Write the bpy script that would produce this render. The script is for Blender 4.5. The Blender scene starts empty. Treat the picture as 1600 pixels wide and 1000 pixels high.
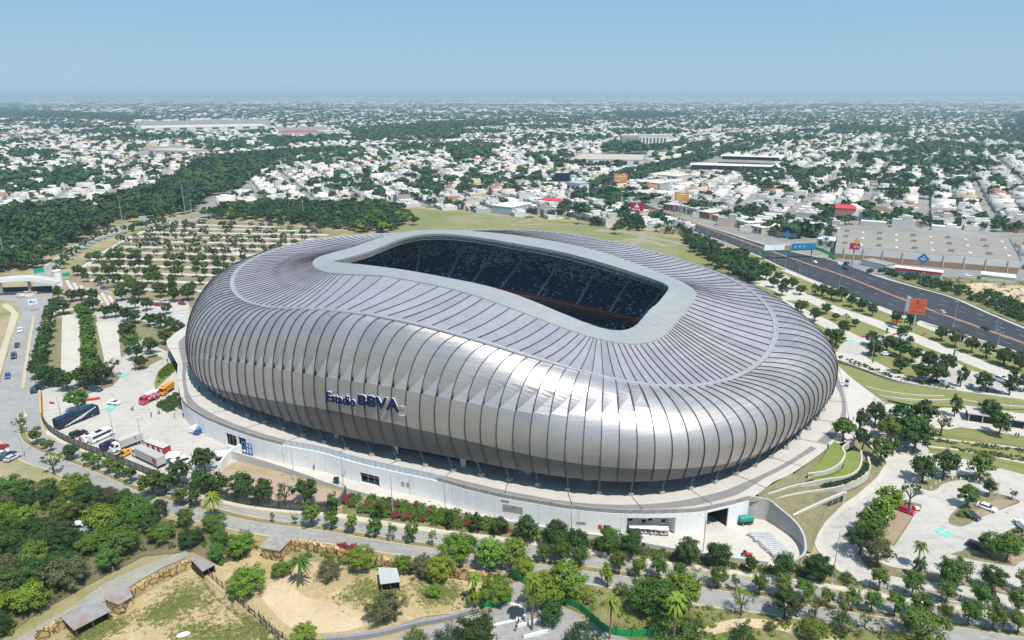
import bpy, bmesh, math, random
import numpy as np
from mathutils import Vector, Matrix
SC = bpy.context.scene
COL = SC.collection
R = math.radians
H = 100.0; FP = 1100.0; PT = math.atan(352 / 1100)
cP, sP = math.cos(PT), math.sin(PT)

def U(px, py, z=0.0):
    """photo pixel -> point of the horizontal plane z"""
    u = px - 800; v = py - 500
    k = (H - z) / (FP * sP + v * cP)
    return Vector((u * k, (FP * cP - v * sP) * k, z))

def PX(x, y, z=0.0):
    zc = y * cP + (H - z) * sP
    yc = (H - z) * cP - y * sP
    return 800 + FP * x / zc, 500 + FP * yc / zc

def inpoly(px, py, poly):
    r = False; j = len(poly) - 1
    for i in range(len(poly)):
        a, b = poly[i], poly[j]
        if (a[1] > py) != (b[1] > py) and px < (b[0] - a[0]) * (py - a[1]) / (b[1] - a[1]) + a[0]: r = not r
        j = i
    return r

def crom(pts, n=6, closed=False):
    """Catmull-Rom through points"""
    P = [Vector(p) for p in pts]; N = len(P); out = []
    rng = N if closed else N - 1
    for i in range(rng):
        if closed: a, b, c, d = P[i - 1], P[i], P[(i + 1) % N], P[(i + 2) % N]
        else: a, b, c, d = P[max(i - 1, 0)], P[i], P[i + 1], P[min(i + 2, N - 1)]
        for k in range(n):
            t = k / n
            out.append(0.5 * ((2 * b) + (c - a) * t + (2 * a - 5 * b + 4 * c - d) * t * t + (3 * b - a - 3 * c + d) * t ** 3))
    if not closed: out.append(P[-1])
    return out

# ------------------------------------------------------------------ materials
MATS = {}
def nodes_of(m):
    m.use_nodes = True
    nt = m.node_tree
    return nt, nt.nodes['Principled BSDF']

def mat(name, col, rough=0.8, metal=0.0, col2=None, scale=0.2, detail=4, contrast=1.0, coord='pos', bump=0.0, spec=0.3, col3=None, scale3=0.03, objcol=0.0, rnd=0.0, fine=0.0, fscale=3.0, thr=0.5, joints=0.0, stain=0.0):
    """procedural material: col mixed with col2 by noise, then col3 in large patches"""
    if name in MATS: return MATS[name]
    m = bpy.data.materials.new(name); MATS[name] = m
    nt, b = nodes_of(m); N = nt.nodes; L = nt.links
    b.inputs['Roughness'].default_value = rough; b.inputs['Metallic'].default_value = metal
    b.inputs['Specular IOR Level'].default_value = spec
    b.inputs['Base Color'].default_value = (*col, 1)
    if coord == 'pos':
        g = N.new('ShaderNodeNewGeometry'); src = g.outputs['Position']
    else:
        g = N.new('ShaderNodeTexCoord'); src = g.outputs['Object']
    cur = None
    def rgb(c):
        n = N.new('ShaderNodeRGB'); n.outputs[0].default_value = (*c, 1); return n.outputs[0]
    def mix(fac, a, bb, mode='MIX'):
        n = N.new('ShaderNodeMix'); n.data_type = 'RGBA'; n.blend_type = mode
        if isinstance(fac, float): n.inputs['Factor'].default_value = fac
        else: L.new(fac, n.inputs['Factor'])
        L.new(a, n.inputs['A']); L.new(bb, n.inputs['B']); return n.outputs['Result']
    def noise(s, d, c, t=0.5):
        n = N.new('ShaderNodeTexNoise'); n.inputs['Scale'].default_value = s; n.inputs['Detail'].default_value = d
        n.inputs['Roughness'].default_value = 0.65
        L.new(src, n.inputs['Vector'])
        r = N.new('ShaderNodeMapRange'); r.inputs[1].default_value = t - 0.25 / c; r.inputs[2].default_value = t + 0.25 / c
        L.new(n.outputs['Fac'], r.inputs[0]); return r.outputs[0], n
    cur = rgb(col)
    if objcol:
        oi = N.new('ShaderNodeObjectInfo'); cur = mix(float(objcol), cur, oi.outputs['Color'])
    nn = None
    if col2 is not None:
        f, nn = noise(scale, detail, contrast, thr); cur = mix(f, cur, rgb(col2))
    if col3 is not None:
        f, _ = noise(scale3, 3, contrast * 1.4); cur = mix(f, cur, rgb(col3))
    if fine:
        f, _ = noise(fscale, 2, 1.0)
        h = N.new('ShaderNodeMapRange'); h.inputs[3].default_value = 1 - fine; h.inputs[4].default_value = 1 + fine; L.new(f, h.inputs[0])
        hs = N.new('ShaderNodeHueSaturation'); L.new(h.outputs[0], hs.inputs['Value']); L.new(cur, hs.inputs['Color']); cur = hs.outputs[0]
    def dim(fac, lo, a, b_, src_):
        r = N.new('ShaderNodeMapRange'); r.inputs[1].default_value = a; r.inputs[2].default_value = b_; r.inputs[3].default_value = lo; r.inputs[4].default_value = 1.0; L.new(fac, r.inputs[0])
        h = N.new('ShaderNodeHueSaturation'); L.new(r.outputs[0], h.inputs['Value']); L.new(src_, h.inputs['Color']); return h.outputs[0]
    if joints:
        bk = N.new('ShaderNodeTexBrick'); bk.offset = 0.0; bk.inputs['Scale'].default_value = 1; bk.inputs['Brick Width'].default_value = joints; bk.inputs['Row Height'].default_value = joints * 1.2; bk.inputs['Mortar Size'].default_value = 0.05; bk.inputs['Mortar Smooth'].default_value = 0.3
        bk.inputs['Color1'].default_value = (1, 1, 1, 1); bk.inputs['Color2'].default_value = (.86, .86, .86, 1); bk.inputs['Mortar'].default_value = (.35, .35, .35, 1)
        mp = N.new('ShaderNodeMapping'); mp.inputs['Rotation'].default_value = (0, 0, -0.42); L.new(src, mp.inputs['Vector']); L.new(mp.outputs[0], bk.inputs['Vector']); cur = dim(bk.outputs['Color'], 0.80, .35, 1.0, cur)
    if stain:
        n = N.new('ShaderNodeTexNoise'); n.inputs['Scale'].default_value = 0.32; n.inputs['Detail'].default_value = 6; n.inputs['Roughness'].default_value = .7; L.new(src, n.inputs['Vector']); cur = dim(n.outputs['Fac'], 1 - stain, .36, .47, cur)
        mp = N.new('ShaderNodeMapping'); mp.inputs['Rotation'].default_value = (0, 0, 0.22); mp.inputs['Scale'].default_value = (.05, 1.1, 1); L.new(src, mp.inputs['Vector'])
        n = N.new('ShaderNodeTexNoise'); n.inputs['Scale'].default_value = 1.0; n.inputs['Detail'].default_value = 3; L.new(mp.outputs[0], n.inputs['Vector']); cur = dim(n.outputs['Fac'], 1 - stain * .7, .34, .46, cur)
    if rnd:
        oi = N.new('ShaderNodeObjectInfo')
        h = N.new('ShaderNodeMapRange'); h.inputs[3].default_value = 1 - rnd; h.inputs[4].default_value = 1 + rnd; L.new(oi.outputs['Random'], h.inputs[0])
        h2 = N.new('ShaderNodeMapRange'); h2.inputs[3].default_value = 0.5 - 0.03; h2.inputs[4].default_value = 0.5 + 0.02
        mu = N.new('ShaderNodeMath'); mu.operation = 'MULTIPLY'; mu.inputs[1].default_value = 7.31; L.new(oi.outputs['Random'], mu.inputs[0])
        fr = N.new('ShaderNodeMath'); fr.operation = 'FRACT'; L.new(mu.outputs[0], fr.inputs[0]); L.new(fr.outputs[0], h2.inputs[0])
        hs = N.new('ShaderNodeHueSaturation'); L.new(h.outputs[0], hs.inputs['Value']); L.new(h2.outputs[0], hs.inputs['Hue']); L.new(cur, hs.inputs['Color']); cur = hs.outputs[0]
    L.new(cur, b.inputs['Base Color'])
    if bump:
        bp = N.new('ShaderNodeBump'); bp.inputs['Strength'].default_value = bump
        n = N.new('ShaderNodeTexNoise'); n.inputs['Scale'].default_value = fscale; L.new(src, n.inputs['Vector'])
        L.new(n.outputs['Fac'], bp.inputs['Height']); L.new(bp.outputs[0], b.inputs['Normal'])
    return m

def flat(name, col, rough=0.6, metal=0.0):
    return mat(name, col, rough, metal, col2=tuple(c * 0.88 for c in col), scale=0.9, coord='obj')

# ------------------------------------------------------------------ mesh builder
class MB:
    def __init__(s): s.v = []; s.f = []; s.m = []
    def add(s, vs, fs, m=0):
        o = len(s.v); s.v.extend([tuple(p) for p in vs])
        for f in fs: s.f.append(tuple(i + o for i in f)); s.m.append(m)
    def box(s, c, d, m=0, rz=0.0, taper=1.0, tx=None):
        """centre of base c, size d"""
        x, y, z = c; a, b, h = d[0] / 2, d[1] / 2, d[2]; ca, sa = math.cos(rz), math.sin(rz); vs = []
        for zz, k, k2 in ((0, 1, 1), (h, taper if tx is None else tx, taper)):
            for px, py in ((-a, -b), (a, -b), (a, b), (-a, b)):
                X, Y = px * k, py * k2
                vs.append((x + X * ca - Y * sa, y + X * sa + Y * ca, z + zz))
        s.add(vs, [(3, 2, 1, 0), (4, 5, 6, 7), (0, 1, 5, 4), (1, 2, 6, 5), (2, 3, 7, 6), (3, 0, 4, 7)], m)
    def tube(s, p0, p1, r0, r1=None, n=6, m=0, cap=True):
        p0 = Vector(p0); p1 = Vector(p1); r1 = r0 if r1 is None else r1
        d = (p1 - p0)
        if d.length < 1e-6: return
        d.normalize(); a = d.orthogonal().normalized(); b = d.cross(a); vs = []
        for p, r in ((p0, r0), (p1, r1)):
            for k in range(n):
                t = 2 * math.pi * k / n; vs.append(p + (a * math.cos(t) + b * math.sin(t)) * r)
        fs = [(k, (k + 1) % n, n + (k + 1) % n, n + k) for k in range(n)]
        if cap: fs += [tuple(range(n - 1, -1, -1)), tuple(range(n, 2 * n))]
        s.add(vs, fs, m)
    def path(s, pts, r, n=6, m=0):
        for a, b in zip(pts[:-1], pts[1:]): s.tube(a, b, r, r, n, m)
    def lathe(s, c, prof, n=10, m=0):
        vs = []; fs = []
        for r, z in prof:
            for k in range(n):
                t = 2 * math.pi * k / n; vs.append((c[0] + r * math.cos(t), c[1] + r * math.sin(t), c[2] + z))
        for j in range(len(prof) - 1):
            for k in range(n):
                fs.append((j * n + k, j * n + (k + 1) % n, (j + 1) * n + (k + 1) % n, (j + 1) * n + k))
        fs.append(tuple((len(prof) - 1) * n + k for k in range(n)))
        s.add(vs, fs, m)
    def prism(s, poly, z0, z1, m=0, mt=None):
        """vertical prism over a plan polygon"""
        n = len(poly)
        A = 0
        for i in range(n): A += poly[i][0] * poly[(i + 1) % n][1] - poly[(i + 1) % n][0] * poly[i][1]
        if A < 0: poly = poly[::-1]
        vs = [(p[0], p[1], z0) for p in poly] + [(p[0], p[1], z1) for p in poly]
        s.add(vs, [(k, (k + 1) % n, n + (k + 1) % n, n + k) for k in range(n)], m)
        s.add(vs[n:], [tuple(range(n))], m if mt is None else mt)
    def wall(s, pts, t, z0, z1, m=0):
        """upright wall along a plan line; z0 / z1 numbers or lists"""
        n = len(pts); P = [Vector((p[0], p[1], 0)) for p in pts]; vs = []
        for i in range(n):
            d = (P[min(i + 1, n - 1)] - P[max(i - 1, 0)]).normalized(); q = Vector((-d.y, d.x, 0)) * t / 2
            a = z0[i] if isinstance(z0, (list, tuple)) else z0; b = z1[i] if isinstance(z1, (list, tuple)) else z1
            for off in (q, -q):
                vs.append((P[i].x + off.x, P[i].y + off.y, a)); vs.append((P[i].x + off.x, P[i].y + off.y, b))
        fs = []
        for i in range(n - 1):
            a = 4 * i; b = 4 * i + 4
            fs += [(a, a + 1, b + 1, b), (a + 2, b + 2, b + 3, a + 3), (a + 1, a + 3, b + 3, b + 1)]
        fs += [(0, 2, 3, 1), (4 * n - 4, 4 * n - 3, 4 * n - 1, 4 * n - 2)]
        s.add(vs, fs, m)
    def ribbon(s, pts, w, m=0, dz=0.0):
        n = len(pts); P = [Vector(p) for p in pts]; vs = []
        for i in range(n):
            d = (P[min(i + 1, n - 1)] - P[max(i - 1, 0)]); d.z = 0; d.normalize(); q = Vector((-d.y, d.x, 0)) * w / 2
            vs += [P[i] + q + Vector((0, 0, dz)), P[i] - q + Vector((0, 0, dz))]
        s.add(vs, [(2 * i + 1, 2 * i + 3, 2 * i + 2, 2 * i) for i in range(n - 1)], m)
    def build(s, name, mats, parent=None, smooth=False, loc=None):
        me = bpy.data.meshes.new(name)
        me.from_pydata(s.v, [], s.f)
        if not isinstance(mats, (list, tuple)): mats = [mats]
        for m in mats: me.materials.append(m)
        if len(mats) > 1: me.polygons.foreach_set('material_index', s.m)
        if smooth: me.polygons.foreach_set('use_smooth', [True] * len(s.f))
        me.update()
        return obj(name, me, parent, loc)

def obj(name, me, parent=None, loc=None):
    o = bpy.data.objects.new(name, me); COL.objects.link(o)
    if parent is not None: o.parent = parent
    if loc is not None: o.location = loc
    return o

def npmesh(name, V, F, mats, mi=None, smooth=False):
    """mesh from numpy arrays, F quads or tris"""
    me = bpy.data.meshes.new(name); k = F.shape[1]
    me.vertices.add(len(V)); me.vertices.foreach_set('co', np.ascontiguousarray(V, np.float32).ravel())
    me.loops.add(F.size); me.loops.foreach_set('vertex_index', np.ascontiguousarray(F, np.int32).ravel())
    me.polygons.add(len(F)); me.polygons.foreach_set('loop_start', np.arange(0, F.size, k, dtype=np.int32))
    for m in (mats if isinstance(mats, (list, tuple)) else [mats]): me.materials.append(m)
    if mi is not None: me.polygons.foreach_set('material_index', np.ascontiguousarray(mi, np.int32))
    if smooth: me.polygons.foreach_set('use_smooth', np.ones(len(F), bool))
    me.update(calc_edges=True); me.validate()
    return me

def empty(name, loc=(0, 0, 0), rz=0.0):
    o = bpy.data.objects.new(name, None); COL.objects.link(o); o.location = loc; o.rotation_euler = (0, 0, rz)
    o.empty_display_size = 0.5
    return o

def tag(o, label, cat, group=None):
    o['label'] = label; o['category'] = cat
    if group: o['group'] = group
    return o

def struct(o): o['kind'] = 'structure'; return o
def stuff(o): o['kind'] = 'stuff'; return o

def kids(o): return [c for c in o.children]
def copy_tree(o, parent=None, color=None):
    c = o.copy(); COL.objects.link(c)
    if parent is not None: c.parent = parent
    if color is not None: c.color = color
    for ch in kids(o): copy_tree(ch, c, color)
    return c
ORD = ['first', 'second', 'third', 'fourth', 'fifth', 'sixth', 'seventh', 'eighth', 'ninth', 'tenth', 'eleventh', 'twelfth', 'thirteenth', 'fourteenth', 'fifteenth', 'sixteenth', 'seventeenth', 'eighteenth', 'nineteenth', 'twentieth', 'twenty-first', 'twenty-second', 'twenty-third', 'twenty-fourth', 'twenty-fifth', 'twenty-sixth', 'twenty-seventh', 'twenty-eighth', 'twenty-ninth', 'thirtieth']

# ------------------------------------------------------------------ camera, light
cam = bpy.data.cameras.new('camera'); camo = bpy.data.objects.new('camera', cam); COL.objects.link(camo)
cam.sensor_width = 36; cam.sensor_fit = 'HORIZONTAL'; cam.lens = 36 * FP / 1600
cam.clip_start = 1; cam.clip_end = 150000
camo.location = (0, 0, H); camo.rotation_euler = (math.pi / 2 - PT, 0, 0)
SC.camera = camo

SUN = Vector((0.27, -0.42, 1.0)).normalized()
sl = bpy.data.lights.new('sun', 'SUN'); sl.energy = 4.8; sl.angle = R(0.5); sl.color = (1, 0.955, 0.885)
so = bpy.data.objects.new('sun', sl); COL.objects.link(so)
so.rotation_euler = SUN.to_track_quat('Z', 'Y').to_euler()
w = bpy.data.worlds.new('World'); SC.world = w; w.use_nodes = True
nt = w.node_tree; bg = nt.nodes['Background']
sky = nt.nodes.new('ShaderNodeTexSky'); sky.sky_type = 'NISHITA'; sky.sun_disc = False
sky.sun_elevation = math.asin(SUN.z); sky.sun_rotation = math.atan2(SUN.x, SUN.y)
sky.altitude = 0; sky.air_density = 1.0; sky.dust_density = 0.6; sky.ozone_density = 2.5
hs = nt.nodes.new('ShaderNodeHueSaturation'); hs.inputs['Saturation'].default_value = 1.0
tc = nt.nodes.new('ShaderNodeTexCoord'); sx = nt.nodes.new('ShaderNodeSeparateXYZ'); nt.links.new(tc.outputs['Generated'], sx.inputs[0])
rp = nt.nodes.new('ShaderNodeValToRGB'); e = rp.color_ramp.elements       # hazy summer air low over the city
e[0].position = 0.0; e[0].color = (0.335, 0.505, 0.64, 1); e[1].position = 0.16; e[1].color = (0.21, 0.42, 0.65, 1)
q = e.new(0.05); q.color = (0.285, 0.48, 0.655, 1)
nt.links.new(sx.outputs['Z'], rp.inputs[0])
sc_ = nt.nodes.new('ShaderNodeVectorMath'); sc_.operation = 'SCALE'; sc_.inputs['Scale'].default_value = 1 / 0.11; nt.links.new(rp.outputs[0], sc_.inputs[0])
mxs = nt.nodes.new('ShaderNodeMix'); mxs.data_type = 'RGBA'; mxs.inputs['Factor'].default_value = 0.88
nt.links.new(sky.outputs[0], hs.inputs['Color']); nt.links.new(hs.outputs[0], mxs.inputs['A']); nt.links.new(sc_.outputs[0], mxs.inputs['B'])
nt.links.new(mxs.outputs['Result'], bg.inputs['Color'])
bg.inputs['Strength'].default_value = 0.11
SC.view_settings.view_transform = 'Standard'; SC.view_settings.look = 'None'; SC.view_settings.gamma = 1; SC.view_settings.exposure = 0.20
SC.render.engine = 'CYCLES'
SC.cycles.max_bounces = 6; SC.cycles.volume_bounces = 0; SC.cycles.transparent_max_bounces = 8
SC.cycles.use_adaptive_sampling = True; SC.cycles.adaptive_threshold = 0.02
SC.cycles.use_denoising = True
# ------------------------------------------------------------------ shared materials
M_CITYG = mat('city_ground', (0.33, 0.315, 0.295), 0.9, col2=(0.25, 0.24, 0.225), scale=0.05, col3=(0.20, 0.19, 0.15), scale3=0.02)
M_DRY = mat('dry_grass', (0.29, 0.25, 0.13), 0.95, col2=(0.17, 0.18, 0.06), scale=0.11, contrast=1.6, col3=(0.36, 0.28, 0.17), scale3=0.035, fine=0.18, fscale=1.5)
M_FIELD = mat('field_grass', (0.19, 0.20, 0.07), 0.95, col2=(0.29, 0.245, 0.15), scale=0.045, contrast=1.3, col3=(0.17, 0.185, 0.06), scale3=0.02, fine=0.1)
M_DIRT = mat('bare_dirt', (0.50, 0.37, 0.22), 0.95, col2=(0.40, 0.29, 0.17), scale=0.25, contrast=1.3, fine=0.15, fscale=2.5, col3=(0.55, 0.43, 0.28), scale3=0.06)
M_PADDOCK = mat('paddock_ground', (0.50, 0.37, 0.21), 0.95, col2=(0.20, 0.215, 0.06), scale=0.10, contrast=1.6, thr=0.51, fine=0.2, fscale=2.0, col3=(0.43, 0.31, 0.18), scale3=0.2)
M_LAWN = mat('lawn_grass', (0.17, 0.19, 0.05), 0.95, col2=(0.23, 0.21, 0.08), scale=0.15, contrast=1.2, fine=0.15, fscale=2.0)
M_GREEN = mat('green_grass', (0.14, 0.19, 0.035), 0.95, col2=(0.19, 0.21, 0.06), scale=0.3, contrast=1.2, fine=0.15, fscale=2.0)
M_SCRUB = mat('scrub_grass', (0.10, 0.14, 0.03), 0.95, col2=(0.25, 0.20, 0.10), scale=0.12, contrast=1.6, fine=0.2, fscale=1.5)
M_SLOPE = mat('dry_slope', (0.24, 0.205, 0.12), 0.95, col2=(0.16, 0.15, 0.07), scale=0.4, contrast=1.3, fine=0.2, fscale=2)
M_CONC = mat('concrete_paving', (0.54, 0.50, 0.445), 0.85, col2=(0.46, 0.425, 0.375), scale=0.05, contrast=1.2, col3=(0.43, 0.405, 0.365), scale3=0.02, fine=0.06, fscale=0.8, joints=5.0, stain=0.16)
M_CONC2 = mat('pale_concrete', (0.56, 0.515, 0.45), 0.85, col2=(0.49, 0.45, 0.395), scale=0.08, fine=0.05, fscale=0.8, joints=4.0, stain=0.10)
M_ROAD = mat('avenue_concrete', (0.34, 0.325, 0.305), 0.85, col2=(0.285, 0.275, 0.26), scale=0.08, contrast=1.2, fine=0.06, fscale=0.6, joints=4.5, stain=0.18)
M_ASPH = mat('dark_asphalt', (0.030, 0.036, 0.043), 0.8, col2=(0.048, 0.054, 0.06), scale=0.05, fine=0.1, fscale=0.5, stain=.2)
M_ASPHL = mat('worn_asphalt', (0.20, 0.20, 0.205), 0.85, col2=(0.25, 0.245, 0.24), scale=0.08, fine=0.08)
M_PAVER = mat('brown_paver', (0.34, 0.245, 0.17), 0.9, col2=(0.29, 0.21, 0.145), scale=0.5, fine=0.08, fscale=3)
M_DECKG = mat('grey_paver', (0.235, 0.225, 0.22), 0.85, col2=(0.20, 0.19, 0.185), scale=0.3, fine=0.06)
M_DECKP = mat('pale_deck_paver', (0.52, 0.48, 0.43), 0.85, col2=(0.44, 0.41, 0.37), scale=0.2, fine=0.06)
M_WHITE = mat('white_wall_paint', (0.80, 0.79, 0.78), 0.7, col2=(0.71, 0.70, 0.69), scale=0.22, contrast=0.9)
M_WALLC = mat('raw_concrete', (0.46, 0.44, 0.41), 0.85, col2=(0.33, 0.32, 0.30), scale=0.5, contrast=1.0)
M_PARAP = mat('stained_concrete', (0.40, 0.37, 0.33), 0.85, col2=(0.20, 0.18, 0.16), scale=0.8, contrast=1.0)
M_KERB = mat('kerb_stone', (0.50, 0.45, 0.36), 0.85, col2=(0.44, 0.36, 0.22), scale=0.2)
M_YKERB = mat('yellow_kerb', (0.55, 0.38, 0.12), 0.8, col2=(0.48, 0.40, 0.26), scale=0.3)
M_PAINTW = mat('white_road_paint', (0.62, 0.62, 0.60), 0.7, col2=(0.42, 0.42, 0.41), scale=0.6)
M_ORANGE = mat('orange_road_paint', (0.38, 0.19, 0.10), 0.8, col2=(0.22, 0.13, 0.085), scale=0.5)
M_TEAL = mat('teal_ground_paint', (0.10, 0.55, 0.42), 0.7, col2=(0.18, 0.50, 0.40), scale=1.0)
M_RED = mat('red_paint', (0.62, 0.045, 0.04), 0.6, col2=(0.50, 0.04, 0.035), scale=1.0)
M_POLE = mat('galvanised_steel', (0.50, 0.51, 0.52), 0.5, 0.3, col2=(0.42, 0.43, 0.44), scale=1.0, coord='obj')
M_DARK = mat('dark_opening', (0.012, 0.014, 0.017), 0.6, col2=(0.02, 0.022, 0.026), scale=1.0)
M_GLASS = mat('dark_glass', (0.02, 0.03, 0.04), 0.08, col2=(0.03, 0.045, 0.055), scale=0.5, coord='obj')
M_TYRE = mat('tyre_rubber', (0.015, 0.015, 0.016), 0.8, col2=(0.025, 0.025, 0.025), scale=3, coord='obj')
M_RIM = mat('wheel_rim', (0.5, 0.5, 0.5), 0.3, 0.8, col2=(0.4, 0.4, 0.4), scale=3, coord='obj')
M_LAMP = mat('lamp_glass', (0.85, 0.85, 0.8), 0.2, col2=(0.75, 0.75, 0.7), scale=3, coord='obj')
M_TAIL = mat('tail_lamp', (0.35, 0.01, 0.01), 0.25, col2=(0.28, 0.01, 0.01), scale=3, coord='obj')
M_PAINT = mat('vehicle_paint', (0.5, 0.5, 0.5), 0.25, 0.0, objcol=1.0, coord='obj', spec=0.6)
M_GALV = mat('corrugated_metal', (0.55, 0.55, 0.55), 0.5, 0.4, col2=(0.45, 0.43, 0.41), scale=0.5, coord='obj')
M_RUST = mat('rust', (0.30, 0.13, 0.07), 0.9, col2=(0.42, 0.25, 0.17), scale=0.8)
M_GSCREEN = mat('green_mesh_screen', (0.015, 0.22, 0.06), 0.8, col2=(0.02, 0.28, 0.09), scale=0.6)
M_BLACKF = mat('dark_fence_mesh', (0.035, 0.05, 0.045), 0.7, col2=(0.06, 0.075, 0.07), scale=0.5)
M_TRUNK = mat('bark', (0.16, 0.115, 0.08), 0.95, col2=(0.10, 0.07, 0.05), scale=3, coord='obj')
M_TRUNKP = mat('palm_bark', (0.22, 0.17, 0.12), 0.95, col2=(0.14, 0.10, 0.07), scale=4, coord='obj')
def leafm(name, c, c2): return mat(name, c, 0.75, col2=c2, scale=0.55, coord='obj', contrast=1.3, rnd=0.22, spec=0.25)
M_LDARK = leafm('dark_foliage', (0.030, 0.070, 0.018), (0.052, 0.100, 0.022))
M_LMID = leafm('mid_foliage', (0.062, 0.125, 0.018), (0.095, 0.165, 0.024))
M_LBRI = leafm('bright_foliage', (0.115, 0.195, 0.018), (0.165, 0.245, 0.026))
M_LOLI = leafm('olive_foliage', (0.085, 0.098, 0.040), (0.125, 0.125, 0.055))
M_LYEL = leafm('yellow_green_foliage', (0.13, 0.175, 0.02), (0.18, 0.22, 0.03))
M_LFOR = mat('forest_foliage', (0.034, 0.080, 0.024), 0.8, col2=(0.082, 0.125, 0.028), scale=0.06, contrast=1.5, col3=(0.024, 0.060, 0.028), scale3=0.02, spec=0.2)
M_LCITY = mat('city_foliage', (0.030, 0.075, 0.036), 0.8, col2=(0.052, 0.105, 0.036), scale=0.02, contrast=1.3, spec=0.2)
M_FLOWER = mat('bougainvillea_flowers', (0.30, 0.03, 0.06), 0.8, col2=(0.20, 0.05, 0.04), scale=1.0)
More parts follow.
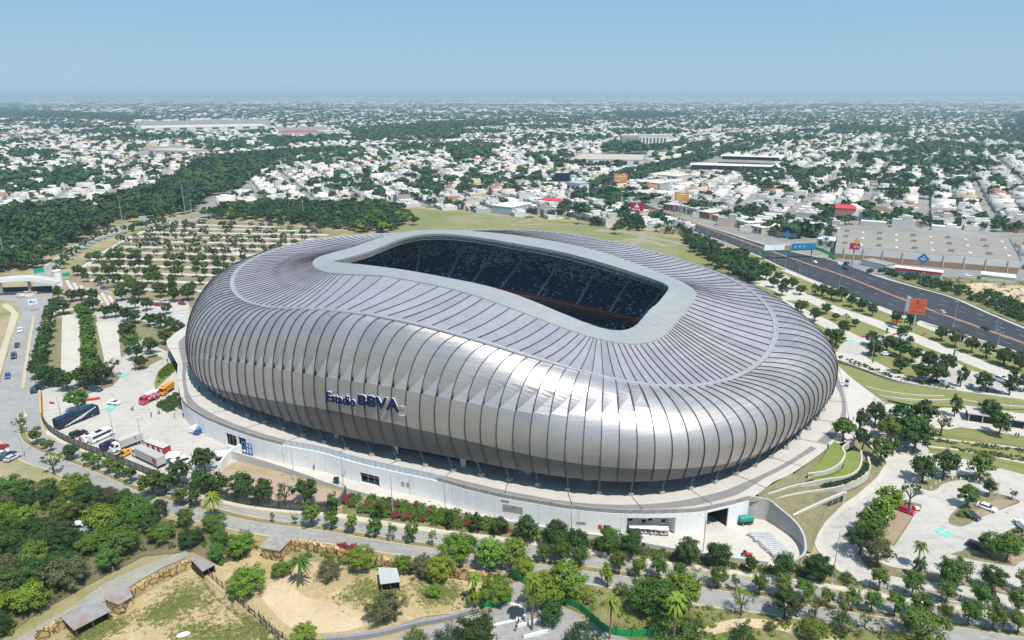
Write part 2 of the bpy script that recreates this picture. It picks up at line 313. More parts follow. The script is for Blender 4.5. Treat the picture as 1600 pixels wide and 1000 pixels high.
NODES = np.array([[float(q) for q in r.split()] for r in "41.5 206.8 36.0 48.8 200.6 34.2 64.8 178.5 28.8 84.4 182.2 11.1;42.1 207.8 36.3 49.5 201.8 34.4 66.7 180.2 29.0 87.0 185.4 11.1;42.9 208.9 36.6 50.3 203.1 34.7 68.6 182.2 29.4 89.7 188.5 11.1;43.8 210.4 36.8 51.2 204.5 34.8 70.7 184.6 29.8 92.3 191.6 11.1;45.0 212.1 36.9 52.3 206.2 35.0 72.8 187.4 30.3 94.9 194.9 11.1;46.2 213.8 37.3 53.4 208.0 35.3 74.9 190.8 31.0 97.3 198.2 11.1;47.3 215.6 37.7 54.6 210.1 35.7 76.9 194.7 31.5 99.5 201.6 11.1;48.4 217.5 38.1 55.9 212.5 36.2 78.7 198.9 32.1 101.5 205.2 11.1;49.6 219.6 38.5 57.3 215.1 36.6 80.2 203.4 32.5 103.3 208.9 11.1;50.8 222.0 38.9 58.8 218.1 37.0 81.6 208.0 32.9 104.7 212.8 11.1;51.7 224.5 39.0 60.0 221.3 37.3 82.6 212.8 33.3 105.8 216.8 11.1;52.2 227.1 39.0 60.8 224.5 37.5 83.4 217.6 33.6 106.4 220.8 11.1;52.1 229.3 38.9 60.9 227.4 37.6 83.9 222.3 33.8 106.7 224.9 11.1;51.7 231.1 38.9 60.7 229.7 37.7 84.1 226.8 34.0 106.6 229.0 11.1;51.3 232.5 38.9 60.4 231.4 37.7 84.1 231.2 34.2 106.2 233.1 11.1;50.9 233.5 38.9 60.0 232.7 37.8 83.8 235.7 34.4 105.5 237.1 11.0;50.5 234.3 38.9 59.6 233.8 37.9 83.4 240.2 34.5 104.5 241.1 11.0;50.1 235.2 38.9 59.1 234.8 38.0 82.7 244.7 34.7 103.3 245.1 11.0;49.5 236.2 38.9 58.5 236.1 38.1 81.7 249.1 34.9 102.0 248.9 11.0;48.7 237.4 39.0 57.7 237.8 38.2 80.6 253.4 35.0 100.5 252.8 11.0;47.7 238.9 39.1 56.6 239.6 38.4 79.2 257.7 35.2 98.8 256.5 11.0;46.6 240.4 39.2 55.2 241.5 38.7 77.7 261.7 35.3 97.1 260.3 11.0;45.3 242.0 39.3 53.7 243.5 39.0 76.1 265.6 35.5 95.3 263.9 11.0;43.9 243.5 39.5 52.1 245.5 39.3 74.4 269.3 35.6 93.4 267.6 11.0;42.4 245.1 39.7 50.4 247.4 39.6 72.6 272.8 35.8 91.4 271.2 11.0;41.0 246.6 39.9 48.6 249.3 40.0 70.8 276.0 35.9 89.4 274.8 11.0;39.5 248.1 40.1 46.8 251.1 40.4 69.0 279.0 36.0 87.3 278.3 11.0;37.9 249.5 40.3 45.0 252.9 40.7 67.2 281.9 36.2 85.0 281.7 11.0;36.4 251.0 40.5 43.2 254.7 41.1 65.3 284.7 36.3 82.7 285.1 11.0;34.9 252.4 40.7 41.3 256.4 41.4 63.5 287.3 36.4 80.3 288.4 11.0;33.3 253.8 40.9 39.5 258.2 41.8 61.6 289.8 36.6 77.7 291.6 11.0;31.7 255.3 41.1 37.6 259.9 42.1 59.7 292.3 36.7 75.0 294.8 11.0;30.0 256.8 41.3 35.6 261.7 42.4 57.7 294.6 36.8 72.3 297.8 11.0;28.1 258.5 41.5 33.4 263.6 42.7 55.8 296.9 36.9 69.4 300.7 11.0;26.1 260.2 41.7 31.2 265.6 43.0 53.8 299.1 37.1 66.4 303.6 11.0;24.1 262.0 41.9 28.9 267.7 43.2 51.8 301.3 37.2 63.4 306.3 11.0;21.9 263.9 42.1 26.5 269.8 43.4 49.8 303.4 37.3 60.3 309.0 11.0;19.7 265.8 42.2 24.1 272.0 43.6 47.7 305.5 37.5 57.1 311.6 11.0;17.3 267.8 42.3 21.6 274.1 43.7 45.6 307.5 37.6 53.8 314.1 11.0;14.9 269.9 42.4 19.0 276.3 43.8 43.5 309.6 37.7 50.5 316.5 11.0;12.3 272.0 42.5 16.5 278.4 43.8 41.2 311.6 37.9 47.2 319.0 11.0;9.5 274.2 42.6 13.9 280.5 43.9 38.9 313.5 38.0 43.9 321.3 11.0;6.3 276.7 42.6 11.3 282.6 43.9 36.5 315.5 38.1 40.5 323.7 11.0;3.4 279.0 42.6 8.7 284.7 43.9 34.0 317.3 38.2 37.1 326.1 11.0;0.7 281.1 42.7 6.0 286.8 43.9 31.5 319.1 38.3 33.7 328.3 11.0;-2.0 283.2 42.7 3.3 289.0 43.9 29.1 320.7 38.4 30.3 330.5 11.0;-4.6 285.1 42.8 0.6 291.1 43.9 26.5 322.3 38.5 26.8 332.7 11.0;-7.1 287.0 42.9 -2.2 293.1 43.8 24.0 323.9 38.5 23.2 334.8 11.0;-9.6 288.8 42.9 -4.9 295.0 43.8 21.4 325.3 38.5 19.7 336.8 11.0;-12.0 290.4 42.9 -7.6 296.9 43.7 18.8 326.7 38.5 16.0 338.8 11.0;-14.3 292.0 43.0 -10.2 298.6 43.6 16.1 328.1 38.5 12.4 340.7 11.0;-16.5 293.4 43.0 -12.8 300.1 43.5 13.4 329.4 38.5 8.7 342.6 11.0;-18.6 294.6 43.0 -15.2 301.5 43.4 10.6 330.6 38.4 5.1 344.4 11.0;-20.5 295.7 43.0 -17.5 302.8 43.4 7.7 331.8 38.4 1.3 346.1 11.0;-22.2 296.7 43.0 -19.6 303.9 43.3 4.7 333.0 38.3 -2.4 347.8 11.0;-24.0 297.6 43.0 -21.6 304.9 43.2 1.7 334.1 38.2 -6.2 349.5 11.0;-25.7 298.4 43.0 -23.7 305.8 43.1 -1.5 335.1 38.0 -10.0 351.0 11.0;-27.3 299.2 42.9 -25.7 306.7 43.0 -4.8 336.0 37.9 -13.8 352.6 11.0;-29.0 299.9 42.9 -27.7 307.5 42.9 -8.3 336.9 37.7 -17.6 354.0 11.0;-30.6 300.6 42.8 -29.8 308.3 42.8 -11.9 337.8 37.5 -21.5 355.3 11.0;-32.4 301.3 42.7 -31.9 309.1 42.7 -15.9 338.5 37.3 -25.5 356.5 11.0;-34.2 302.0 42.5 -34.1 309.9 42.6 -20.1 339.2 37.1 -29.4 357.5 11.0;-36.0 302.7 42.3 -36.5 310.6 42.4 -24.5 339.7 36.8 -33.5 358.3 11.0;-37.9 303.3 42.1 -38.8 311.3 42.2 -29.1 340.1 36.6 -37.5 359.0 11.0;-39.8 303.8 41.8 -41.3 312.0 42.0 -33.8 340.3 36.4 -41.6 359.4 11.0;-41.8 304.3 41.4 -43.8 312.6 41.7 -38.5 340.3 36.2 -45.7 359.5 11.0;-43.7 304.7 41.0 -46.2 313.1 41.3 -43.2 340.2 36.0 -49.8 359.3 11.0;-45.5 305.0 40.5 -48.6 313.4 40.9 -47.7 339.8 35.9 -53.9 358.8 11.0;-47.3 305.2 40.1 -50.9 313.7 40.5 -52.1 339.3 35.8 -57.9 357.9 11.0;-48.9 305.3 39.6 -53.0 313.8 40.0 -56.2 338.6 35.7 -61.9 356.8 11.0;-50.4 305.3 39.1 -54.9 313.7 39.6 -60.1 337.8 35.7 -65.7 355.3 11.0;-51.7 305.1 38.6 -56.7 313.6 39.1 -63.7 336.9 35.7 -69.4 353.5 11.0;-53.0 305.0 38.2 -58.3 313.3 38.7 -67.0 335.9 35.7 -73.0 351.5 11.0;-54.2 304.7 37.7 -59.8 312.9 38.2 -70.3 334.8 35.7 -76.5 349.3 11.0;-55.3 304.3 37.3 -61.3 312.5 37.8 -73.4 333.6 35.7 -79.8 347.0 11.0;-56.3 303.9 36.9 -62.6 311.9 37.5 -76.3 332.3 35.8 -83.1 344.5 11.0;-57.3 303.4 36.6 -63.8 311.2 37.1 -79.2 330.8 35.8 -86.3 341.9 11.0;-58.2 302.9 36.3 -65.0 310.5 36.8 -81.9 329.2 35.8 -89.4 339.2 11.0;-59.1 302.3 36.0 -66.1 309.7 36.5 -84.5 327.5 35.8 -92.4 336.4 11.0;-60.0 301.6 35.7 -67.1 308.8 36.2 -87.1 325.6 35.9 -95.3 333.5 11.0;-60.8 300.9 35.5 -68.1 307.8 36.0 -89.6 323.6 35.9 -98.1 330.5 11.0;-61.6 300.0 35.3 -69.0 306.8 35.9 -91.9 321.3 35.9 -100.9 327.5 11.0;-62.4 299.2 35.1 -69.9 305.7 35.7 -94.2 318.8 35.8 -103.6 324.4 11.0;-63.2 298.2 35.0 -70.8 304.5 35.6 -96.3 316.1 35.8 -106.1 321.2 11.0;-64.0 297.2 34.9 -71.6 303.4 35.5 -98.2 313.1 35.8 -108.7 317.9 11.0;-64.8 296.1 34.8 -72.5 302.2 35.5 -99.8 310.1 35.7 -111.2 314.7 11.0;-65.6 295.0 34.8 -73.3 301.0 35.4 -101.3 306.9 35.7 -113.7 311.4 11.0;-66.6 293.7 34.7 -74.1 299.8 35.4 -102.5 303.6 35.7 -116.0 308.0 11.0;-67.4 292.5 34.7 -74.9 298.6 35.4 -103.6 300.2 35.7 -118.2 304.6 11.0;-68.1 291.5 34.7 -75.6 297.4 35.4 -104.5 296.8 35.6 -120.1 300.9 11.0;-68.8 290.4 34.7 -76.4 296.2 35.4 -105.2 293.3 35.6 -121.8 297.2 11.0;-69.4 289.3 34.7 -77.0 294.9 35.4 -105.8 289.8 35.7 -123.3 293.3 11.0;-69.9 288.3 34.7 -77.6 293.6 35.4 -106.2 286.3 35.7 -124.4 289.4 11.0;-70.4 287.2 34.7 -78.2 292.3 35.4 -106.4 282.7 35.7 -125.1 285.4 11.0;-70.9 286.1 34.8 -78.7 291.0 35.5 -106.5 279.1 35.7 -125.5 281.3 11.0;-71.2 285.0 34.9 -79.2 289.6 35.5 -106.4 275.5 35.8 -125.6 277.2 11.0;-71.6 283.9 35.1 -79.6 288.2 35.6 -106.2 271.9 35.8 -125.5 273.1 11.0;-71.8 282.8 35.2 -79.9 286.8 35.6 -105.9 268.4 35.8 -125.0 269.0 11.0;-72.0 281.7 35.4 -80.2 285.4 35.7 -105.5 264.8 35.9 -124.4 264.9 11.0;-72.1 280.5 35.6 -80.4 283.9 35.7 -104.9 261.2 35.9 -123.5 260.9 11.0;-72.1 279.4 35.8 -80.5 282.5 35.7 -104.1 257.6 35.9 -122.5 256.9 11.0;-72.1 278.2 36.0 -80.5 281.0 35.7 -103.3 254.1 36.0 -121.5 252.9 11.0;-71.9 277.0 36.2 -80.4 279.5 35.7 -102.3 250.6 36.0 -120.3 249.0 11.0;-71.7 275.8 36.5 -80.2 278.0 35.7 -101.2 247.1 36.1 -119.0 245.1 11.0;-71.5 274.7 36.7 -79.9 276.4 35.6 -100.0 243.6 36.1 -117.6 241.2 11.0;-71.1 273.5 37.0 -79.5 274.9 35.6 -98.7 240.2 36.2 -116.1 237.4 11.0;-70.7 272.3 37.2 -79.1 273.4 35.5 -97.3 236.8 36.3 -114.5 233.6 11.0;-70.3 271.2 37.4 -78.5 271.9 35.5 -95.7 233.4 36.4 -112.8 229.9 11.0;-69.8 270.1 37.6 -77.9 270.6 35.4 -94.1 230.1 36.5 -110.9 226.3 11.0;-69.3 269.1 37.8 -77.3 269.2 35.4 -92.3 226.8 36.7 -108.8 222.7 11.0;-68.8 268.1 38.0 -76.6 268.0 35.4 -90.5 223.6 36.9 -106.6 219.2 11.0;-68.3 267.2 38.2 -75.9 266.8 35.4 -88.5 220.4 37.1 -104.2 215.9 11.0;-67.7 266.3 38.3 -75.2 265.6 35.4 -86.5 217.3 37.4 -101.7 212.7 11.0;-67.1 265.4 38.5 -74.5 264.5 35.4 -84.3 214.2 37.7 -99.0 209.6 11.0;-66.5 264.4 38.7 -73.7 263.3 35.5 -82.1 211.2 38.1 -96.1 206.6 11.0;-65.9 263.5 38.8 -72.8 262.1 35.6 -79.7 208.3 38.5 -93.2 203.8 11.0;-65.1 262.5 39.0 -71.9 260.9 35.6 -77.3 205.4 39.0 -90.1 201.1 11.0;-64.3 261.5 39.2 -70.8 259.6 35.8 -74.8 202.6 39.5 -86.9 198.5 11.0;-63.5 260.4 39.4 -69.7 258.2 35.9 -72.2 199.8 40.0 -83.6 196.1 11.0;-62.5 259.2 39.6 -68.5 256.8 36.1 -69.6 197.1 40.6 -80.2 193.7 11.0;-61.4 258.0 39.8 -67.1 255.2 36.3 -66.8 194.5 41.3 -76.8 191.4 11.0;-60.2 256.6 40.0 -65.6 253.6 36.6 -64.0 192.0 41.9 -73.3 189.3 11.0;-58.8 255.1 40.2 -63.9 251.8 37.0 -61.0 189.6 42.6 -69.8 187.1 11.0;-56.6 253.0 40.6 -61.4 249.2 37.5 -58.0 187.3 43.3 -66.2 185.0 11.0;-52.2 248.8 41.2 -56.5 244.4 38.6 -54.8 185.1 43.8 -62.8 182.9 11.0;-46.8 244.2 41.7 -50.8 239.1 39.8 -51.6 183.0 44.4 -59.3 180.7 11.0;-40.2 239.0 42.2 -44.1 233.2 40.9 -48.1 180.9 44.8 -55.7 178.7 11.0;-32.9 233.5 42.5 -36.9 227.2 41.5 -44.5 178.9 45.1 -52.0 176.8 11.0;-24.6 227.3 42.6 -29.8 221.6 41.7 -40.7 177.0 45.3 -48.4 175.0 11.0;-18.2 222.6 42.6 -23.4 216.6 41.8 -36.8 175.2 45.4 -44.6 173.3 11.0;-13.6 219.3 42.6 -18.5 212.8 41.7 -32.9 173.4 45.3 -40.8 171.6 11.0;-10.8 217.3 42.5 -15.3 210.5 41.5 -28.9 171.9 45.0 -37.0 170.1 11.0;-8.4 215.6 42.4 -12.5 208.6 41.2 -24.9 170.4 44.6 -33.2 168.6 11.0;-5.3 213.5 42.1 -8.9 206.2 40.8 -20.9 169.1 44.1 -29.4 167.1 11.1;-1.8 211.2 41.7 -4.8 203.7 40.1 -16.9 167.9 43.4 -25.5 165.7 11.1;1.8 208.9 41.1 -0.6 201.2 39.3 -13.0 166.9 42.6 -21.7 164.3 11.1;5.3 206.7 40.3 3.6 199.0 38.3 -9.2 166.0 41.8 -17.8 162.8 11.1;8.6 204.7 39.5 7.5 197.1 37.3 -5.6 165.3 40.9 -14.0 161.4 11.1;11.5 203.0 38.7 10.9 195.4 36.4 -2.1 164.7 40.0 -10.1 159.9 11.1;14.1 201.7 37.9 14.0 194.1 35.6 1.3 164.2 39.0 -6.3 158.5 11.1;16.6 200.5 37.2 16.9 192.9 34.9 4.5 163.8 38.1 -2.5 157.0 11.1;18.7 199.5 36.6 19.4 192.0 34.3 7.7 163.4 37.2 1.4 155.6 11.1;20.2 198.9 36.1 21.3 191.3 33.8 10.8 163.2 36.3 5.3 154.3 11.1;21.2 198.5 35.8 22.5 191.0 33.6 13.8 163.1 35.4 9.2 153.0 11.1;22.0 198.3 35.6 23.4 190.7 33.4 16.9 163.0 34.5 13.2 151.9 11.1;22.7 198.1 35.4 24.3 190.5 33.2 19.9 163.1 33.7 17.2 151.0 11.1;23.6 197.8 35.1 25.5 190.2 33.0 22.9 163.2 32.8 21.2 150.4 11.1;25.0 197.5 34.7 27.1 189.8 32.8 25.9 163.4 32.1 25.3 149.9 11.1;26.2 197.2 34.4 28.7 189.6 32.5 28.9 163.7 31.3 29.4 149.8 11.1;27.4 197.1 34.2 30.3 189.4 32.3 31.8 164.1 30.7 33.5 150.0 11.1;28.6 197.0 33.9 31.8 189.3 32.2 34.5 164.5 30.1 37.6 150.6 11.1;29.8 197.1 33.7 33.4 189.3 32.0 37.2 165.1 29.6 41.6 151.5 11.1;31.1 197.2 33.6 35.0 189.4 31.9 39.8 165.7 29.2 45.5 152.7 11.1;32.4 197.5 33.5 36.7 189.8 31.9 42.4 166.4 28.9 49.3 154.2 11.1;33.7 198.0 33.5 38.6 190.3 31.9 44.9 167.2 28.6 53.0 156.0 11.1;35.0 198.8 33.6 40.4 191.2 32.1 47.3 168.1 28.3 56.6 158.1 11.1;36.2 199.7 33.8 42.0 192.2 32.3 49.6 169.0 28.2 60.0 160.3 11.1;37.2 200.7 34.1 43.3 193.3 32.5 51.9 170.1 28.1 63.4 162.6 11.1;38.0 201.6 34.4 44.4 194.4 32.8 54.0 171.1 28.1 66.7 165.1 11.1;38.6 202.4 34.7 45.3 195.4 33.0 56.0 172.2 28.1 69.8 167.7 11.1;39.2 203.3 35.0 46.0 196.4 33.3 57.8 173.2 28.1 72.9 170.4 11.1;39.8 204.1 35.2 46.7 197.4 33.5 59.5 174.4 28.2 75.9 173.2 11.1;40.3 204.9 35.5 47.4 198.4 33.7 61.3 175.6 28.4 78.9 176.1 11.1;40.9 205.8 35.8 48.1 199.5 34.0 63.0 176.9 28.5 81.7 179.1 11.1".split(";")]).reshape(-1, 4, 3)   # rib by rib: rim, ring, gutter, hem
# ------------------------------------------------------------------ stadium
NR = len(NODES); NA, NB, NC, NS = NODES[:, 0], NODES[:, 1], NODES[:, 2], NODES[:, 3]
SCTR = np.array([-10.4, 254.0])
def hdir(a, b):
    d = (b - a).copy(); d[:, 2] = 0; return d / (np.linalg.norm(d, axis=1, keepdims=True) + 1e-9)
DN = hdir(NC, NS)                                   # outward at the hem
DN = (DN + np.roll(DN, 1, 0) + np.roll(DN, -1, 0)); DN /= np.linalg.norm(DN, axis=1, keepdims=True)
DA = hdir(NA, NC); DA = DA + np.roll(DA, 1, 0) + np.roll(DA, -1, 0) + np.roll(DA, 2, 0) + np.roll(DA, -2, 0); DA /= np.linalg.norm(DA, axis=1, keepdims=True)
_fr = np.clip(-(NS[:, 1] - SCTR[1]) / 90, 0, 1)      # bulges most on the long front
BUL = 0.7 + 2.4 * _fr
def prof(i, t):
    i = i % NR
    c, s, n = NC[i], NS[i], DN[i]
    d = s - c; n2 = np.array([d[0], d[1], 0]); dist = np.linalg.norm(n2); n2 /= dist
    b = NB[i]; sl = min((c[2] - b[2]) / np.linalg.norm(c[:2] - b[:2]), 0.0)
    e = BUL[i]
    P1 = np.array([c[0], c[1], c[2]]) + n2 * (dist * 0.65 + e) + np.array([0, 0, sl * dist * 0.5])
    P2 = s + n2 * e * 1.6 + np.array([0, 0, 10.0 + 1.5 * _fr[i]])
    return (1 - t) ** 3 * c + 3 * (1 - t) ** 2 * t * P1 + 3 * (1 - t) * t * t * P2 + t ** 3 * s

def t_at_y(i, yt):
    """profile parameter whose picture height in the photo is yt, on the front"""
    best = None
    for k in range(101):
        t = k / 100; p = prof(i, t); y = PX(*p)[1]
        if best is None or abs(y - yt) < best[0]: best = (abs(y - yt), t)
    return best[1]

def mat_shell(name, col, metal, rough, line_amt):
    m = bpy.data.materials.new(name); MATS[name] = m
    nt, b = nodes_of(m); N = nt.nodes; L = nt.links
    b.inputs['Metallic'].default_value = metal; b.inputs['Roughness'].default_value = rough
    g = N.new('ShaderNodeNewGeometry')
    n1 = N.new('ShaderNodeTexNoise'); n1.inputs['Scale'].default_value = 0.10; n1.inputs['Detail'].default_value = 5; L.new(g.outputs['Position'], n1.inputs['Vector'])
    mp = N.new('ShaderNodeMapping'); mp.inputs['Scale'].default_value = (0.12, 0.12, 2.6); L.new(g.outputs['Position'], mp.inputs['Vector'])
    n2 = N.new('ShaderNodeTexNoise'); n2.inputs['Scale'].default_value = 1.0; n2.inputs['Detail'].default_value = 2; L.new(mp.outputs[0], n2.inputs['Vector'])
    ad = N.new('ShaderNodeMath'); ad.operation = 'ADD'; L.new(n1.outputs['Fac'], ad.inputs[0]); L.new(n2.outputs['Fac'], ad.inputs[1])
    mr = N.new('ShaderNodeMapRange'); mr.inputs[1].default_value = 0.7; mr.inputs[2].default_value = 1.3; mr.inputs[3].default_value = 1 - line_amt; mr.inputs[4].default_value = 1 + line_amt * 0.6
    L.new(ad.outputs[0], mr.inputs[0])
    at = N.new('ShaderNodeAttribute'); at.attribute_name = 'panel'        # random tint per sheet; folded triangles lighter, light on them painted in
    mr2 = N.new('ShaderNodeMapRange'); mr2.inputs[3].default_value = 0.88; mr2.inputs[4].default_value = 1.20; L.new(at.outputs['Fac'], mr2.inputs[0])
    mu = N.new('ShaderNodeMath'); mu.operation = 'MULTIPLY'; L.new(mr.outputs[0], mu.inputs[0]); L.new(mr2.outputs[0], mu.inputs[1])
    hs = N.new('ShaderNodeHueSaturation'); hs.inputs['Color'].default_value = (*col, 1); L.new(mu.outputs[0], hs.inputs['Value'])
    L.new(hs.outputs[0], b.inputs['Base Color'])
    bp = N.new('ShaderNodeBump'); bp.inputs['Strength'].default_value = 0.06; bp.inputs['Distance'].default_value = 0.5
    n3 = N.new('ShaderNodeTexNoise'); n3.inputs['Scale'].default_value = 0.45; n3.inputs['Detail'].default_value = 2; L.new(g.outputs['Position'], n3.inputs['Vector']); L.new(n3.outputs['Fac'], bp.inputs['Height']); L.new(bp.outputs[0], b.inputs['Normal'])
    r2 = N.new('ShaderNodeMapRange'); r2.inputs[1].default_value = 0.7; r2.inputs[2].default_value = 1.3; r2.inputs[3].default_value = rough - 0.04; r2.inputs[4].default_value = rough + 0.07
    L.new(ad.outputs[0], r2.inputs[0]); L.new(r2.outputs[0], b.inputs['Roughness'])
    return m
M_SHELL = mat_shell('brushed_steel_cladding', (0.575, 0.525, 0.505), 0.76, 0.455, 0.10)
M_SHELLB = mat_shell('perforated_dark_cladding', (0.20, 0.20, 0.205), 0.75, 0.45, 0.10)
M_ROOF = mat_shell('roof_sheeting', (0.50, 0.455, 0.46), 0.55, 0.47, 0.05)
M_RING = mat_shell('smooth_roof_edge_sheeting', (0.37, 0.37, 0.355), 0.35, 0.48, 0.03)
M_RIB = mat('dark_standing_seam', (0.048, 0.046, 0.062), 0.5, 0.2, col2=(0.065, 0.062, 0.08), scale=0.5)
M_GUT = mat('gutter_cover', (0.52, 0.51, 0.51), 0.45, 0.5, col2=(0.46, 0.45, 0.45), scale=0.3)
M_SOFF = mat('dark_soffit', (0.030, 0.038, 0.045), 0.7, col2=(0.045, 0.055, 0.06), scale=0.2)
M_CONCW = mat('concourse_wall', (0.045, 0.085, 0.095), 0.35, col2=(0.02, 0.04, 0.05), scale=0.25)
M_COLM = mat('column_steel', (0.12, 0.145, 0.15), 0.6, 0.2, col2=(0.09, 0.11, 0.12), scale=0.5)
M_FOOT = mat('footing_concrete', (0.36, 0.35, 0.33), 0.85, col2=(0.30, 0.29, 0.28), scale=0.5)
M_STEP = mat('stand_concrete', (0.42, 0.46, 0.46), 0.85, col2=(0.34, 0.38, 0.38), scale=0.4)
M_TURF = mat('pitch_turf', (0.03, 0.08, 0.02), 0.9, col2=(0.04, 0.10, 0.02), scale=0.2)
M_NAVY = mat('navy_sign_face', (0.003, 0.013, 0.065), 0.4, col2=(0.005, 0.018, 0.08), scale=0.5)
M_SIGNW = mat('white_sign_edge', (0.82, 0.84, 0.86), 0.5, col2=(0.75, 0.77, 0.8), scale=0.5)

def mat_seats():
    m = bpy.data.materials.new('stadium_seats'); MATS['stadium_seats'] = m
    nt, b = nodes_of(m); N = nt.nodes; L = nt.links
    b.inputs['Roughness'].default_value = 0.5
    g = N.new('ShaderNodeNewGeometry')
    sc = N.new('ShaderNodeVectorMath'); sc.operation = 'MULTIPLY'; sc.inputs[1].default_value = (1.1, 1.1, 1.6); L.new(g.outputs['Position'], sc.inputs[0])
    fl = N.new('ShaderNodeVectorMath'); fl.operation = 'FLOOR'; L.new(sc.outputs[0], fl.inputs[0])
    wn = N.new('ShaderNodeTexWhiteNoise'); wn.noise_dimensions = '3D'; L.new(fl.outputs[0], wn.inputs['Vector'])
    sp = N.new('ShaderNodeSeparateXYZ'); L.new(g.outputs['Position'], sp.inputs[0])
    mr = N.new('ShaderNodeMapRange'); mr.inputs[1].default_value = 25.5; mr.inputs[2].default_value = 34.0; mr.inputs[3].default_value = 0.03; mr.inputs[4].default_value = 0.72; L.new(sp.outputs['Z'], mr.inputs[0])
    nz = N.new('ShaderNodeTexNoise'); nz.inputs['Scale'].default_value = 0.12; L.new(g.outputs['Position'], nz.inputs['Vector'])
    mm = N.new('ShaderNodeMath'); mm.operation = 'MULTIPLY_ADD'; mm.inputs[1].default_value = 0.8; mm.inputs[2].default_value = -0.40; L.new(nz.outputs['Fac'], mm.inputs[0])
    ad = N.new('ShaderNodeMath'); ad.operation = 'ADD'; L.new(mr.outputs[0], ad.inputs[0]); L.new(mm.outputs[0], ad.inputs[1])
    mx2 = N.new('ShaderNodeMath'); mx2.operation = 'MAXIMUM'; mx2.inputs[1].default_value = 0.02; L.new(ad.outputs[0], mx2.inputs[0])
    lt = N.new('ShaderNodeMath'); lt.operation = 'LESS_THAN'; L.new(wn.outputs['Value'], lt.inputs[0]); L.new(mx2.outputs[0], lt.inputs[1])
    mx = N.new('ShaderNodeMix'); mx.data_type = 'RGBA'; mx.inputs['A'].default_value = (0.010, 0.028, 0.085, 1); mx.inputs['B'].default_value = (0.42, 0.50, 0.52, 1)
    L.new(lt.outputs[0], mx.inputs['Factor']); L.new(mx.outputs['Result'], b.inputs['Base Color'])
    return m
M_SEAT = mat_seats()

def panel_attr(me, vals):
    a = me.attributes.new('panel', 'FLOAT', 'FACE'); a.data.foreach_set('value', vals)

def curve_y(pts, x):
    if x <= pts[0][0]: return pts[0][1]
    for (a, b), (c, d) in zip(pts[:-1], pts[1:]):
        if x <= c: return b + (d - b) * (x - a) / (c - a)
    return pts[-1][1]
SEAM2 = [(296, 556), (305, 559), (355, 563), (455, 580), (492, 586), (600, 603), (680, 619), (792, 640), (860, 650), (955, 647), (1005, 637), (1080, 619)]
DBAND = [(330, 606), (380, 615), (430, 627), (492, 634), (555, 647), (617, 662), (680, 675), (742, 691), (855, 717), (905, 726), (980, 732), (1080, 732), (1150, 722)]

random.seed(5)
stad = empty('stadium', (float(SCTR[0]), float(SCTR[1]), 6.0))
tag(stad, 'huge silver metal-clad football stadium with ribbed roof and open centre', 'stadium')
def spart(o):                                    # parts keep world coordinates
    o.parent = stad; o.matrix_parent_inverse = Matrix.Translation(-Vector(stad.location)); return o

rnd = random.Random(3)
PT_ = np.array([rnd.random() * .55 for _ in range(NR)])
# shell: panel by panel, with the folded triangular scales of the front
V = []; F = []; SM = []; PA = []; MI = []
TB = []; TS = []
for i in range(NR):
    p = prof(i, 0.5); x, y = PX(*p); front = (NS[i, 1] < 262 and x < 1110) or (NS[i, 0] < -100 and NS[i, 1] < 300)
    ts = None; tb = 0.90
    if front:
        xs = PX(*prof(i, 0.55))[0]
        ts = t_at_y(i, curve_y(SEAM2, xs))
        if xs > 1080: ts = None
    xb = PX(*prof(i, 0.9))[0]
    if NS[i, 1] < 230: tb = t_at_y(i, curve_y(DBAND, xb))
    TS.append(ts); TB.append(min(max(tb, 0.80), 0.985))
def sm(a):
    n = len(a); return [sum(a[(i + k) % n] for k in range(-3, 4)) / 7 for i in range(n)]
TB = sm(TB)
def addgrid(rows, smooth, pa, mi=0):
    """rows of (left, right) pairs -> quads"""
    o = len(V)
    for l, r in rows: V.append(tuple(l)); V.append(tuple(r))
    for k in range(len(rows) - 1):
        F.append((o + 2 * k, o + 2 * k + 1, o + 2 * k + 3, o + 2 * k + 2)); SM.append(smooth); PA.append(pa); MI.append(mi)
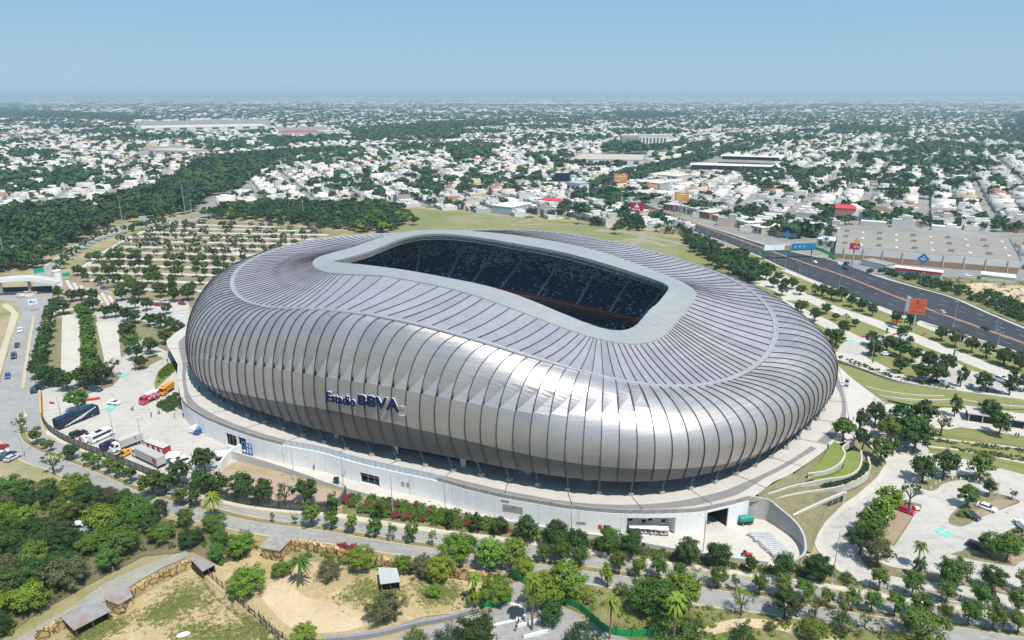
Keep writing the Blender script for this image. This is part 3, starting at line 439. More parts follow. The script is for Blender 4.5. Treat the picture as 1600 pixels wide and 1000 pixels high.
for i in range(NR):
    j = (i + 1) % NR; pa = PT_[i]
    tb0, tb1 = TB[i], TB[j]
    def row(t, s=0.0):
        # t for both sides, scaled so that the band edge meets on both ribs
        return (prof(i, t), prof(j, t))
    has = TS[i] is not None and TS[j] is not None
    if has:
        ts = 0.5 * (TS[i] + TS[j])
        hb = 0.20 if ts > 0.3 else 0.08
        ta = max(ts - hb, 0.05)
        q = ta * 0.45
        xm = PX(*prof(i, ts))[0]
        dep = 0.62 * min(1, max(0, (1075 - xm) / 150)) * min(1, max(0.25, (xm - 285) / 60))
        lo = lambda P, d, n: P - n * d * 0.8 - np.array([0, 0, d * 0.5])
        ni, nj = DN[i], DN[j]
        rows = [row(t) for t in np.linspace(0, q, 5)]
        for k in range(1, 6):
            t = q + (ta - q) * k / 5
            l, r = row(t); rows.append((l, lo(r, dep * (k / 5) ** 2, nj)))
        addgrid(rows, True, pa)
        for k in range(4, len(rows) - 1):          # lap of the sheet at the next seam
            o = len(V); t_a = q + (ta - q) * (k - 4) / 5; t_b = q + (ta - q) * (k - 3) / 5
            V.extend([tuple(rows[k][1]), tuple(prof(j, t_a)), tuple(prof(j, t_b)), tuple(rows[k + 1][1])]); F.append((o, o + 1, o + 2, o + 3)); SM.append(False); PA.append(pa); MI.append(0)
        o = len(V); V.extend([tuple(rows[-1][1]), tuple(prof(j, ta)), tuple(prof(j, ts))]); F.append((o, o + 1, o + 2)); SM.append(False); PA.append(pa); MI.append(0)
        La, Ra = rows[-1]; Lb, Rb = prof(i, ts), prof(j, ts)
        # fold runs from the right rib high up to the left rib at the seam
        nfold = 6
        o = len(V); up = []
        for k in range(nfold + 1):
            f = k / nfold
            t = ta + (ts - ta) * f
            l = prof(i, t); l = lo(l, dep * f ** 1.5, ni); up.append(l)
        # upper part: fan of the left edge with the fold line
        fold = [Ra + (up[-1] - Ra) * (k / nfold) for k in range(nfold + 1)]
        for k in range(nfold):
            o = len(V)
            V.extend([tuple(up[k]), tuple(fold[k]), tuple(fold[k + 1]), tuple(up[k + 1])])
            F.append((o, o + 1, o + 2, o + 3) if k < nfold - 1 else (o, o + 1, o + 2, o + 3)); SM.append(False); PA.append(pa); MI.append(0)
        o = len(V); V.extend([tuple(Ra), tuple(Rb), tuple(up[-1])]); F.append((o, o + 1, o + 2)); SM.append(False); PA.append(0.85 + pa * .15); MI.append(0)  # triangle painted lighter, standing in for light on the shallow fold
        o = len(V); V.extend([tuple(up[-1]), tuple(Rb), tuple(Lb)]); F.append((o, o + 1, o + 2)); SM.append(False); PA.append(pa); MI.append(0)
        t0 = ts
    else:
        t0 = 0.0
    n = 12 if has else 18
    rows = []
    for k in range(n + 1):
        f = k / n
        rows.append((prof(i, t0 + (tb0 - t0) * f), prof(j, t0 + (tb1 - t0) * f)))
    addgrid(rows, True, pa)
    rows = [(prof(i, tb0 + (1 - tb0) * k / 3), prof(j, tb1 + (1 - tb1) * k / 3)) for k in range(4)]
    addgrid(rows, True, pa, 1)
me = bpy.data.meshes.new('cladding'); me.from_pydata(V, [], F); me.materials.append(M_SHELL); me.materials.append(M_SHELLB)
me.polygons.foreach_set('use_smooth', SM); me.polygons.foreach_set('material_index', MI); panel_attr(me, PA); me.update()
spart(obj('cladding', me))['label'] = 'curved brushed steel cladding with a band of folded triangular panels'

# roof between gutter and inner ring
V = []; F = []; PA = []
for i in range(NR):
    j = (i + 1) % NR; o = len(V); n = 4
    for k in range(n + 1):
        f = k / n
        for a in (i, j):
            p = NB[a] * (1 - f) + NC[a] * f; p = p + np.array([0, 0, -0.6 * math.sin(math.pi * f)]); V.append(tuple(p))
    for k in range(n): F.append((o + 2 * k, o + 2 * k + 2, o + 2 * k + 3, o + 2 * k + 1)); PA.append(PT_[(i * 7) % NR])
me = bpy.data.meshes.new('ribbed_roof'); me.from_pydata(V, [], F); me.materials.append(M_ROOF); panel_attr(me, PA); me.update()
spart(obj('ribbed_roof', me))['label'] = 'grey ribbed roof sheeting around the opening'
# smooth ring between inner ring edge and rim, thick fascia down
mb = MB(); n = NR
rows = [NB, NB + np.array([0, 0, 0.35]), NA + np.array([0, 0, 0.1]), NA - np.array([0, 0, 0.7])]
for a, b in zip(rows[:-1], rows[1:]):
    for i in range(n):
        j = (i + 1) % n; mb.add([a[i], b[i], b[j], a[j]], [(0, 1, 2, 3)])
o = mb.build('roof_edge_ring', M_RING); panel_attr(o.data, [0.5] * len(o.data.polygons)); spart(o)
for i in range(0, NR, 2):
    x, y = PX(*NB[i])
    if y < 505 or x < 890: continue
    mb = MB(); mb.tube(NA[i] + np.array([0, 0, 0.10]), NB[i] + np.array([0, 0, 0.35]), 0.07, 0.07, 4)
    spart(mb.build('ring_joint', M_GUT))
# walkway truss under the rim
mb = MB()
for dz, off in ((-0.9, 0.0), (-1.6, 0.15), (-2.3, 0.15)):
    P = [Vector(NA[i] + DA[i] * off + np.array([0, 0, dz])) for i in range(NR)] ; P.append(P[0]); mb.path(P, 0.09, 4)
for i in range(NR):
    a = NA[i] + np.array([0, 0, -.8]); b = NA[(i + 1) % NR] + DA[i] * 0.15 + np.array([0, 0, -2.3]); mb.tube(a, b, 0.06, 0.06, 3)
spart(mb.build('rim_truss', M_POLE))
# gutter ring
mb = MB()
CD = np.roll(NC, -1, 0) - np.roll(NC, 1, 0); CD[:, 2] = 0; CD /= np.linalg.norm(CD, axis=1, keepdims=True); CN = np.stack([-CD[:, 1], CD[:, 0], CD[:, 2] * 0], 1)
secs = [(-0.75, -0.1), (-0.7, 0.32), (-0.35, 0.36), (-0.3, 0.2), (0.3, 0.2), (0.35, 0.36), (0.7, 0.32), (0.75, -0.25)]
for i in range(NR):
    j = (i + 1) % NR
    for (a, za), (b, zb) in zip(secs[:-1], secs[1:]):
        mb.add([NC[i] + CN[i] * a + [0, 0, za], NC[i] + CN[i] * b + [0, 0, zb], NC[j] + CN[j] * b + [0, 0, zb], NC[j] + CN[j] * a + [0, 0, za]], [(0, 1, 2, 3)])
spart(mb.build('gutter_ring', M_GUT))
# standing seams
def fin(mb, P, up, side, w, h):
    n = len(P); o = len(mb.v)
    for p, u_, s_ in zip(P, up, side):
        for a, b in ((-w, -0.05), (-w, h), (w, h), (w, -0.05)): mb.v.append(tuple(p + s_ * a + u_ * b))
    for k in range(n - 1):
        for q in range(3): mb.f.append((o + 4 * k + q, o + 4 * k + q + 1, o + 4 * k + q + 5, o + 4 * k + q + 4)); mb.m.append(0)
mr = MB(); ms = MB()
for i in range(NR):
    sd = NS[(i + 1) % NR] - NS[i - 1]; sd[2] = 0; sd = sd / np.linalg.norm(sd)
    ts = np.linspace(0.02, 1, 22); P = [prof(i, t) for t in ts]
    up = []
    for k in range(len(P)):
        d = P[min(k + 1, 21)] - P[max(k - 1, 0)]; d = d / np.linalg.norm(d); u_ = np.cross(sd, d); u_ /= np.linalg.norm(u_)
        if u_ @ (DN[i] + np.array([0, 0, 0.8])) < 0: u_ = -u_
        up.append(u_)
    fin(ms, P, up, [sd] * 22, 0.075, 0.25)
    sb = NB[(i + 1) % NR] - NB[i - 1]; sb = sb / np.linalg.norm(sb)
    P = [NB[i] * (1 - f) + NC[i] * f + np.array([0, 0, -0.6 * math.sin(math.pi * f)]) for f in np.linspace(0.01, 0.97, 6)]
    fin(mr, P, [np.array([0, 0, 1.0])] * 6, [sb] * 6, 0.075, 0.24)
spart(ms.build('cladding_seam', M_RIB)); spart(mr.build('roof_seam', M_RIB))
# soffit, inside lining
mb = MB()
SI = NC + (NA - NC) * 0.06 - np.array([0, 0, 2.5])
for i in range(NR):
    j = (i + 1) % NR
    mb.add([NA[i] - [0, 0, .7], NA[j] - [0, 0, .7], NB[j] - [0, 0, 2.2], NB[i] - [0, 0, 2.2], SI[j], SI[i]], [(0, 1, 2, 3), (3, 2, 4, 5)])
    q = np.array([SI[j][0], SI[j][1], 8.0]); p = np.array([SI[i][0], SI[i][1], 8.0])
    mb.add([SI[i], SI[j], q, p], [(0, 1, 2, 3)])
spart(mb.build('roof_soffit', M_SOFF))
# seating bowl
def roof_z(i, off):
    a, b, c = NA[i], NB[i], NC[i]
    h = lambda p: math.hypot(p[0] - a[0], p[1] - a[1])
    hb, hc = h(b), h(c)
    return a[2] + (b[2] - a[2]) * off / hb if off < hb else b[2] + (c[2] - b[2]) * min(1, (off - hb) / max(hc - hb, 1))
def reach(i): return math.hypot(*(NC[i] - NA[i])[:2]) * 0.86
def tier(name, off0, z0, rows, dr, dz, m, label):
    mb = MB()
    for k in range(rows):
        o0 = off0 + k * dr; z = z0 + k * dz
        for i in range(NR):
            j = (i + 1) % NR
            a, b = NA[i] * [1, 1, 0], NA[j] * [1, 1, 0]
            if o0 + dr > min(reach(i), reach(j)) or z > min(roof_z(i, o0 + dr), roof_z(j, o0 + dr)) - 3.4: continue
            p0 = a + DA[i] * o0; p1 = b + DA[j] * o0; q0 = a + DA[i] * (o0 + dr); q1 = b + DA[j] * (o0 + dr)
            mb.add([p0 + [0, 0, z - dz], p1 + [0, 0, z - dz], p1 + [0, 0, z], p0 + [0, 0, z], q0 + [0, 0, z], q1 + [0, 0, z]], [(0, 1, 2, 3), (3, 2, 5, 4)])
    o = spart(mb.build(name, m)); o['label'] = label; return o
tier('lower_stand', -4.0, 4.5, 18, 0.95, 0.62, M_SEAT, 'lower tier of dark blue seats')
tier('upper_stand', 7.0, 20.4, 30, 0.92, 0.62, M_SEAT, 'upper tier of navy seats patterned with pale ones')
mb = MB(); mg = MB(); mk = MB()
P = [Vector(NA[i] * [1, 1, 0] + DA[i] * 6.9) for i in range(NR)] + [Vector(NA[0] * [1, 1, 0] + DA[0] * 6.9)]
mb.wall(P, 0.25, 19.5, 20.5); spart(mb.build('red_rail', mat('red_balustrade', (0.55, 0.05, 0.05), 0.6, col2=(0.35, 0.03, 0.04), scale=0.8, contrast=3)))
for off, z in ((2.0, 15.0), (5.0, 17.0), (12.5, 16.0)):
    P = [Vector(NA[i] * [1, 1, 0] + DA[i] * off) for i in range(NR)]; P.append(P[0]); mg.wall(P, 0.12, z + .3, z + 0.65)
spart(mg.build('gallery_rail', mat('green_grey_rail', (0.05, 0.11, 0.11), 0.6, col2=(0.03, 0.07, 0.07), scale=0.5)))
for i in range(0, NR, 6):
    mk = MB(); d = DA[i]; s_ = np.array([-d[1], d[0], 0]) * 0.6
    for k in range(30):
        if 8 + k * 0.92 > reach(i) or 20.5 + k * 0.62 > roof_z(i, 8 + k * 0.92) - 3.6: break
        a = NA[i] * [1, 1, 0] + d * (7 + k * 0.92) + [0, 0, 20.62 + k * 0.62]; b = a + d * 0.92
        mk.add([a - s_ - [0, 0, .62], a + s_ - [0, 0, .62], a - s_, a + s_, b + s_, b - s_], [(0, 1, 3, 2), (2, 3, 4, 5)])
        if k: n_ = len(mk.v); mk.add([mk.v[n_ - 7], mk.v[n_ - 8], mk.v[n_ - 5], mk.v[n_ - 6]], [(0, 1, 2, 3)])
    if mk.v: spart(mk.build('stand_aisle', M_STEP))
mb = MB()
P = [NA[i] * [1, 1, 0] - DA[i] * 4.0 for i in range(NR)]
mb.add([p + [0, 0, 3.8] for p in P], [tuple(range(NR))]); spart(mb.build('pitch', M_TURF))
# concourse: recessed dark wall, soffit under the hem, columns on footings
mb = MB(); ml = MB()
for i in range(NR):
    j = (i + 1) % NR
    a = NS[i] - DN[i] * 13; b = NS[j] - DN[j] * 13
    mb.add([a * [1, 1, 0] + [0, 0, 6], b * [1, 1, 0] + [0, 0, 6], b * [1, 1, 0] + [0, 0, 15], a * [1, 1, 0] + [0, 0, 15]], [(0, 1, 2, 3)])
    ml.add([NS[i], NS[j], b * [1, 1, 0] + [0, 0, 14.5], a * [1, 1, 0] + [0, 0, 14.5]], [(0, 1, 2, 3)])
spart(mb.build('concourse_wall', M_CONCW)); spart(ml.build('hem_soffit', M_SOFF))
for i in range(0, NR, 2):
    if NS[i, 1] > 300: continue
    mb = MB()
    f = NS[i] - DN[i] * 2.6; f = np.array([f[0], f[1], 6.0]); rz = math.atan2(DN[i][1], DN[i][0])
    mb.tube(f + [0, 0, 0.8], NS[i] - DN[i] * 0.9 + [0, 0, 0.6], 0.38, 0.28, 6, 0)
    o = spart(mb.build('column', M_COLM))
    mb = MB(); mb.box(f, (1.5, 1.3, 1.0), 0, rz, 0.85); b = mb.build('footing', M_FOOT); b.parent = o
# kiosks and white pillars of the concourse
for i in range(0, NR, 5):
    if NS[i, 1] > 280: continue
    p = NS[i] - DN[i] * 9; mb = MB()
    mb.box((p[0], p[1], 6), (1.2, 2.2, 3.6), 0, math.atan2(DN[i][1], DN[i][0]))
    spart(mb.build('concourse_pillar', M_WHITE))

# lettering wrapped on the cladding
def rib_frac(px, py):
    best = None
    for i in range(NR):
        if NS[i, 1] > 230: continue
        for k in range(50, 100, 2):
            x, y = PX(*prof(i, k / 100)); d = (x - px) ** 2 + (y - py) ** 2
            if best is None or d < best[0]: best = (d, i, k / 100)
    return best[1], best[2]
def surf(fi, t, off):
    i = int(math.floor(fi)); f = fi - i
    p = prof(i, t) * (1 - f) + prof(i + 1, t) * f
    e = 0.01
    du = (prof(i + 1, t) - prof(i, t)); dv = prof(i, t + e) * (1 - f) + prof(i + 1, t + e) * f - p
    n = np.cross(du, dv); n /= np.linalg.norm(n)
    if n @ DN[i % NR] < 0: n = -n
    return p + n * off
def letters(name, text, c0, c1, m, ext, off, fat=0.0):
    """c0, c1: photo pixels of the lower left and lower right corner, height in px"""
    cu = bpy.data.curves.new(name, 'FONT'); cu.body = text; cu.extrude = ext; cu.offset = fat; cu.resolution_u = 3
    tmp = bpy.data.objects.new(name, cu); COL.objects.link(tmp)
    bpy.context.view_layer.update()
    me = bpy.data.meshes.new_from_object(tmp.evaluated_get(bpy.context.evaluated_depsgraph_get()))
    bpy.data.objects.remove(tmp)
    co = np.array([v.co[:] for v in me.vertices])
    base = letters.bounds.get(text)
    if base is None: base = (co[:, 0].min(), co[:, 0].max(), co[:, 1].min(), co[:, 1].max()); letters.bounds[text] = base
    x0, x1, y0, y1 = base
    (px0, py0, h0), (px1, py1, h1) = c0, c1
    out = []
    i0, t0 = rib_frac(px0, py0); i1, t1 = rib_frac(px1, py1)
    # fractional rib by interpolating picture x
    def ff(i, t, px):
        a = PX(*prof(i, t))[0]; b = PX(*prof(i + 1, t))[0]; return i + (px - a) / (b - a)
    f0, f1 = ff(i0, t0, px0), ff(i1, t1, px1)
    _, t0u = rib_frac(px0, py0 - h0); _, t1u = rib_frac(px1, py1 - h1)
    for x, y, z in co:
        u = (x - x0) / (x1 - x0); v = (y - y0) / (y1 - y0)
        tb = t0 + (t1 - t0) * u; tu = t0u + (t1u - t0u) * u
        out.append(surf(f0 + (f1 - f0) * u, tb + (tu - tb) * v, off + z))
    for vtx, p in zip(me.vertices, out): vtx.co = Vector(p)
    me.materials.clear(); me.materials.append(m); me.update()
    me.calc_loop_triangles()
    return spart(obj(name, me))
letters.bounds = {}
def sign_pair(text, c0, c1, fat):
    a = letters('lettering', text, c0, c1, M_NAVY, 0.22, 0.75, fat * .7)
    a['label'] = 'navy letters reading ' + text
    b = letters('lettering_backing', text, c0, c1, M_SIGNW, 0.12, 0.42, fat)
sign_pair('Estadio', (514, 624, 13), (558, 632, 14), 0.012)
sign_pair('BBVA', (562, 633, 17), (626, 642, 19), 0.035)
mb = MB()
for a, b in (((626, 633), (635, 636)), ((618, 645), (634, 647)), ((635, 636), (634, 647))):
    def sp(q):
        i, t = rib_frac(*q); x0 = PX(*prof(i, t))[0]; x1 = PX(*prof(i + 1, t))[0]
        return Vector(surf(i + (q[0] - x0) / (x1 - x0), t, 0.45))
    A_, B_ = sp(a), sp(b); mb.tube(A_, B_, 0.07, 0.07, 4)
spart(mb.build('sign_bracket', M_SIGNW))
# ------------------------------------------------------------------ ground sheets
LAY = 0.03
LC = [0.0]
def lz(layer):
    LC[0] += 0.0009; return layer * LAY + LC[0]
def sheet(name, px, m, layer, z=0.0, smooth=0, closed=True):
    """flat paved or planted sheet; px: photo points (x, y) or (x, y, z)"""
    P = [U(p[0], p[1], p[2] if len(p) > 2 else z) for p in px]
    if smooth: P = crom(P, smooth, True)
    dz = lz(layer)
    for p in P: p.z += dz
    mb = MB(); mb.add(P, [tuple(range(len(P)))])
    o = mb.build(name, m); me = o.data
    if me.polygons[0].normal.z < 0: me.flip_normals()
    return struct(o)
def line(px, z=0.0, n=6): return crom([U(p[0], p[1], p[2] if len(p) > 2 else z) for p in px], n) if n else [U(p[0], p[1], p[2] if len(p) > 2 else z) for p in px]
def strip(name, px, w, m, layer, z=0.0, n=6):
    mb = MB(); mb.ribbon(line(px, z, n), w, 0, lz(layer)); return struct(mb.build(name, m))
def kerb(px, w=0.35, h=0.14, m=None, n=6, name='kerb'):
    mb = MB(); mb.wall(line(px, 0, n), w, -0.02, h); return struct(mb.build(name, m or M_KERB))
def band(name, up, lo, m, layer, n=6):
    """sheet between two photo lines"""
    a, b = line(up, 0, n), line(lo, 0, n)
    P = a + b[::-1]; mb = MB(); dz = Vector((0, 0, lz(layer))); mb.add([p + dz for p in P], [tuple(range(len(P)))])
    o = mb.build(name, m)
    if o.data.polygons[0].normal.z < 0: o.data.flip_normals()
    return struct(o)
def offpx(pts, dy): return [(x, y + dy) for x, y in pts]

mb = MB(); mb.add([(-48000, -300, -0.12), (48000, -300, -0.12), (48000, 58000, -0.12), (-48000, 58000, -0.12)], [(0, 1, 2, 3)])
struct(mb.build('ground', M_CITYG))
# rough grassland round the stadium
sheet('grassland', [(-600, 1500), (-700, 700), (-300, 470), (-100, 360), (100, 352), (250, 335), (420, 318), (640, 322), (800, 332), (940, 345), (1060, 362), (1180, 395), (1260, 424), (1420, 485), (1560, 530), (1700, 590), (2300, 900), (2200, 1500)], M_DRY, 0)
# open field behind the stadium
sheet('field', [(600, 366), (620, 338), (640, 325), (760, 335), (840, 343), (900, 347), (990, 362), (1060, 372), (1100, 388), (1130, 405), (1080, 420), (900, 400), (700, 380)], M_FIELD, 2)
for pts, w in (([(690, 338), (790, 338), (830, 342), (800, 352), (860, 350), (930, 353)], 4), ([(930, 360), (970, 362), (1010, 370), (1060, 380), (1110, 392)], 7), ([(960, 378), (1000, 374), (1040, 385)], 5), ([(980, 352), (1005, 368), (985, 384)], 6)):
    strip('dirt_track', pts, w, mat('worn_track', (0.31, 0.275, 0.20), .95, col2=(.25, .225, .15), scale=.15, contrast=1.3), 3)
# avenue along the bottom
TOPC = [(62, 600), (64, 650), (72, 678), (108, 698), (170, 722), (232, 748), (270, 766), (330, 783), (400, 797), (500, 806), (600, 821), (700, 836), (800, 848), (925, 867), (1012, 881), (1100, 892), (1200, 906), (1300, 921), (1400, 938), (1500, 954), (1600, 973), (1760, 1003)]
MED = [(33, 645), (37, 682), (62, 702), (100, 716), (150, 735), (187, 751), (225, 768), (300, 789), (400, 813), (500, 826), (600, 843), (700, 858), (800, 873), (912, 889), (1000, 901), (1112, 918), (1200, 931), (1250, 940), (1350, 957), (1450, 971), (1600, 993), (1760, 1024)]
BOTC = [(-40, 600), (-20, 660), (0, 688), (32, 718), (75, 734), (112, 749), (150, 765), (200, 785), (300, 812), (400, 834), (500, 847), (600, 863), (700, 879), (800, 895), (912, 911), (1000, 927), (1100, 946), (1200, 959), (1350, 981), (1500, 1004), (1760, 1050)]
band('avenue', TOPC, BOTC, M_ROAD, 2)
band('pavement', offpx([p for p in TOPC if p[0] > 380], -7), [p for p in TOPC if p[0] > 380], M_CONC2, 4)
band('pavement', [(72, 672), (112, 692), (175, 716), (237, 741), (275, 758), (330, 774), (400, 789)], [p for p in TOPC if 72 <= p[0] <= 400], M_CONC2, 4)
kerb(TOPC, 0.4, 0.15, M_YKERB); kerb(offpx(BOTC, 1), 0.4, 0.15, M_KERB)
strip('median', MED, 1.5, M_SLOPE, 5)
a = line(MED)
for sgn in (1, -1):
    q = []
    for i, p in enumerate(a):
        d = (a[min(i + 1, len(a) - 1)] - a[max(i - 1, 0)]).normalized(); q.append(p + Vector((-d.y, d.x, 0)) * 0.85 * sgn)
    mb = MB(); mb.wall(q, 0.28, -0.02, 0.2); struct(mb.build('kerb', M_YKERB if sgn > 0 else M_KERB))
def dashes(name, px, w, l, gap, m, layer, n=6):
    P = line(px, 0, n); mb = MB(); acc = 0.0; dz = lz(layer + 1)
    for p, q in zip(P[:-1], P[1:]):
        d = q - p; L = d.length
        if L < 1e-4: continue
        d /= L; s = 0.0
        while s < L:
            ph = acc % (l + gap); st = min(L - s, (l - ph) if ph < l else (l + gap - ph)); st = max(st, 0.01)
            if ph < l: mb.ribbon([p + d * s, p + d * (s + st)], w, 0, dz)
            s += st; acc += st
    if mb.v: struct(mb.build(name, m))
def between(A_, B_, f, x0=-1e9, x1=1e9):
    out = []
    for x, y in A_:
        if x0 <= x <= x1: out.append((x, y + (curve_y(B_, x) - y) * f))
    return out
for f in (0.36, 0.7): dashes('lane_marking', between(TOPC[6:], MED, f), 0.16, 3, 5, M_PAINTW, 3.4)
dashes('lane_marking', between(MED[7:], BOTC, 0.5), 0.16, 3, 5, M_PAINTW, 3.4)
# left road with its junction and the curved road beyond the footbridge
sheet('road', [(-40, 720), (-20, 660), (-6, 622), (6, 580), (18, 530), (34, 490), (20, 472), (-40, 464), (-40, 446), (20, 452), (52, 447), (58, 437), (57, 427), (76, 413), (100, 397), (118, 385), (137, 374.5), (187, 355), (228, 349), (270, 344), (310, 339), (330, 331), (330, 340), (275, 349.5), (225, 353), (190, 363), (150, 379), (131, 388), (112, 399), (78, 428), (84, 450), (80, 472), (68, 495), (61, 545), (50, 590), (62, 612), (66, 660), (60, 690), (10, 712)], M_ROAD, 1.5)
strip('kerb_strip', [(57, 426), (76, 412), (100, 396), (137, 374), (187, 354.5), (270, 343.5)], 1.6, M_CONC2, 3, n=6)
strip('central_strip', [(36, 606), (40, 575), (46, 535), (53, 493)], 0.95, M_KERB, 3)
kerb([(34, 608), (38.5, 572), (44.5, 533), (52, 493)], 0.3, 0.16, M_YKERB)
dashes('lane_marking', [(52, 600), (55, 560), (60, 500)], 0.18, 3, 4, M_PAINTW, 3.4); dashes('lane_marking', [(17, 605), (28, 545), (42, 492)], 0.18, 3, 4, M_PAINTW, 3.4)
sheet('pavement', [(-45, 640), (-18, 640), (-8, 612), (4, 575), (16, 530), (30, 492), (20, 480), (10, 474), (2, 478), (18, 490), (8, 525), (-4, 560), (-30, 612)], M_KERB, 3)
sheet('traffic_island', [(37, 455), (46, 450), (56, 452), (54, 461), (42, 464), (36, 461)], M_CONC2, 3, smooth=4)
sheet('zebra_crossing', [(32, 648), (41, 646), (43, 650), (34, 652)], M_PAINTW, 3.4)
sheet('underpass_shade', [(-40, 463), (-40, 450), (82, 452), (82, 458), (20, 461)], M_ASPH, 2.4)  # dark sheet painting the shade under the footbridge onto the road
# left parking yard and pale plazas
sheet('parking_yard', [(66, 612), (68, 650), (76, 672), (112, 691), (175, 716), (237, 740), (275, 757), (330, 760), (345, 735), (362, 725), (420, 700), (520, 690), (520, 560), (300, 520), (295, 470), (200, 470), (150, 445), (108, 436), (98, 455), (86, 478), (72, 500), (66, 545), (56, 595)], M_CONC, 1)
# planting strips between the left lanes
for P in ([(85, 497), (97, 496), (95, 592), (72, 608), (58, 600), (66, 560), (72, 520)], [(125, 494), (150, 492), (163, 560), (160, 600), (124, 606), (125, 560)], [(184, 508), (215, 500), (300, 520), (296, 540), (262, 550), (215, 527), (218, 540), (188, 560)], [(206, 568), (245, 556), (256, 560), (216, 580)], [(122, 604), (180, 584), (188, 590), (175, 604), (124, 620), (100, 616)], [(86, 487), (120, 485), (112, 493), (88, 495)]):
    sheet('planting_bed', P, M_SLOPE, 2)
for P in ([(97, 492), (124, 492), (124.5, 592), (95, 592)], [(150, 504), (184, 504), (189, 560), (164, 566)]):
    sheet('concrete_lane', P, M_CONC2, 2.5)
for x0, x1, y0, y1 in ((128, 150, 500, 600),):
    pass
sheet('plaza', [(100, 437), (112, 432), (150, 447), (182, 462), (185, 480), (150, 488), (100, 480), (96, 462)], M_PAVER, 2)
for i in range(7):
    strip('paving_stripe', [(104 + i * 11, 438 + i * 4), (116 + i * 11, 458 + i * 4)], 1.6, M_CONC2, 3, n=0)
for i in range(7): strip('parking_marking', [(232, 481 + i * 5), (292, 478 + i * 5)], 1.4, M_PAINTW, 2.4, n=0)
# markings of the yard
for i in range(9):
    x = 168 + i * 8; y = 651 + i * 3.2
    strip('parking_marking', [(x, y), (x + 11, y + 5)], 0.14, M_PAINTW, 2, n=0)
for P in ([(163, 640), (172, 634), (181, 636), (174, 643)], [(186, 588), (194, 583), (204, 584), (192, 590)], [(1458, 831), (1466, 825), (1489, 835), (1481, 841)], [(1322, 535), (1328, 531), (1337, 533), (1331, 536)]):
    sheet('parking_marking', P, M_TEAL, 3.2)
mb = MB()
for pxs in ([(1462, 828.5), (1484, 838)], [(1467, 835), (1479, 829)]): mb.ribbon([U(*p) for p in pxs], 0.3, 0, lz(4.5))
struct(mb.build('parking_marking', M_PAINTW))
# dirt between the yard wall and the avenue fence
sheet('dirt_bank', [(275, 758), (330, 738), (362, 733), (420, 745), (467, 755), (530, 770), (535, 795), (500, 799), (400, 789), (330, 774)], mat('pink_dirt', (0.40, 0.30, 0.23), 0.95, col2=(0.34, 0.25, 0.19), scale=0.2, fine=0.1), 2)
# service yard in front of the white wall
YARD = [(362, 717), (420, 732), (467, 745), (530, 765), (605, 783), (680, 797), (797, 819), (887, 834), (975, 846), (1025, 856), (1087, 867), (1150, 877), (1200, 883)]
sheet('service_yard', YARD + [(1225, 886), (1252, 880), (1268, 862), (1266, 842), (1245, 818), (1180, 778), (1100, 770), (900, 760), (700, 715), (420, 690), (380, 705)], M_CONC2, 2.2)
# planted bank below the yard
band('planted_bank', [(535, 778), (605, 784), (680, 798), (797, 820), (887, 836), (975, 848), (1025, 858), (1087, 869), (1150, 879), (1200, 885), (1240, 885), (1275, 866), (1300, 885), (1330, 905), (1352, 917)], [(535, 801), (600, 813), (680, 826), (797, 840), (887, 854), (975, 868), (1025, 876), (1087, 884), (1150, 893), (1200, 899), (1240, 905), (1275, 911), (1300, 914), (1330, 919), (1350, 922)], M_SCRUB, 2)
# right campus
sheet('campus_ground', [(1060, 372), (1180, 400), (1255, 432), (1400, 493), (1600, 565), (1900, 690), (1900, 985), (1600, 957), (1500, 942), (1372, 922), (1350, 905), (1285, 830), (1290, 760), (1260, 600), (1150, 470), (1060, 410)], M_LAWN, 1)
sheet('parking_lot', [(1350, 915), (1320, 897), (1297, 880), (1279, 857), (1276, 837), (1284, 817), (1311, 796), (1341, 776), (1372, 747), (1387, 722), (1440, 706), (1500, 716), (1600, 742), (1900, 810), (1900, 1000), (1600, 962), (1500, 943), (1400, 927)], M_CONC, 2, smooth=0)
strip('pavement', [(1340, 905), (1318, 893), (1296, 876), (1281, 857), (1278, 837), (1286, 818), (1312, 797), (1342, 777), (1370, 750), (1385, 727)], 1.7, M_CONC2, 3.2)
kerb([(1346, 903), (1324, 891), (1302, 875), (1288, 857), (1284, 838), (1292, 821), (1317, 800), (1347, 780), (1376, 752), (1390, 727)], 0.25, 0.14, M_CONC2)
ISL = [([(1365, 866), (1362, 850), (1375, 830), (1395, 806), (1412, 792), (1434, 789), (1437, 792), (1400, 850), (1393, 853)], None),
       ([(1345, 872), (1360, 872), (1392, 886), (1440, 893), (1500, 904), (1600, 921), (1700, 940), (1700, 955), (1600, 936), (1500, 915), (1440, 908), (1395, 901), (1360, 890)], None),
       ([(1432, 760), (1440, 752), (1480, 745), (1535, 742), (1553, 750), (1545, 754), (1500, 751), (1475, 756), (1462, 766), (1450, 767)], None),
       ([(1482, 816), (1487, 803), (1510, 786), (1545, 770), (1593, 783), (1575, 793), (1540, 806), (1508, 822), (1492, 822)], None),
       ([(1489, 868), (1500, 862), (1540, 848), (1570, 832), (1600, 820), (1700, 790), (1700, 850), (1600, 876), (1585, 885), (1545, 880)], None),
       ([(1410, 790), (1420, 785), (1440, 790), (1432, 800)], None)]
for P, _ in ISL:
    sheet('planting_island', P, M_SLOPE, 3, smooth=4)
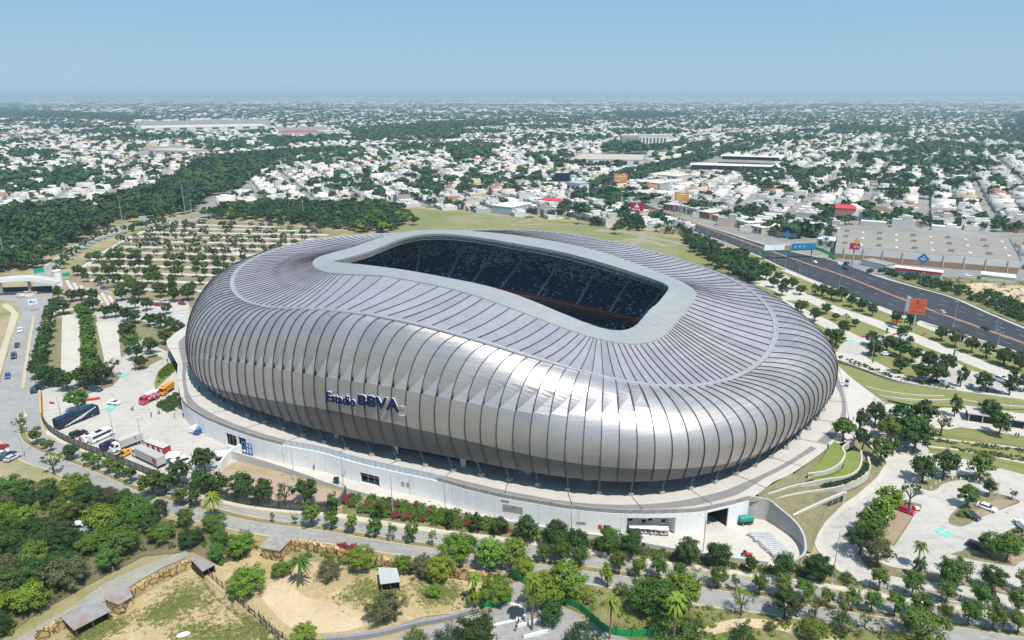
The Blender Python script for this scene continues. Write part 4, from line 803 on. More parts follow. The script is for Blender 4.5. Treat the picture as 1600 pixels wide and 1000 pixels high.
for P in ([(1361, 838), (1380, 815), (1403, 797), (1434, 796), (1394, 853)], [(1520, 803), (1556, 780), (1590, 784), (1523, 814)], [(1560, 877), (1600, 855), (1680, 825), (1680, 845), (1600, 874), (1586, 884)], [(1440, 895), (1500, 905), (1600, 921), (1700, 940), (1700, 952), (1600, 934), (1500, 914), (1440, 904)], [(1555, 842), (1600, 822), (1680, 795), (1680, 805), (1600, 832), (1570, 842)]):
    sheet('brown_paving', P, M_PAVER, 4)
# pale paths right of the stadium, up to the highway
for pts, w in (([(1130, 405), (1180, 428), (1232, 452), (1300, 482), (1355, 500), (1400, 517), (1450, 537), (1525, 567), (1600, 596), (1700, 640)], 9), ([(1215, 470), (1275, 498), (1310, 517), (1345, 535)], 8), ([(1180, 440), (1225, 455), (1240, 470)], 10),
               ([(1225, 422), (1260, 436), (1300, 452), (1387, 487), (1500, 530), (1600, 566), (1700, 605)], 5),
               ([(1303, 556), (1330, 561), (1350, 567), (1387, 586), (1420, 598), (1492, 609), (1600, 622), (1750, 650)], 10)):
    strip('concrete_path', pts, w, M_CONC2, 2.5)
sheet('concrete_yard', [(1303, 560), (1312, 540), (1335, 526), (1362, 530), (1392, 520), (1420, 520), (1440, 530), (1400, 540), (1362, 545), (1352, 555), (1360, 566), (1395, 580), (1430, 592), (1500, 596), (1600, 604), (1600, 622), (1492, 609), (1420, 598), (1380, 588), (1340, 570)], M_CONC, 2.3)
sheet('concrete_yard', [(1440, 548), (1480, 560), (1520, 580), (1600, 600), (1600, 622), (1500, 610), (1455, 588), (1425, 570)], M_CONC, 2.2)
sheet('concrete_yard', [(1190, 425), (1225, 428), (1250, 445), (1230, 462), (1200, 450)], M_CONC, 2.2)
# plaza and lanes right of the terraces
sheet('plaza', [(1310, 700), (1330, 640), (1310, 600), (1330, 610), (1390, 628), (1450, 634), (1520, 640), (1750, 672), (1750, 712), (1600, 682), (1500, 668), (1440, 680), (1452, 706), (1387, 724), (1358, 728)], M_CONC2, 2.2)
sheet('lawn', [(1448, 680), (1452, 668), (1500, 674), (1600, 687), (1750, 710), (1750, 722), (1600, 699), (1510, 686)], M_LAWN, 3)
sheet('lawn', [(1448, 690), (1520, 697), (1600, 712), (1750, 740), (1750, 770), (1600, 730), (1510, 712), (1450, 702)], M_LAWN, 3)
for pts in ([(1450, 684), (1500, 690), (1600, 702), (1700, 718)], [(1450, 698), (1510, 706), (1600, 724), (1700, 745)]):
    strip('concrete_path', pts, 1.0, M_CONC2, 3.4)
# lot behind on the left: pale lanes between dry planting strips
sheet('planting_ground', [(112, 440), (108, 430), (130, 412), (165, 388), (200, 369), (240, 354), (310, 345), (420, 350), (540, 362), (480, 385), (400, 412), (340, 445), (300, 480), (290, 470), (205, 468), (150, 446)], mat('lot_ground', (0.30, 0.235, 0.155), 0.95, col2=(0.17, 0.155, 0.08), scale=0.12, contrast=1.5, fine=0.1), 2)
LOTY = [351, 357, 363.5, 370.5, 378, 386.5, 395.5, 405, 415.5, 427, 439, 452]
def lot_x(y):
    xl = np.interp(y, [348, 353, 370, 390, 412, 432, 440, 462], [300, 240, 198, 163, 130, 110, 140, 205])
    xr = np.interp(y, [348, 360, 385, 412, 445, 480], [400, 520, 470, 398, 340, 300])
    return float(xl), float(xr)
for y in LOTY:
    xl, xr = lot_x(y); d = 100 / math.tan(math.atan((y - 500) / 1100) + PT)
    strip('parking_lane', [(xl + 4, y - 1), ((xl + xr) / 2, y + 1.5), (xr, y + 4)], 5.0 if y < 380 else 4.6, M_CONC2, 3)
strip('parking_lane', [(355, 388), (375, 397), (395, 405)], 6, M_CONC2, 3.3)
strip('parking_lane', [(240, 356), (200, 373), (165, 393), (130, 418)], 3.2, M_CONC2, 3.2)
# lawn wedges by the left plaza
sheet('lawn', [(241, 600), (246, 582), (262, 568), (298, 556), (296, 566), (270, 583), (243, 609)], M_GREEN, 2.4)
# highway
HUP = [(1005, 318), (1050, 336), (1090, 350), (1140, 366), (1190, 382), (1250, 397), (1312, 411), (1375, 434), (1430, 450), (1487, 466), (1545, 491), (1600, 514), (1720, 565)]
HLO = [(985, 322), (1030, 342), (1075, 358), (1125, 375), (1180, 397), (1225, 418), (1300, 449), (1387, 483), (1460, 508), (1530, 530), (1600, 553), (1720, 600)]
band('highway', HUP, HLO, M_ASPH, 2)
strip('highway_reserve', [(1012, 320.5), (1060, 340), (1120, 362), (1200, 391), (1257, 411), (1320, 432), (1425, 474), (1525, 510), (1600, 537), (1720, 585)], 2.2, M_ORANGE, 4)
for f in (0.16, 0.32, 0.64, 0.82): dashes('lane_marking', between(HUP[2:], HLO, f), 0.17, 4, 8, M_PAINTW, 3.4)
strip('kerb_strip', offpx(HUP[2:], -1), 1.6, M_CONC2, 3); strip('kerb_strip', offpx(HLO[2:], 1.5), 1.6, M_CONC2, 3)
# highway further away
HW2 = [(1005, 320), (970, 318), (935, 315), (922, 310), (940, 298), (962, 287), (985, 277), (1020, 268), (1062, 257), (1100, 246), (1137, 235), (1165, 226), (1200, 216), (1250, 205)]
strip('highway', HW2, 22, M_ASPH, 2); strip('highway_reserve', HW2, 2, M_CONC, 3)
# waste ground with rubble by the highway
sheet('waste_ground', [(1385, 432), (1420, 428), (1600, 438), (1760, 455), (1760, 560), (1600, 510), (1545, 488), (1487, 463), (1430, 447)], M_SCRUB, 3)
sheet('bare_ground', [(1500, 455), (1520, 443), (1600, 447), (1700, 460), (1700, 480), (1600, 474), (1530, 470)], M_DIRT, 4, smooth=4)
sheet('forecourt', [(1300, 405), (1310, 395), (1345, 405), (1390, 415), (1600, 427), (1700, 436), (1700, 446), (1600, 438), (1400, 430), (1360, 428)], M_ASPHL, 3)
# zoo paddocks at the bottom left
sheet('paddock', [(120, 1000), (150, 975), (200, 945), (260, 910), (300, 890), (330, 930), (380, 975), (420, 1010), (440, 1040), (60, 1060)], M_PADDOCK, 2)
sheet('paddock', [(305, 888), (380, 858), (410, 865), (560, 890), (700, 905), (760, 912), (800, 915), (800, 945), (740, 955), (660, 965), (600, 985), (560, 998), (520, 1000), (445, 1000), (420, 985), (350, 930)], M_PADDOCK, 2)
sheet('bare_ground', [(410, 925), (450, 900), (470, 930), (560, 955), (580, 975), (520, 990), (460, 985), (420, 950)], M_DIRT, 3, smooth=4)
sheet('gravel_path', [(10, 1010), (60, 980), (110, 950), (160, 915), (210, 890), (260, 872), (290, 862), (296, 870), (250, 890), (190, 925), (130, 960), (80, 990), (40, 1020)], mat('grey_gravel', (0.34, 0.33, 0.30), 0.95, col2=(0.26, 0.23, 0.16), scale=0.35, fine=0.2), 3)
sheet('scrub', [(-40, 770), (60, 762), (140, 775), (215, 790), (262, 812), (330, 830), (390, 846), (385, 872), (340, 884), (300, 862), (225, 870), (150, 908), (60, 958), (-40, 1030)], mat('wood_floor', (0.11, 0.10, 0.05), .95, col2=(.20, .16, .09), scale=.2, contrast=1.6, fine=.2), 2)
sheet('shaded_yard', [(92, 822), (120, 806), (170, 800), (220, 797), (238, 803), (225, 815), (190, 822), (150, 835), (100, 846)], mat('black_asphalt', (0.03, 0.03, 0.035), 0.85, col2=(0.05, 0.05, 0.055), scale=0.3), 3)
# plaza with ramps at the bottom centre
sheet('plaza', [(590, 1010), (640, 990), (720, 968), (790, 945), (800, 915), (815, 905), (850, 935), (880, 950), (950, 985), (990, 1005), (1000, 1040), (560, 1040)], M_ROAD, 3)
sheet('planted_bank', [(800, 905), (850, 890), (912, 914), (1000, 930), (1100, 950), (1200, 962), (1350, 985), (1450, 1005), (1450, 1060), (1000, 1030), (960, 985), (900, 955), (850, 935)], M_SCRUB, 2)
strip('dirt_track', [(1090, 990), (1125, 982), (1160, 975), (1210, 978), (1260, 990), (1310, 1000)], 2.6, M_DIRT, 3)
# ------------------------------------------------------------------ podium, walls, terraces
ZP = 6.0
EDGE = [(278, 570, 6), (277, 586, 6), (280, 609, 6), (287, 630, 6), (312, 649, 6), (337, 661, 6), (362, 671, 6), (400, 684, 6), (442, 695, 6), (500, 706, 6), (560, 723, 6), (620, 737, 6), (680, 750, 6), (730, 764, 6), (780, 776, 6), (830, 785, 6), (892, 795, 6), (980, 802, 6), (1080, 800, 6), (1125, 792, 6), (1170, 781, 6), (1210, 752, 6), (1240, 738, 6), (1300, 694, 6), (1325, 655, 6), (1322, 615, 6), (1314, 575, 6)]
EP = [U(*p) for p in EDGE]
# round the back the deck follows the hem at 14 m
back = []
for i in range(NR):
    p = NS[i] + DN[i] * 14
    if p[1] > 262: back.append(Vector((p[0], p[1], ZP)))
back.sort(key=lambda p: math.atan2(p.y - SCTR[1], p.x - SCTR[0]))
ring = crom(EP, 5)
ring = sorted(ring + back[::2], key=lambda p: (math.atan2(p.y - SCTR[1], p.x - SCTR[0]) + math.pi / 2) % (2 * math.pi))
def deck_r(ang):
    n = len(ring)
    for k in range(n):
        a = ring[k]; b = ring[(k + 1) % n]
        ax, ay, bx, by = a.x - SCTR[0], a.y - SCTR[1], b.x - SCTR[0], b.y - SCTR[1]
        dx, dy = math.cos(ang), math.sin(ang); det = dx * (ay - by) - dy * (ax - bx)
        if abs(det) < 1e-9: continue
        r = (ax * (ay - by) - ay * (ax - bx)) / det; u = (dx * ay - dy * ax) / det
        if r > 0 and -1e-6 <= u <= 1 + 1e-6: return r
    return 120.0
DK = []
for i in range(NR):
    a = math.atan2(NS[i, 1] - SCTR[1], NS[i, 0] - SCTR[0]); r = deck_r(a)
    DK.append(np.array([SCTR[0] + r * math.cos(a), SCTR[1] + r * math.sin(a), ZP]))
DK = np.array(DK)
pod = empty('podium', (float(DK[80][0]), float(DK[80][1]), 0)); tag(pod, 'raised concourse podium with white retaining wall under the silver stadium', 'podium')
def ppart(o):
    o.parent = pod; o.matrix_parent_inverse = Matrix.Translation(-Vector(pod.location)); return o
mb = MB(); mg = MB()
for i in range(NR):
    j = (i + 1) % NR
    a = NS[i] * [1, 1, 0] - DN[i] * 14 + [0, 0, ZP]; b = NS[j] * [1, 1, 0] - DN[j] * 14 + [0, 0, ZP]
    mb.add([a, b, DK[j], DK[i]], [(0, 1, 2, 3)])
    # grey band wandering between hem and edge
    def gb(k):
        s = NS[k % NR] * [1, 1, 0]; e = DK[k % NR] * [1, 1, 0]; w_ = 0.5 + 0.10 * math.sin(k * 0.23) + 0.10 * math.sin(k * 0.11 + 1)
        h = 0.10 + 0.05 * math.sin(k * 0.37 + 2)
        return s + (e - s) * (w_ - h) + [0, 0, ZP + .03], s + (e - s) * (w_ + h + 0.12) + [0, 0, ZP + .03]
    (p0, p1), (q0, q1) = gb(i), gb(i + 1)
    if i != NR - 1: mg.add([p0, q0, q1, p1], [(0, 1, 2, 3)])
ppart(mb.build('deck', M_DECKP)); ppart(mg.build('deck_path', M_DECKG))
mj = MB()
for i in range(0, NR, 4):
    if NS[i, 1] > 260: continue
    a = NS[i] * [1, 1, 0] - DN[i] * 2 + [0, 0, ZP + .06]; mj.ribbon([Vector(a), Vector(DK[i]) + Vector((0, 0, .06))], 0.16)
ppart(mj.build('deck_joint', M_DARK))
# outer wall with openings cut as recesses
order = sorted(range(NR), key=lambda i: PX(*DK[i])[0])
WP = [U(p[0], p[1], 6) for p in EDGE[:21]]; WPC = crom(WP, 8)
def wall_pt(px):
    for a, b in zip(WPC[:-1], WPC[1:]):
        xa, xb = PX(a.x, a.y, 6)[0], PX(b.x, b.y, 6)[0]
        if xa <= px <= xb and a.y < 260: 
            f = (px - xa) / (xb - xa + 1e-9); return a + (b - a) * f
    return WPC[-1]
def wall_line(x0, x1, n=14): return [wall_pt(x0 + (x1 - x0) * k / n) for k in range(n + 1)]
# openings: px range, z0, z1
OPEN = [(353, 369, 0.3, 4.4), (372, 384, 0.3, 4.6), (562, 592, 0.2, 3.4), (944, 955, 0.1, 2.6), (980, 1056, 0.2, 4.9), (1105, 1138, 0.1, 5.4)]
cuts = sorted([(o[0], o[1], o[2], o[3]) for o in OPEN]); xs = 284
mb = MB()
def solid(x0, x1, z0, z1):
    n = max(2, int((x1 - x0) / 10)); mb.wall([p for p in wall_line(x0, x1, n)], 0.5, z0, z1)
for x0, x1, z0, z1 in cuts:
    solid(xs, x0, -0.2, 5.99); solid(x0, x1, z1, 5.99)
    if z0 > 0.15: solid(x0, x1, -0.2, z0)
    xs = x1
solid(xs, 1171, -0.2, 5.99)
M_STRK = mat('streaked_white_wall', (0.82, 0.81, 0.79), 0.7, col2=(0.74, 0.73, 0.72), scale=0.2)
nt, b_ = nodes_of(M_STRK); N = nt.nodes; src_ = b_.inputs['Base Color'].links[0].from_socket; g_ = N.new('ShaderNodeNewGeometry'); mp_ = N.new('ShaderNodeMapping'); mp_.inputs['Scale'].default_value = (.9, .9, .10); nt.links.new(g_.outputs['Position'], mp_.inputs['Vector'])
n_ = N.new('ShaderNodeTexNoise'); n_.inputs['Scale'].default_value = 1; n_.inputs['Detail'].default_value = 4; nt.links.new(mp_.outputs[0], n_.inputs['Vector']); r_ = N.new('ShaderNodeMapRange'); r_.inputs[1].default_value = .34; r_.inputs[2].default_value = .5; r_.inputs[3].default_value = .91; r_.inputs[4].default_value = 1.0; nt.links.new(n_.outputs['Fac'], r_.inputs[0])
h_ = N.new('ShaderNodeHueSaturation'); nt.links.new(r_.outputs[0], h_.inputs['Value']); nt.links.new(src_, h_.inputs['Color']); nt.links.new(h_.outputs[0], b_.inputs['Base Color'])
ppart(mb.build('retaining_wall', M_STRK))
jx = [x for x in range(310, 1170, 66) if not any(c_[0] - 3 < x < c_[1] + 3 for c_ in cuts)]
for x in jx:
    p, q = wall_pt(x), wall_pt(x + 1.5); nn = Vector((p.x - SCTR[0], p.y - SCTR[1], 0)).normalized() * .262; mb = MB(); p2 = p + nn; mb.box((p2.x, p2.y, 0), (.07, .03, 5.9), 0, math.atan2((q - p).y, (q - p).x)); ppart(mb.build('wall_joint', M_PARAP))
def inward(p):
    d = Vector((SCTR[0] - p.x, SCTR[1] - p.y, 0)); return d.normalized()
for k, (x0, x1, z0, z1) in enumerate(cuts):
    mb = MB(); a, b = wall_pt(x0), wall_pt(x1); dp = 2.2 if k < 3 else 3.2 if k == 4 else 7.0
    n = (inward(a) + inward(b)).normalized() * dp
    A0, B0 = Vector((a.x, a.y, 0)), Vector((b.x, b.y, 0)); zz0, zz1 = Vector((0, 0, z0)), Vector((0, 0, z1))
    mb.add([A0 + n + zz0, B0 + n + zz0, B0 + n + zz1, A0 + n + zz1], [(0, 1, 2, 3)])
    mb.add([A0 + zz0, A0 + n + zz0, A0 + n + zz1, A0 + zz1], [(0, 1, 2, 3)]); mb.add([B0 + zz0, B0 + zz1, B0 + n + zz1, B0 + n + zz0], [(0, 1, 2, 3)])
    mb.add([A0 + zz1, A0 + n + zz1, B0 + n + zz1, B0 + zz1], [(0, 1, 2, 3)])
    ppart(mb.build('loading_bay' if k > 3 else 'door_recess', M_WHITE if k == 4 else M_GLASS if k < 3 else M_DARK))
    if k < 3:
        mb = MB()
        for q in range(4):
            p = A0 + (B0 - A0) * (q / 3) + n * 0.3; mb.tube(p + zz0, p + zz1, 0.09, 0.09, 4)
        mb.tube(A0 + n * .3 + zz0 + (zz1 - zz0) * .6, B0 + n * .3 + zz0 + (zz1 - zz0) * .6, 0.08, 0.08, 4)
        ppart(mb.build('door_frame', M_POLE))
    if k == 4:
        for q in range(7):
            p = A0 + (B0 - A0) * (0.08 + q * 0.14) + n * 0.96; mb = MB(); mb.box((p.x, p.y, 1.6 + (q % 3) * 0.5), (1.0, 0.2, 0.7), 0, math.atan2((B0 - A0).y, (B0 - A0).x)); ppart(mb.build('wall_panel', M_DARK if q % 2 else M_GLASS))
# stained parapet
for q in ((284, 442, 30), (684, 1171, 60)): mb = MB(); mb.wall(wall_line(*q), 0.35, 6.0, 7.05); ppart(mb.build('parapet', M_PARAP))
mb = MB()
L = wall_line(300, 445, 26) ; L = [p + inward(p) * 0.5 for p in L]
mb.path([p + Vector((0, 0, 1.6)) for p in L], 0.05, 4)
for p in L: mb.tube(p + Vector((0, 0, .9)), p + Vector((0, 0, 1.6)), 0.04, 0.04, 4)
ppart(mb.build('handrail', M_POLE))
# screen of pale glass panels on the wall top
L = wall_line(446, 700, 27)
for a, b in zip(L[:-1], L[1:]):
    mb = MB(); d = (b - a).normalized(); mb.wall([a + d * 0.12, b - d * 0.12], 0.10, 5.2, 7.6); ppart(mb.build('screen_panel', mat('pale_screen_glass', (0.60, 0.66, 0.70), 0.35, 0.0, col2=(0.52, 0.59, 0.64), scale=0.2)))
mb = MB(); 
for a in L: mb.tube(a + Vector((0, 0, -.9)), a + Vector((0, 0, 1.8)), 0.08, 0.08, 4)
mb.path([p + Vector((0, 0, 1.68)) for p in L], 0.07, 4)
ppart(mb.build('screen_frame', M_POLE))
# vents and marks on the wall
for x, z0, z1, w_ in ((801, 2.6, 4.4, 5.0), (789, 5.0, 5.6, 2.0), (908, 2.3, 2.9, 2.2), (629, 2.4, 3.6, 0.8), (637, 2.4, 3.6, 0.8)):
    p = wall_pt(x); q = wall_pt(x + 2); d = math.atan2((q - p).y, (q - p).x); n = inward(p)
    mb = MB(); c = p - n * 0.3; mb.box((c.x, c.y, z0), (w_, 0.12, z1 - z0), 0, d); ppart(mb.build('wall_vent', M_PARAP))
p = wall_pt(938); q = wall_pt(940); mb = MB(); c = p - inward(p) * 0.3; mb.box((c.x, c.y, 1.5), (0.9, 0.12, 1.1), 0, math.atan2((q - p).y, (q - p).x)); ppart(mb.build('wall_sign', M_RED))
# blue gate frame left
gate = empty('gate_frame', U(388, 714)); tag(gate, 'bright blue steel gate frame standing against white podium wall', 'gate')
mb = MB(); a, b = U(381, 712), U(395, 716)
for k in range(4):
    p = a + (b - a) * (k / 3); mb.tube(p, p + Vector((0, 0, 4.6)), 0.16, 0.16, 4)
for z in (1.2, 3.0, 4.4): mb.tube(a + Vector((0, 0, z)), b + Vector((0, 0, z)), 0.13, 0.13, 4)
o = mb.build('frame', mat('blue_steel', (0.02, 0.10, 0.42), 0.5, col2=(0.03, 0.12, 0.36), scale=1), gate); o.matrix_parent_inverse = Matrix.Translation(-Vector(gate.location))
# low wall of the yard
def wallthing(name, label, cat, px, t, z0, z1, m, n=6, group=None):
    L = line(px, 0, n); c = L[len(L) // 2]
    mb = MB(); mb.wall([p - Vector((c.x, c.y, 0)) for p in L], t, z0, z1 if not isinstance(z1, list) else list(np.interp(np.linspace(0, 1, len(L)), np.linspace(0, 1, len(z1)), z1)), 0)
    return tag(mb.build(name, m, None, False, (c.x, c.y, 0)), label, cat, group)
wallthing('yard_wall', 'long low concrete wall between service yard and planted bank', 'wall', YARD, 0.4, -0.1, [2.8, 2.0, 1.3, 1.0, .9, .9, .9, .9, 1.0, 1.0], mat('grey_white_wall', (0.56, 0.55, 0.53), 0.8, col2=(0.42, 0.41, 0.39), scale=0.6, contrast=0.8))
wallthing('yard_wall', 'short white wall end beside the parked lorries and trees', 'wall', [(345, 738), (362, 717), (378, 708)], 0.4, -0.1, 3.0, M_WHITE)
wallthing('ramp_wall', 'dark angled wall end standing where the planted bank begins', 'wall', [(492, 792), (528, 792), (541, 776)], 0.4, -0.1, [1.2, 2.4, 3.4], mat('dark_render', (0.10, 0.11, 0.12), 0.8, col2=(0.14, 0.15, 0.16), scale=0.5))
# curved concrete retaining wall at the right end of the yard
CWP = [U(*q) for q in [(1172, 775, 6.3), (1200, 780, 5.9), (1215, 791, 5.4), (1237, 809, 4.7), (1250, 824, 3.9), (1257, 839, 3.1), (1259, 855, 2.3), (1256, 865, 1.8), (1247, 872, 1.5), (1235, 877, 1.2), (1218, 881, 1.1)]]
CWP = crom(CWP, 5); c = CWP[len(CWP) // 2].copy(); c.z = 0
mb = MB(); mb.wall([p - c for p in CWP], 0.5, -0.1, [p.z for p in CWP]); tag(mb.build('retaining_wall', M_WALLC, None, False, c), 'curved grey concrete retaining wall around the stacked white barriers', 'wall')

# terraces stepping down on the right of the stadium
def slope(name, pts, m, smooth=3):
    P = [U(*p) for p in pts]
    if smooth: P = crom(P, smooth, True)
    if name == 'terrace_slope':
        for p in P: p.z = max(p.z - .55, .1)
    mb = MB(); c = sum((p for p in P), Vector()) / len(P)
    mb.add(P + [c], [(k, (k + 1) % len(P), len(P)) for k in range(len(P))]); o = mb.build(name, m)
    if sum(f.normal.z for f in o.data.polygons) < 0: o.data.flip_normals()
    return struct(o)
slope('terrace_slope', [(1172, 781, 6), (1240, 738, 6), (1302, 691, 6), (1325, 655, 6), (1316, 600, 6), (1308, 570, 6), (1330, 585, 5), (1390, 625, 3), (1440, 640, 1), (1450, 665, .4), (1420, 690, .3), (1390, 715, .3), (1372, 745, .3), (1340, 773, .3), (1320, 785, .5), (1290, 815, .5), (1274, 840, .4), (1268, 862, .4), (1261, 858, 1.9), (1259, 840, 2.8), (1251, 824, 3.6), (1238, 808, 4.4), (1216, 790, 5.2), (1200, 779, 5.6)], M_SLOPE, 0)
slope('plaza_ramp', [(1304, 692, 6.15), (1327, 655, 6.15), (1318, 600, 6.15), (1310, 572, 6.15), (1330, 590, 5.3), (1380, 628, 3.6), (1440, 642, 1.4), (1460, 655, .7), (1440, 680, .6), (1400, 705, .6), (1385, 722, .5), (1362, 700, 2.2), (1345, 680, 4), (1325, 690, 5.4), (1304, 694, 6.12)], M_DECKP, 0)
slope('lawn', [(1303, 691, 6.2), (1316, 700, 6.1), (1318, 715, 5.9), (1308, 727, 5.7), (1290, 736, 5.6), (1262, 742, 5.9), (1280, 722, 6.1)], M_GREEN)
slope('lawn', [(1267, 747, 5.0), (1297, 742, 5.0), (1317, 731, 5.0), (1324, 706, 5.0), (1344, 707, 4.6), (1345, 720, 4.4), (1340, 734, 4.2), (1322, 745, 4.2), (1284, 751, 4.6)], M_GREEN)
slope('hedge_bed', [(1278, 760, 3.4), (1300, 752, 3.6), (1325, 745, 3.7), (1343, 735, 3.7), (1350, 722, 3.9), (1357, 722, 3.4), (1357, 733, 3.2), (1348, 744, 3.0), (1320, 757, 3.0), (1290, 764, 3.1)], M_SCRUB)
slope('brown_bank', [(1180, 772, 6), (1237, 739, 6), (1266, 749, 4.6), (1240, 760, 4.4), (1200, 773, 4.6), (1190, 776, 5)], M_SLOPE, 0)
slope('brown_bank', [(1200, 778, 4.3), (1240, 764, 4.0), (1268, 754, 3.6), (1282, 760, 3.2), (1300, 764, 2.8), (1260, 772, 3.2), (1208, 782, 4)], M_SLOPE, 0)
slope('brown_bank', [(1208, 783, 4.2), (1260, 775, 3.4), (1300, 767, 2.9), (1317, 771, 2.6), (1290, 784, 2.7), (1238, 807, 3.4)], mat('brown_planting', (0.20, 0.165, 0.105), 0.95, col2=(0.15, 0.13, 0.07), scale=0.5, fine=0.25), 0)
def terr(label, pts, h, t=0.45):
    P = crom([U(*p) for p in pts], 5); c = P[len(P) // 2].copy(); c.z = 0
    mb = MB(); mb.wall([p - c for p in P], t, [p.z - 1.6 for p in P], [p.z + h for p in P])
    tag(mb.build('terrace_wall', M_CONC2, None, False, c), label, 'wall', 'curved terrace walls')
terr('short curved white wall holding the uppermost lawn beside the plaza', [(1262, 742, 5.7), (1292, 737, 5.5), (1312, 726, 5.5), (1320, 712, 5.6), (1317, 700, 5.8), (1335, 687, 5)], 0.5)
terr('curved white wall below the second bright lawn', [(1200, 774, 4.6), (1240, 761, 4.3), (1284, 752, 4.3), (1322, 746, 3.9), (1340, 736, 3.9), (1346, 721, 4.1), (1345, 706, 4.3)], 0.5)
terr('long curved white wall around the dark hedge strip', [(1205, 783, 4.3), (1250, 773, 3.5), (1300, 765, 2.8), (1322, 759, 2.7), (1350, 745, 2.7), (1359, 732, 2.9), (1356, 716, 3.1)], 0.6)
# beam and strip window under the brown bank
wb = empty('basement_front', U(1280, 800)); tag(wb, 'low white-beamed front with dark strip window under brown bank', 'building')
L = [U(1238, 813, 2.4), U(1262, 801, 2.2), U(1290, 787, 2.0), U(1319, 774, 1.8)]
def wpart(o, r): o.parent = r; o.matrix_parent_inverse = Matrix.Translation(-Vector(r.location)); return o
mb = MB(); mb.wall(L, 0.6, [3.0, 2.9, 2.6, 2.3], [3.9, 3.7, 3.3, 2.9]); wpart(mb.build('beam', M_CONC2), wb)
mb = MB(); mb.wall(L, 0.3, [-0.1] * 4, [3.0, 2.9, 2.6, 2.3]); wpart(mb.build('strip_window', M_GLASS), wb)
mb = MB(); mb.wall([L[-1], U(1320, 777, 1.8)], 0.8, 0, 3.0); wpart(mb.build('end_pier', M_CONC2), wb)
for k in range(9):
    p = L[0] + (L[-1] - L[0]) * (k / 8); mb = MB(); mb.box((p.x, p.y, 0), (0.16, 0.5, 2.4)); wpart(mb.build('mullion', M_POLE), wb)
# grassed amphitheatre right of the stadium with white seat walls
slope('lawn', [(1307, 567, 1.2), (1330, 573, 1.0), (1350, 581, 1.0), (1400, 598, .8), (1440, 606, .7), (1492, 611, .5), (1600, 626, .3), (1600, 640, .3), (1500, 636, .4), (1430, 634, .8), (1385, 624, 1.3), (1345, 604, 1.6), (1318, 585, 1.7)], M_LAWN, 0)
for lb, pts in (('upper curved white seat wall across the amphitheatre lawn', [(1307, 572, 1.6), (1325, 590, 1.6), (1352, 605, 1.4), (1386, 613, 1.1), (1425, 618, .9), (1474, 620, .6)]), ('lower curved white seat wall of the amphitheatre lawn beside the plaza', [(1308, 585, 2.2), (1322, 600, 2.0), (1350, 613, 1.7), (1390, 622, 1.3), (1440, 626, .9), (1500, 626, .6), (1540, 632, .4), (1600, 637, .3)]), ('white kerb wall along the top edge of the amphitheatre lawn', [(1306, 562, 1.3), (1350, 578, 1.2), (1400, 595, 1.0), (1450, 605, .8), (1500, 612, .6), (1600, 626, .3)])):
    terr(lb, pts, 0.45, 0.5)
# dark long pavilion by the plaza
pv = empty('pavilion', U(1560, 655)); tag(pv, 'long low dark pavilion with flat roof beside the right plaza', 'building')
a, b = U(1510, 653), U(1640, 672); d = (b - a); ang = math.atan2(d.y, d.x); c = (a + b) / 2
mb = MB(); mb.box((c.x, c.y, 0), (d.length, 5, 2.7), 0, ang); wpart(mb.build('wall', M_DARK), pv)
mb = MB(); mb.box((c.x, c.y, 2.7), (d.length + 1, 6.4, 0.35), 0, ang); wpart(mb.build('roof', M_CONC2), pv)
for k in range(7):
    p = a + d * (k / 6) + Vector((d.y, -d.x, 0)).normalized() * 2.9; mb = MB(); mb.box((p.x, p.y, 0), (0.25, 0.25, 2.7)); wpart(mb.build('post', M_POLE), pv)
# ------------------------------------------------------------------ vegetation
RG = np.random.default_rng(11)
def leaf_cloud(n_clump, per, R_, ctr, size, seed, low=-0.5, spread=0.30, hollow=0.42):
    g = np.random.default_rng(seed); R_ = np.array(R_, float); ctr = np.array(ctr, float)
    d = g.normal(size=(n_clump * 4, 3)); d /= np.linalg.norm(d, axis=1, keepdims=True); d = d[d[:, 2] > low][:n_clump]
    c = d * (hollow + (1 - hollow) * g.random((len(d), 1)) ** 0.6) * (0.78 + 0.30 * g.random((len(d), 1)))
    sz = spread * (0.65 + 0.7 * g.random(len(d)))
    q = g.normal(size=(len(d), per, 3)); q /= np.linalg.norm(q, axis=2, keepdims=True)
    r = g.random((len(d), per, 1)) ** 0.45
    p = c[:, None] + q * r * sz[:, None, None] * np.array([1, 1, 0.8])
    nrm = q * 0.8 + c[:, None] * 0.7 + g.normal(size=p.shape) * 0.55 + np.array([0, 0, 0.25])
    p = p.reshape(-1, 3) * R_ + ctr; nrm = nrm.reshape(-1, 3); nrm /= np.linalg.norm(nrm, axis=1, keepdims=True)
    a = np.cross(nrm, g.normal(size=nrm.shape)); a /= np.linalg.norm(a, axis=1, keepdims=True); b = np.cross(nrm, a)
    s = size * (0.6 + 0.8 * g.random((len(p), 1)))
    return np.stack([p - a * s, p + b * s * 0.62, p + a * s, p - b * s * 0.62], 1)          # diamonds (n,4,3)
def quads_mesh(name, Q, m, mi=None):
    n = len(Q); return npmesh(name, Q.reshape(-1, 3), np.arange(4 * n).reshape(n, 4), m, mi)

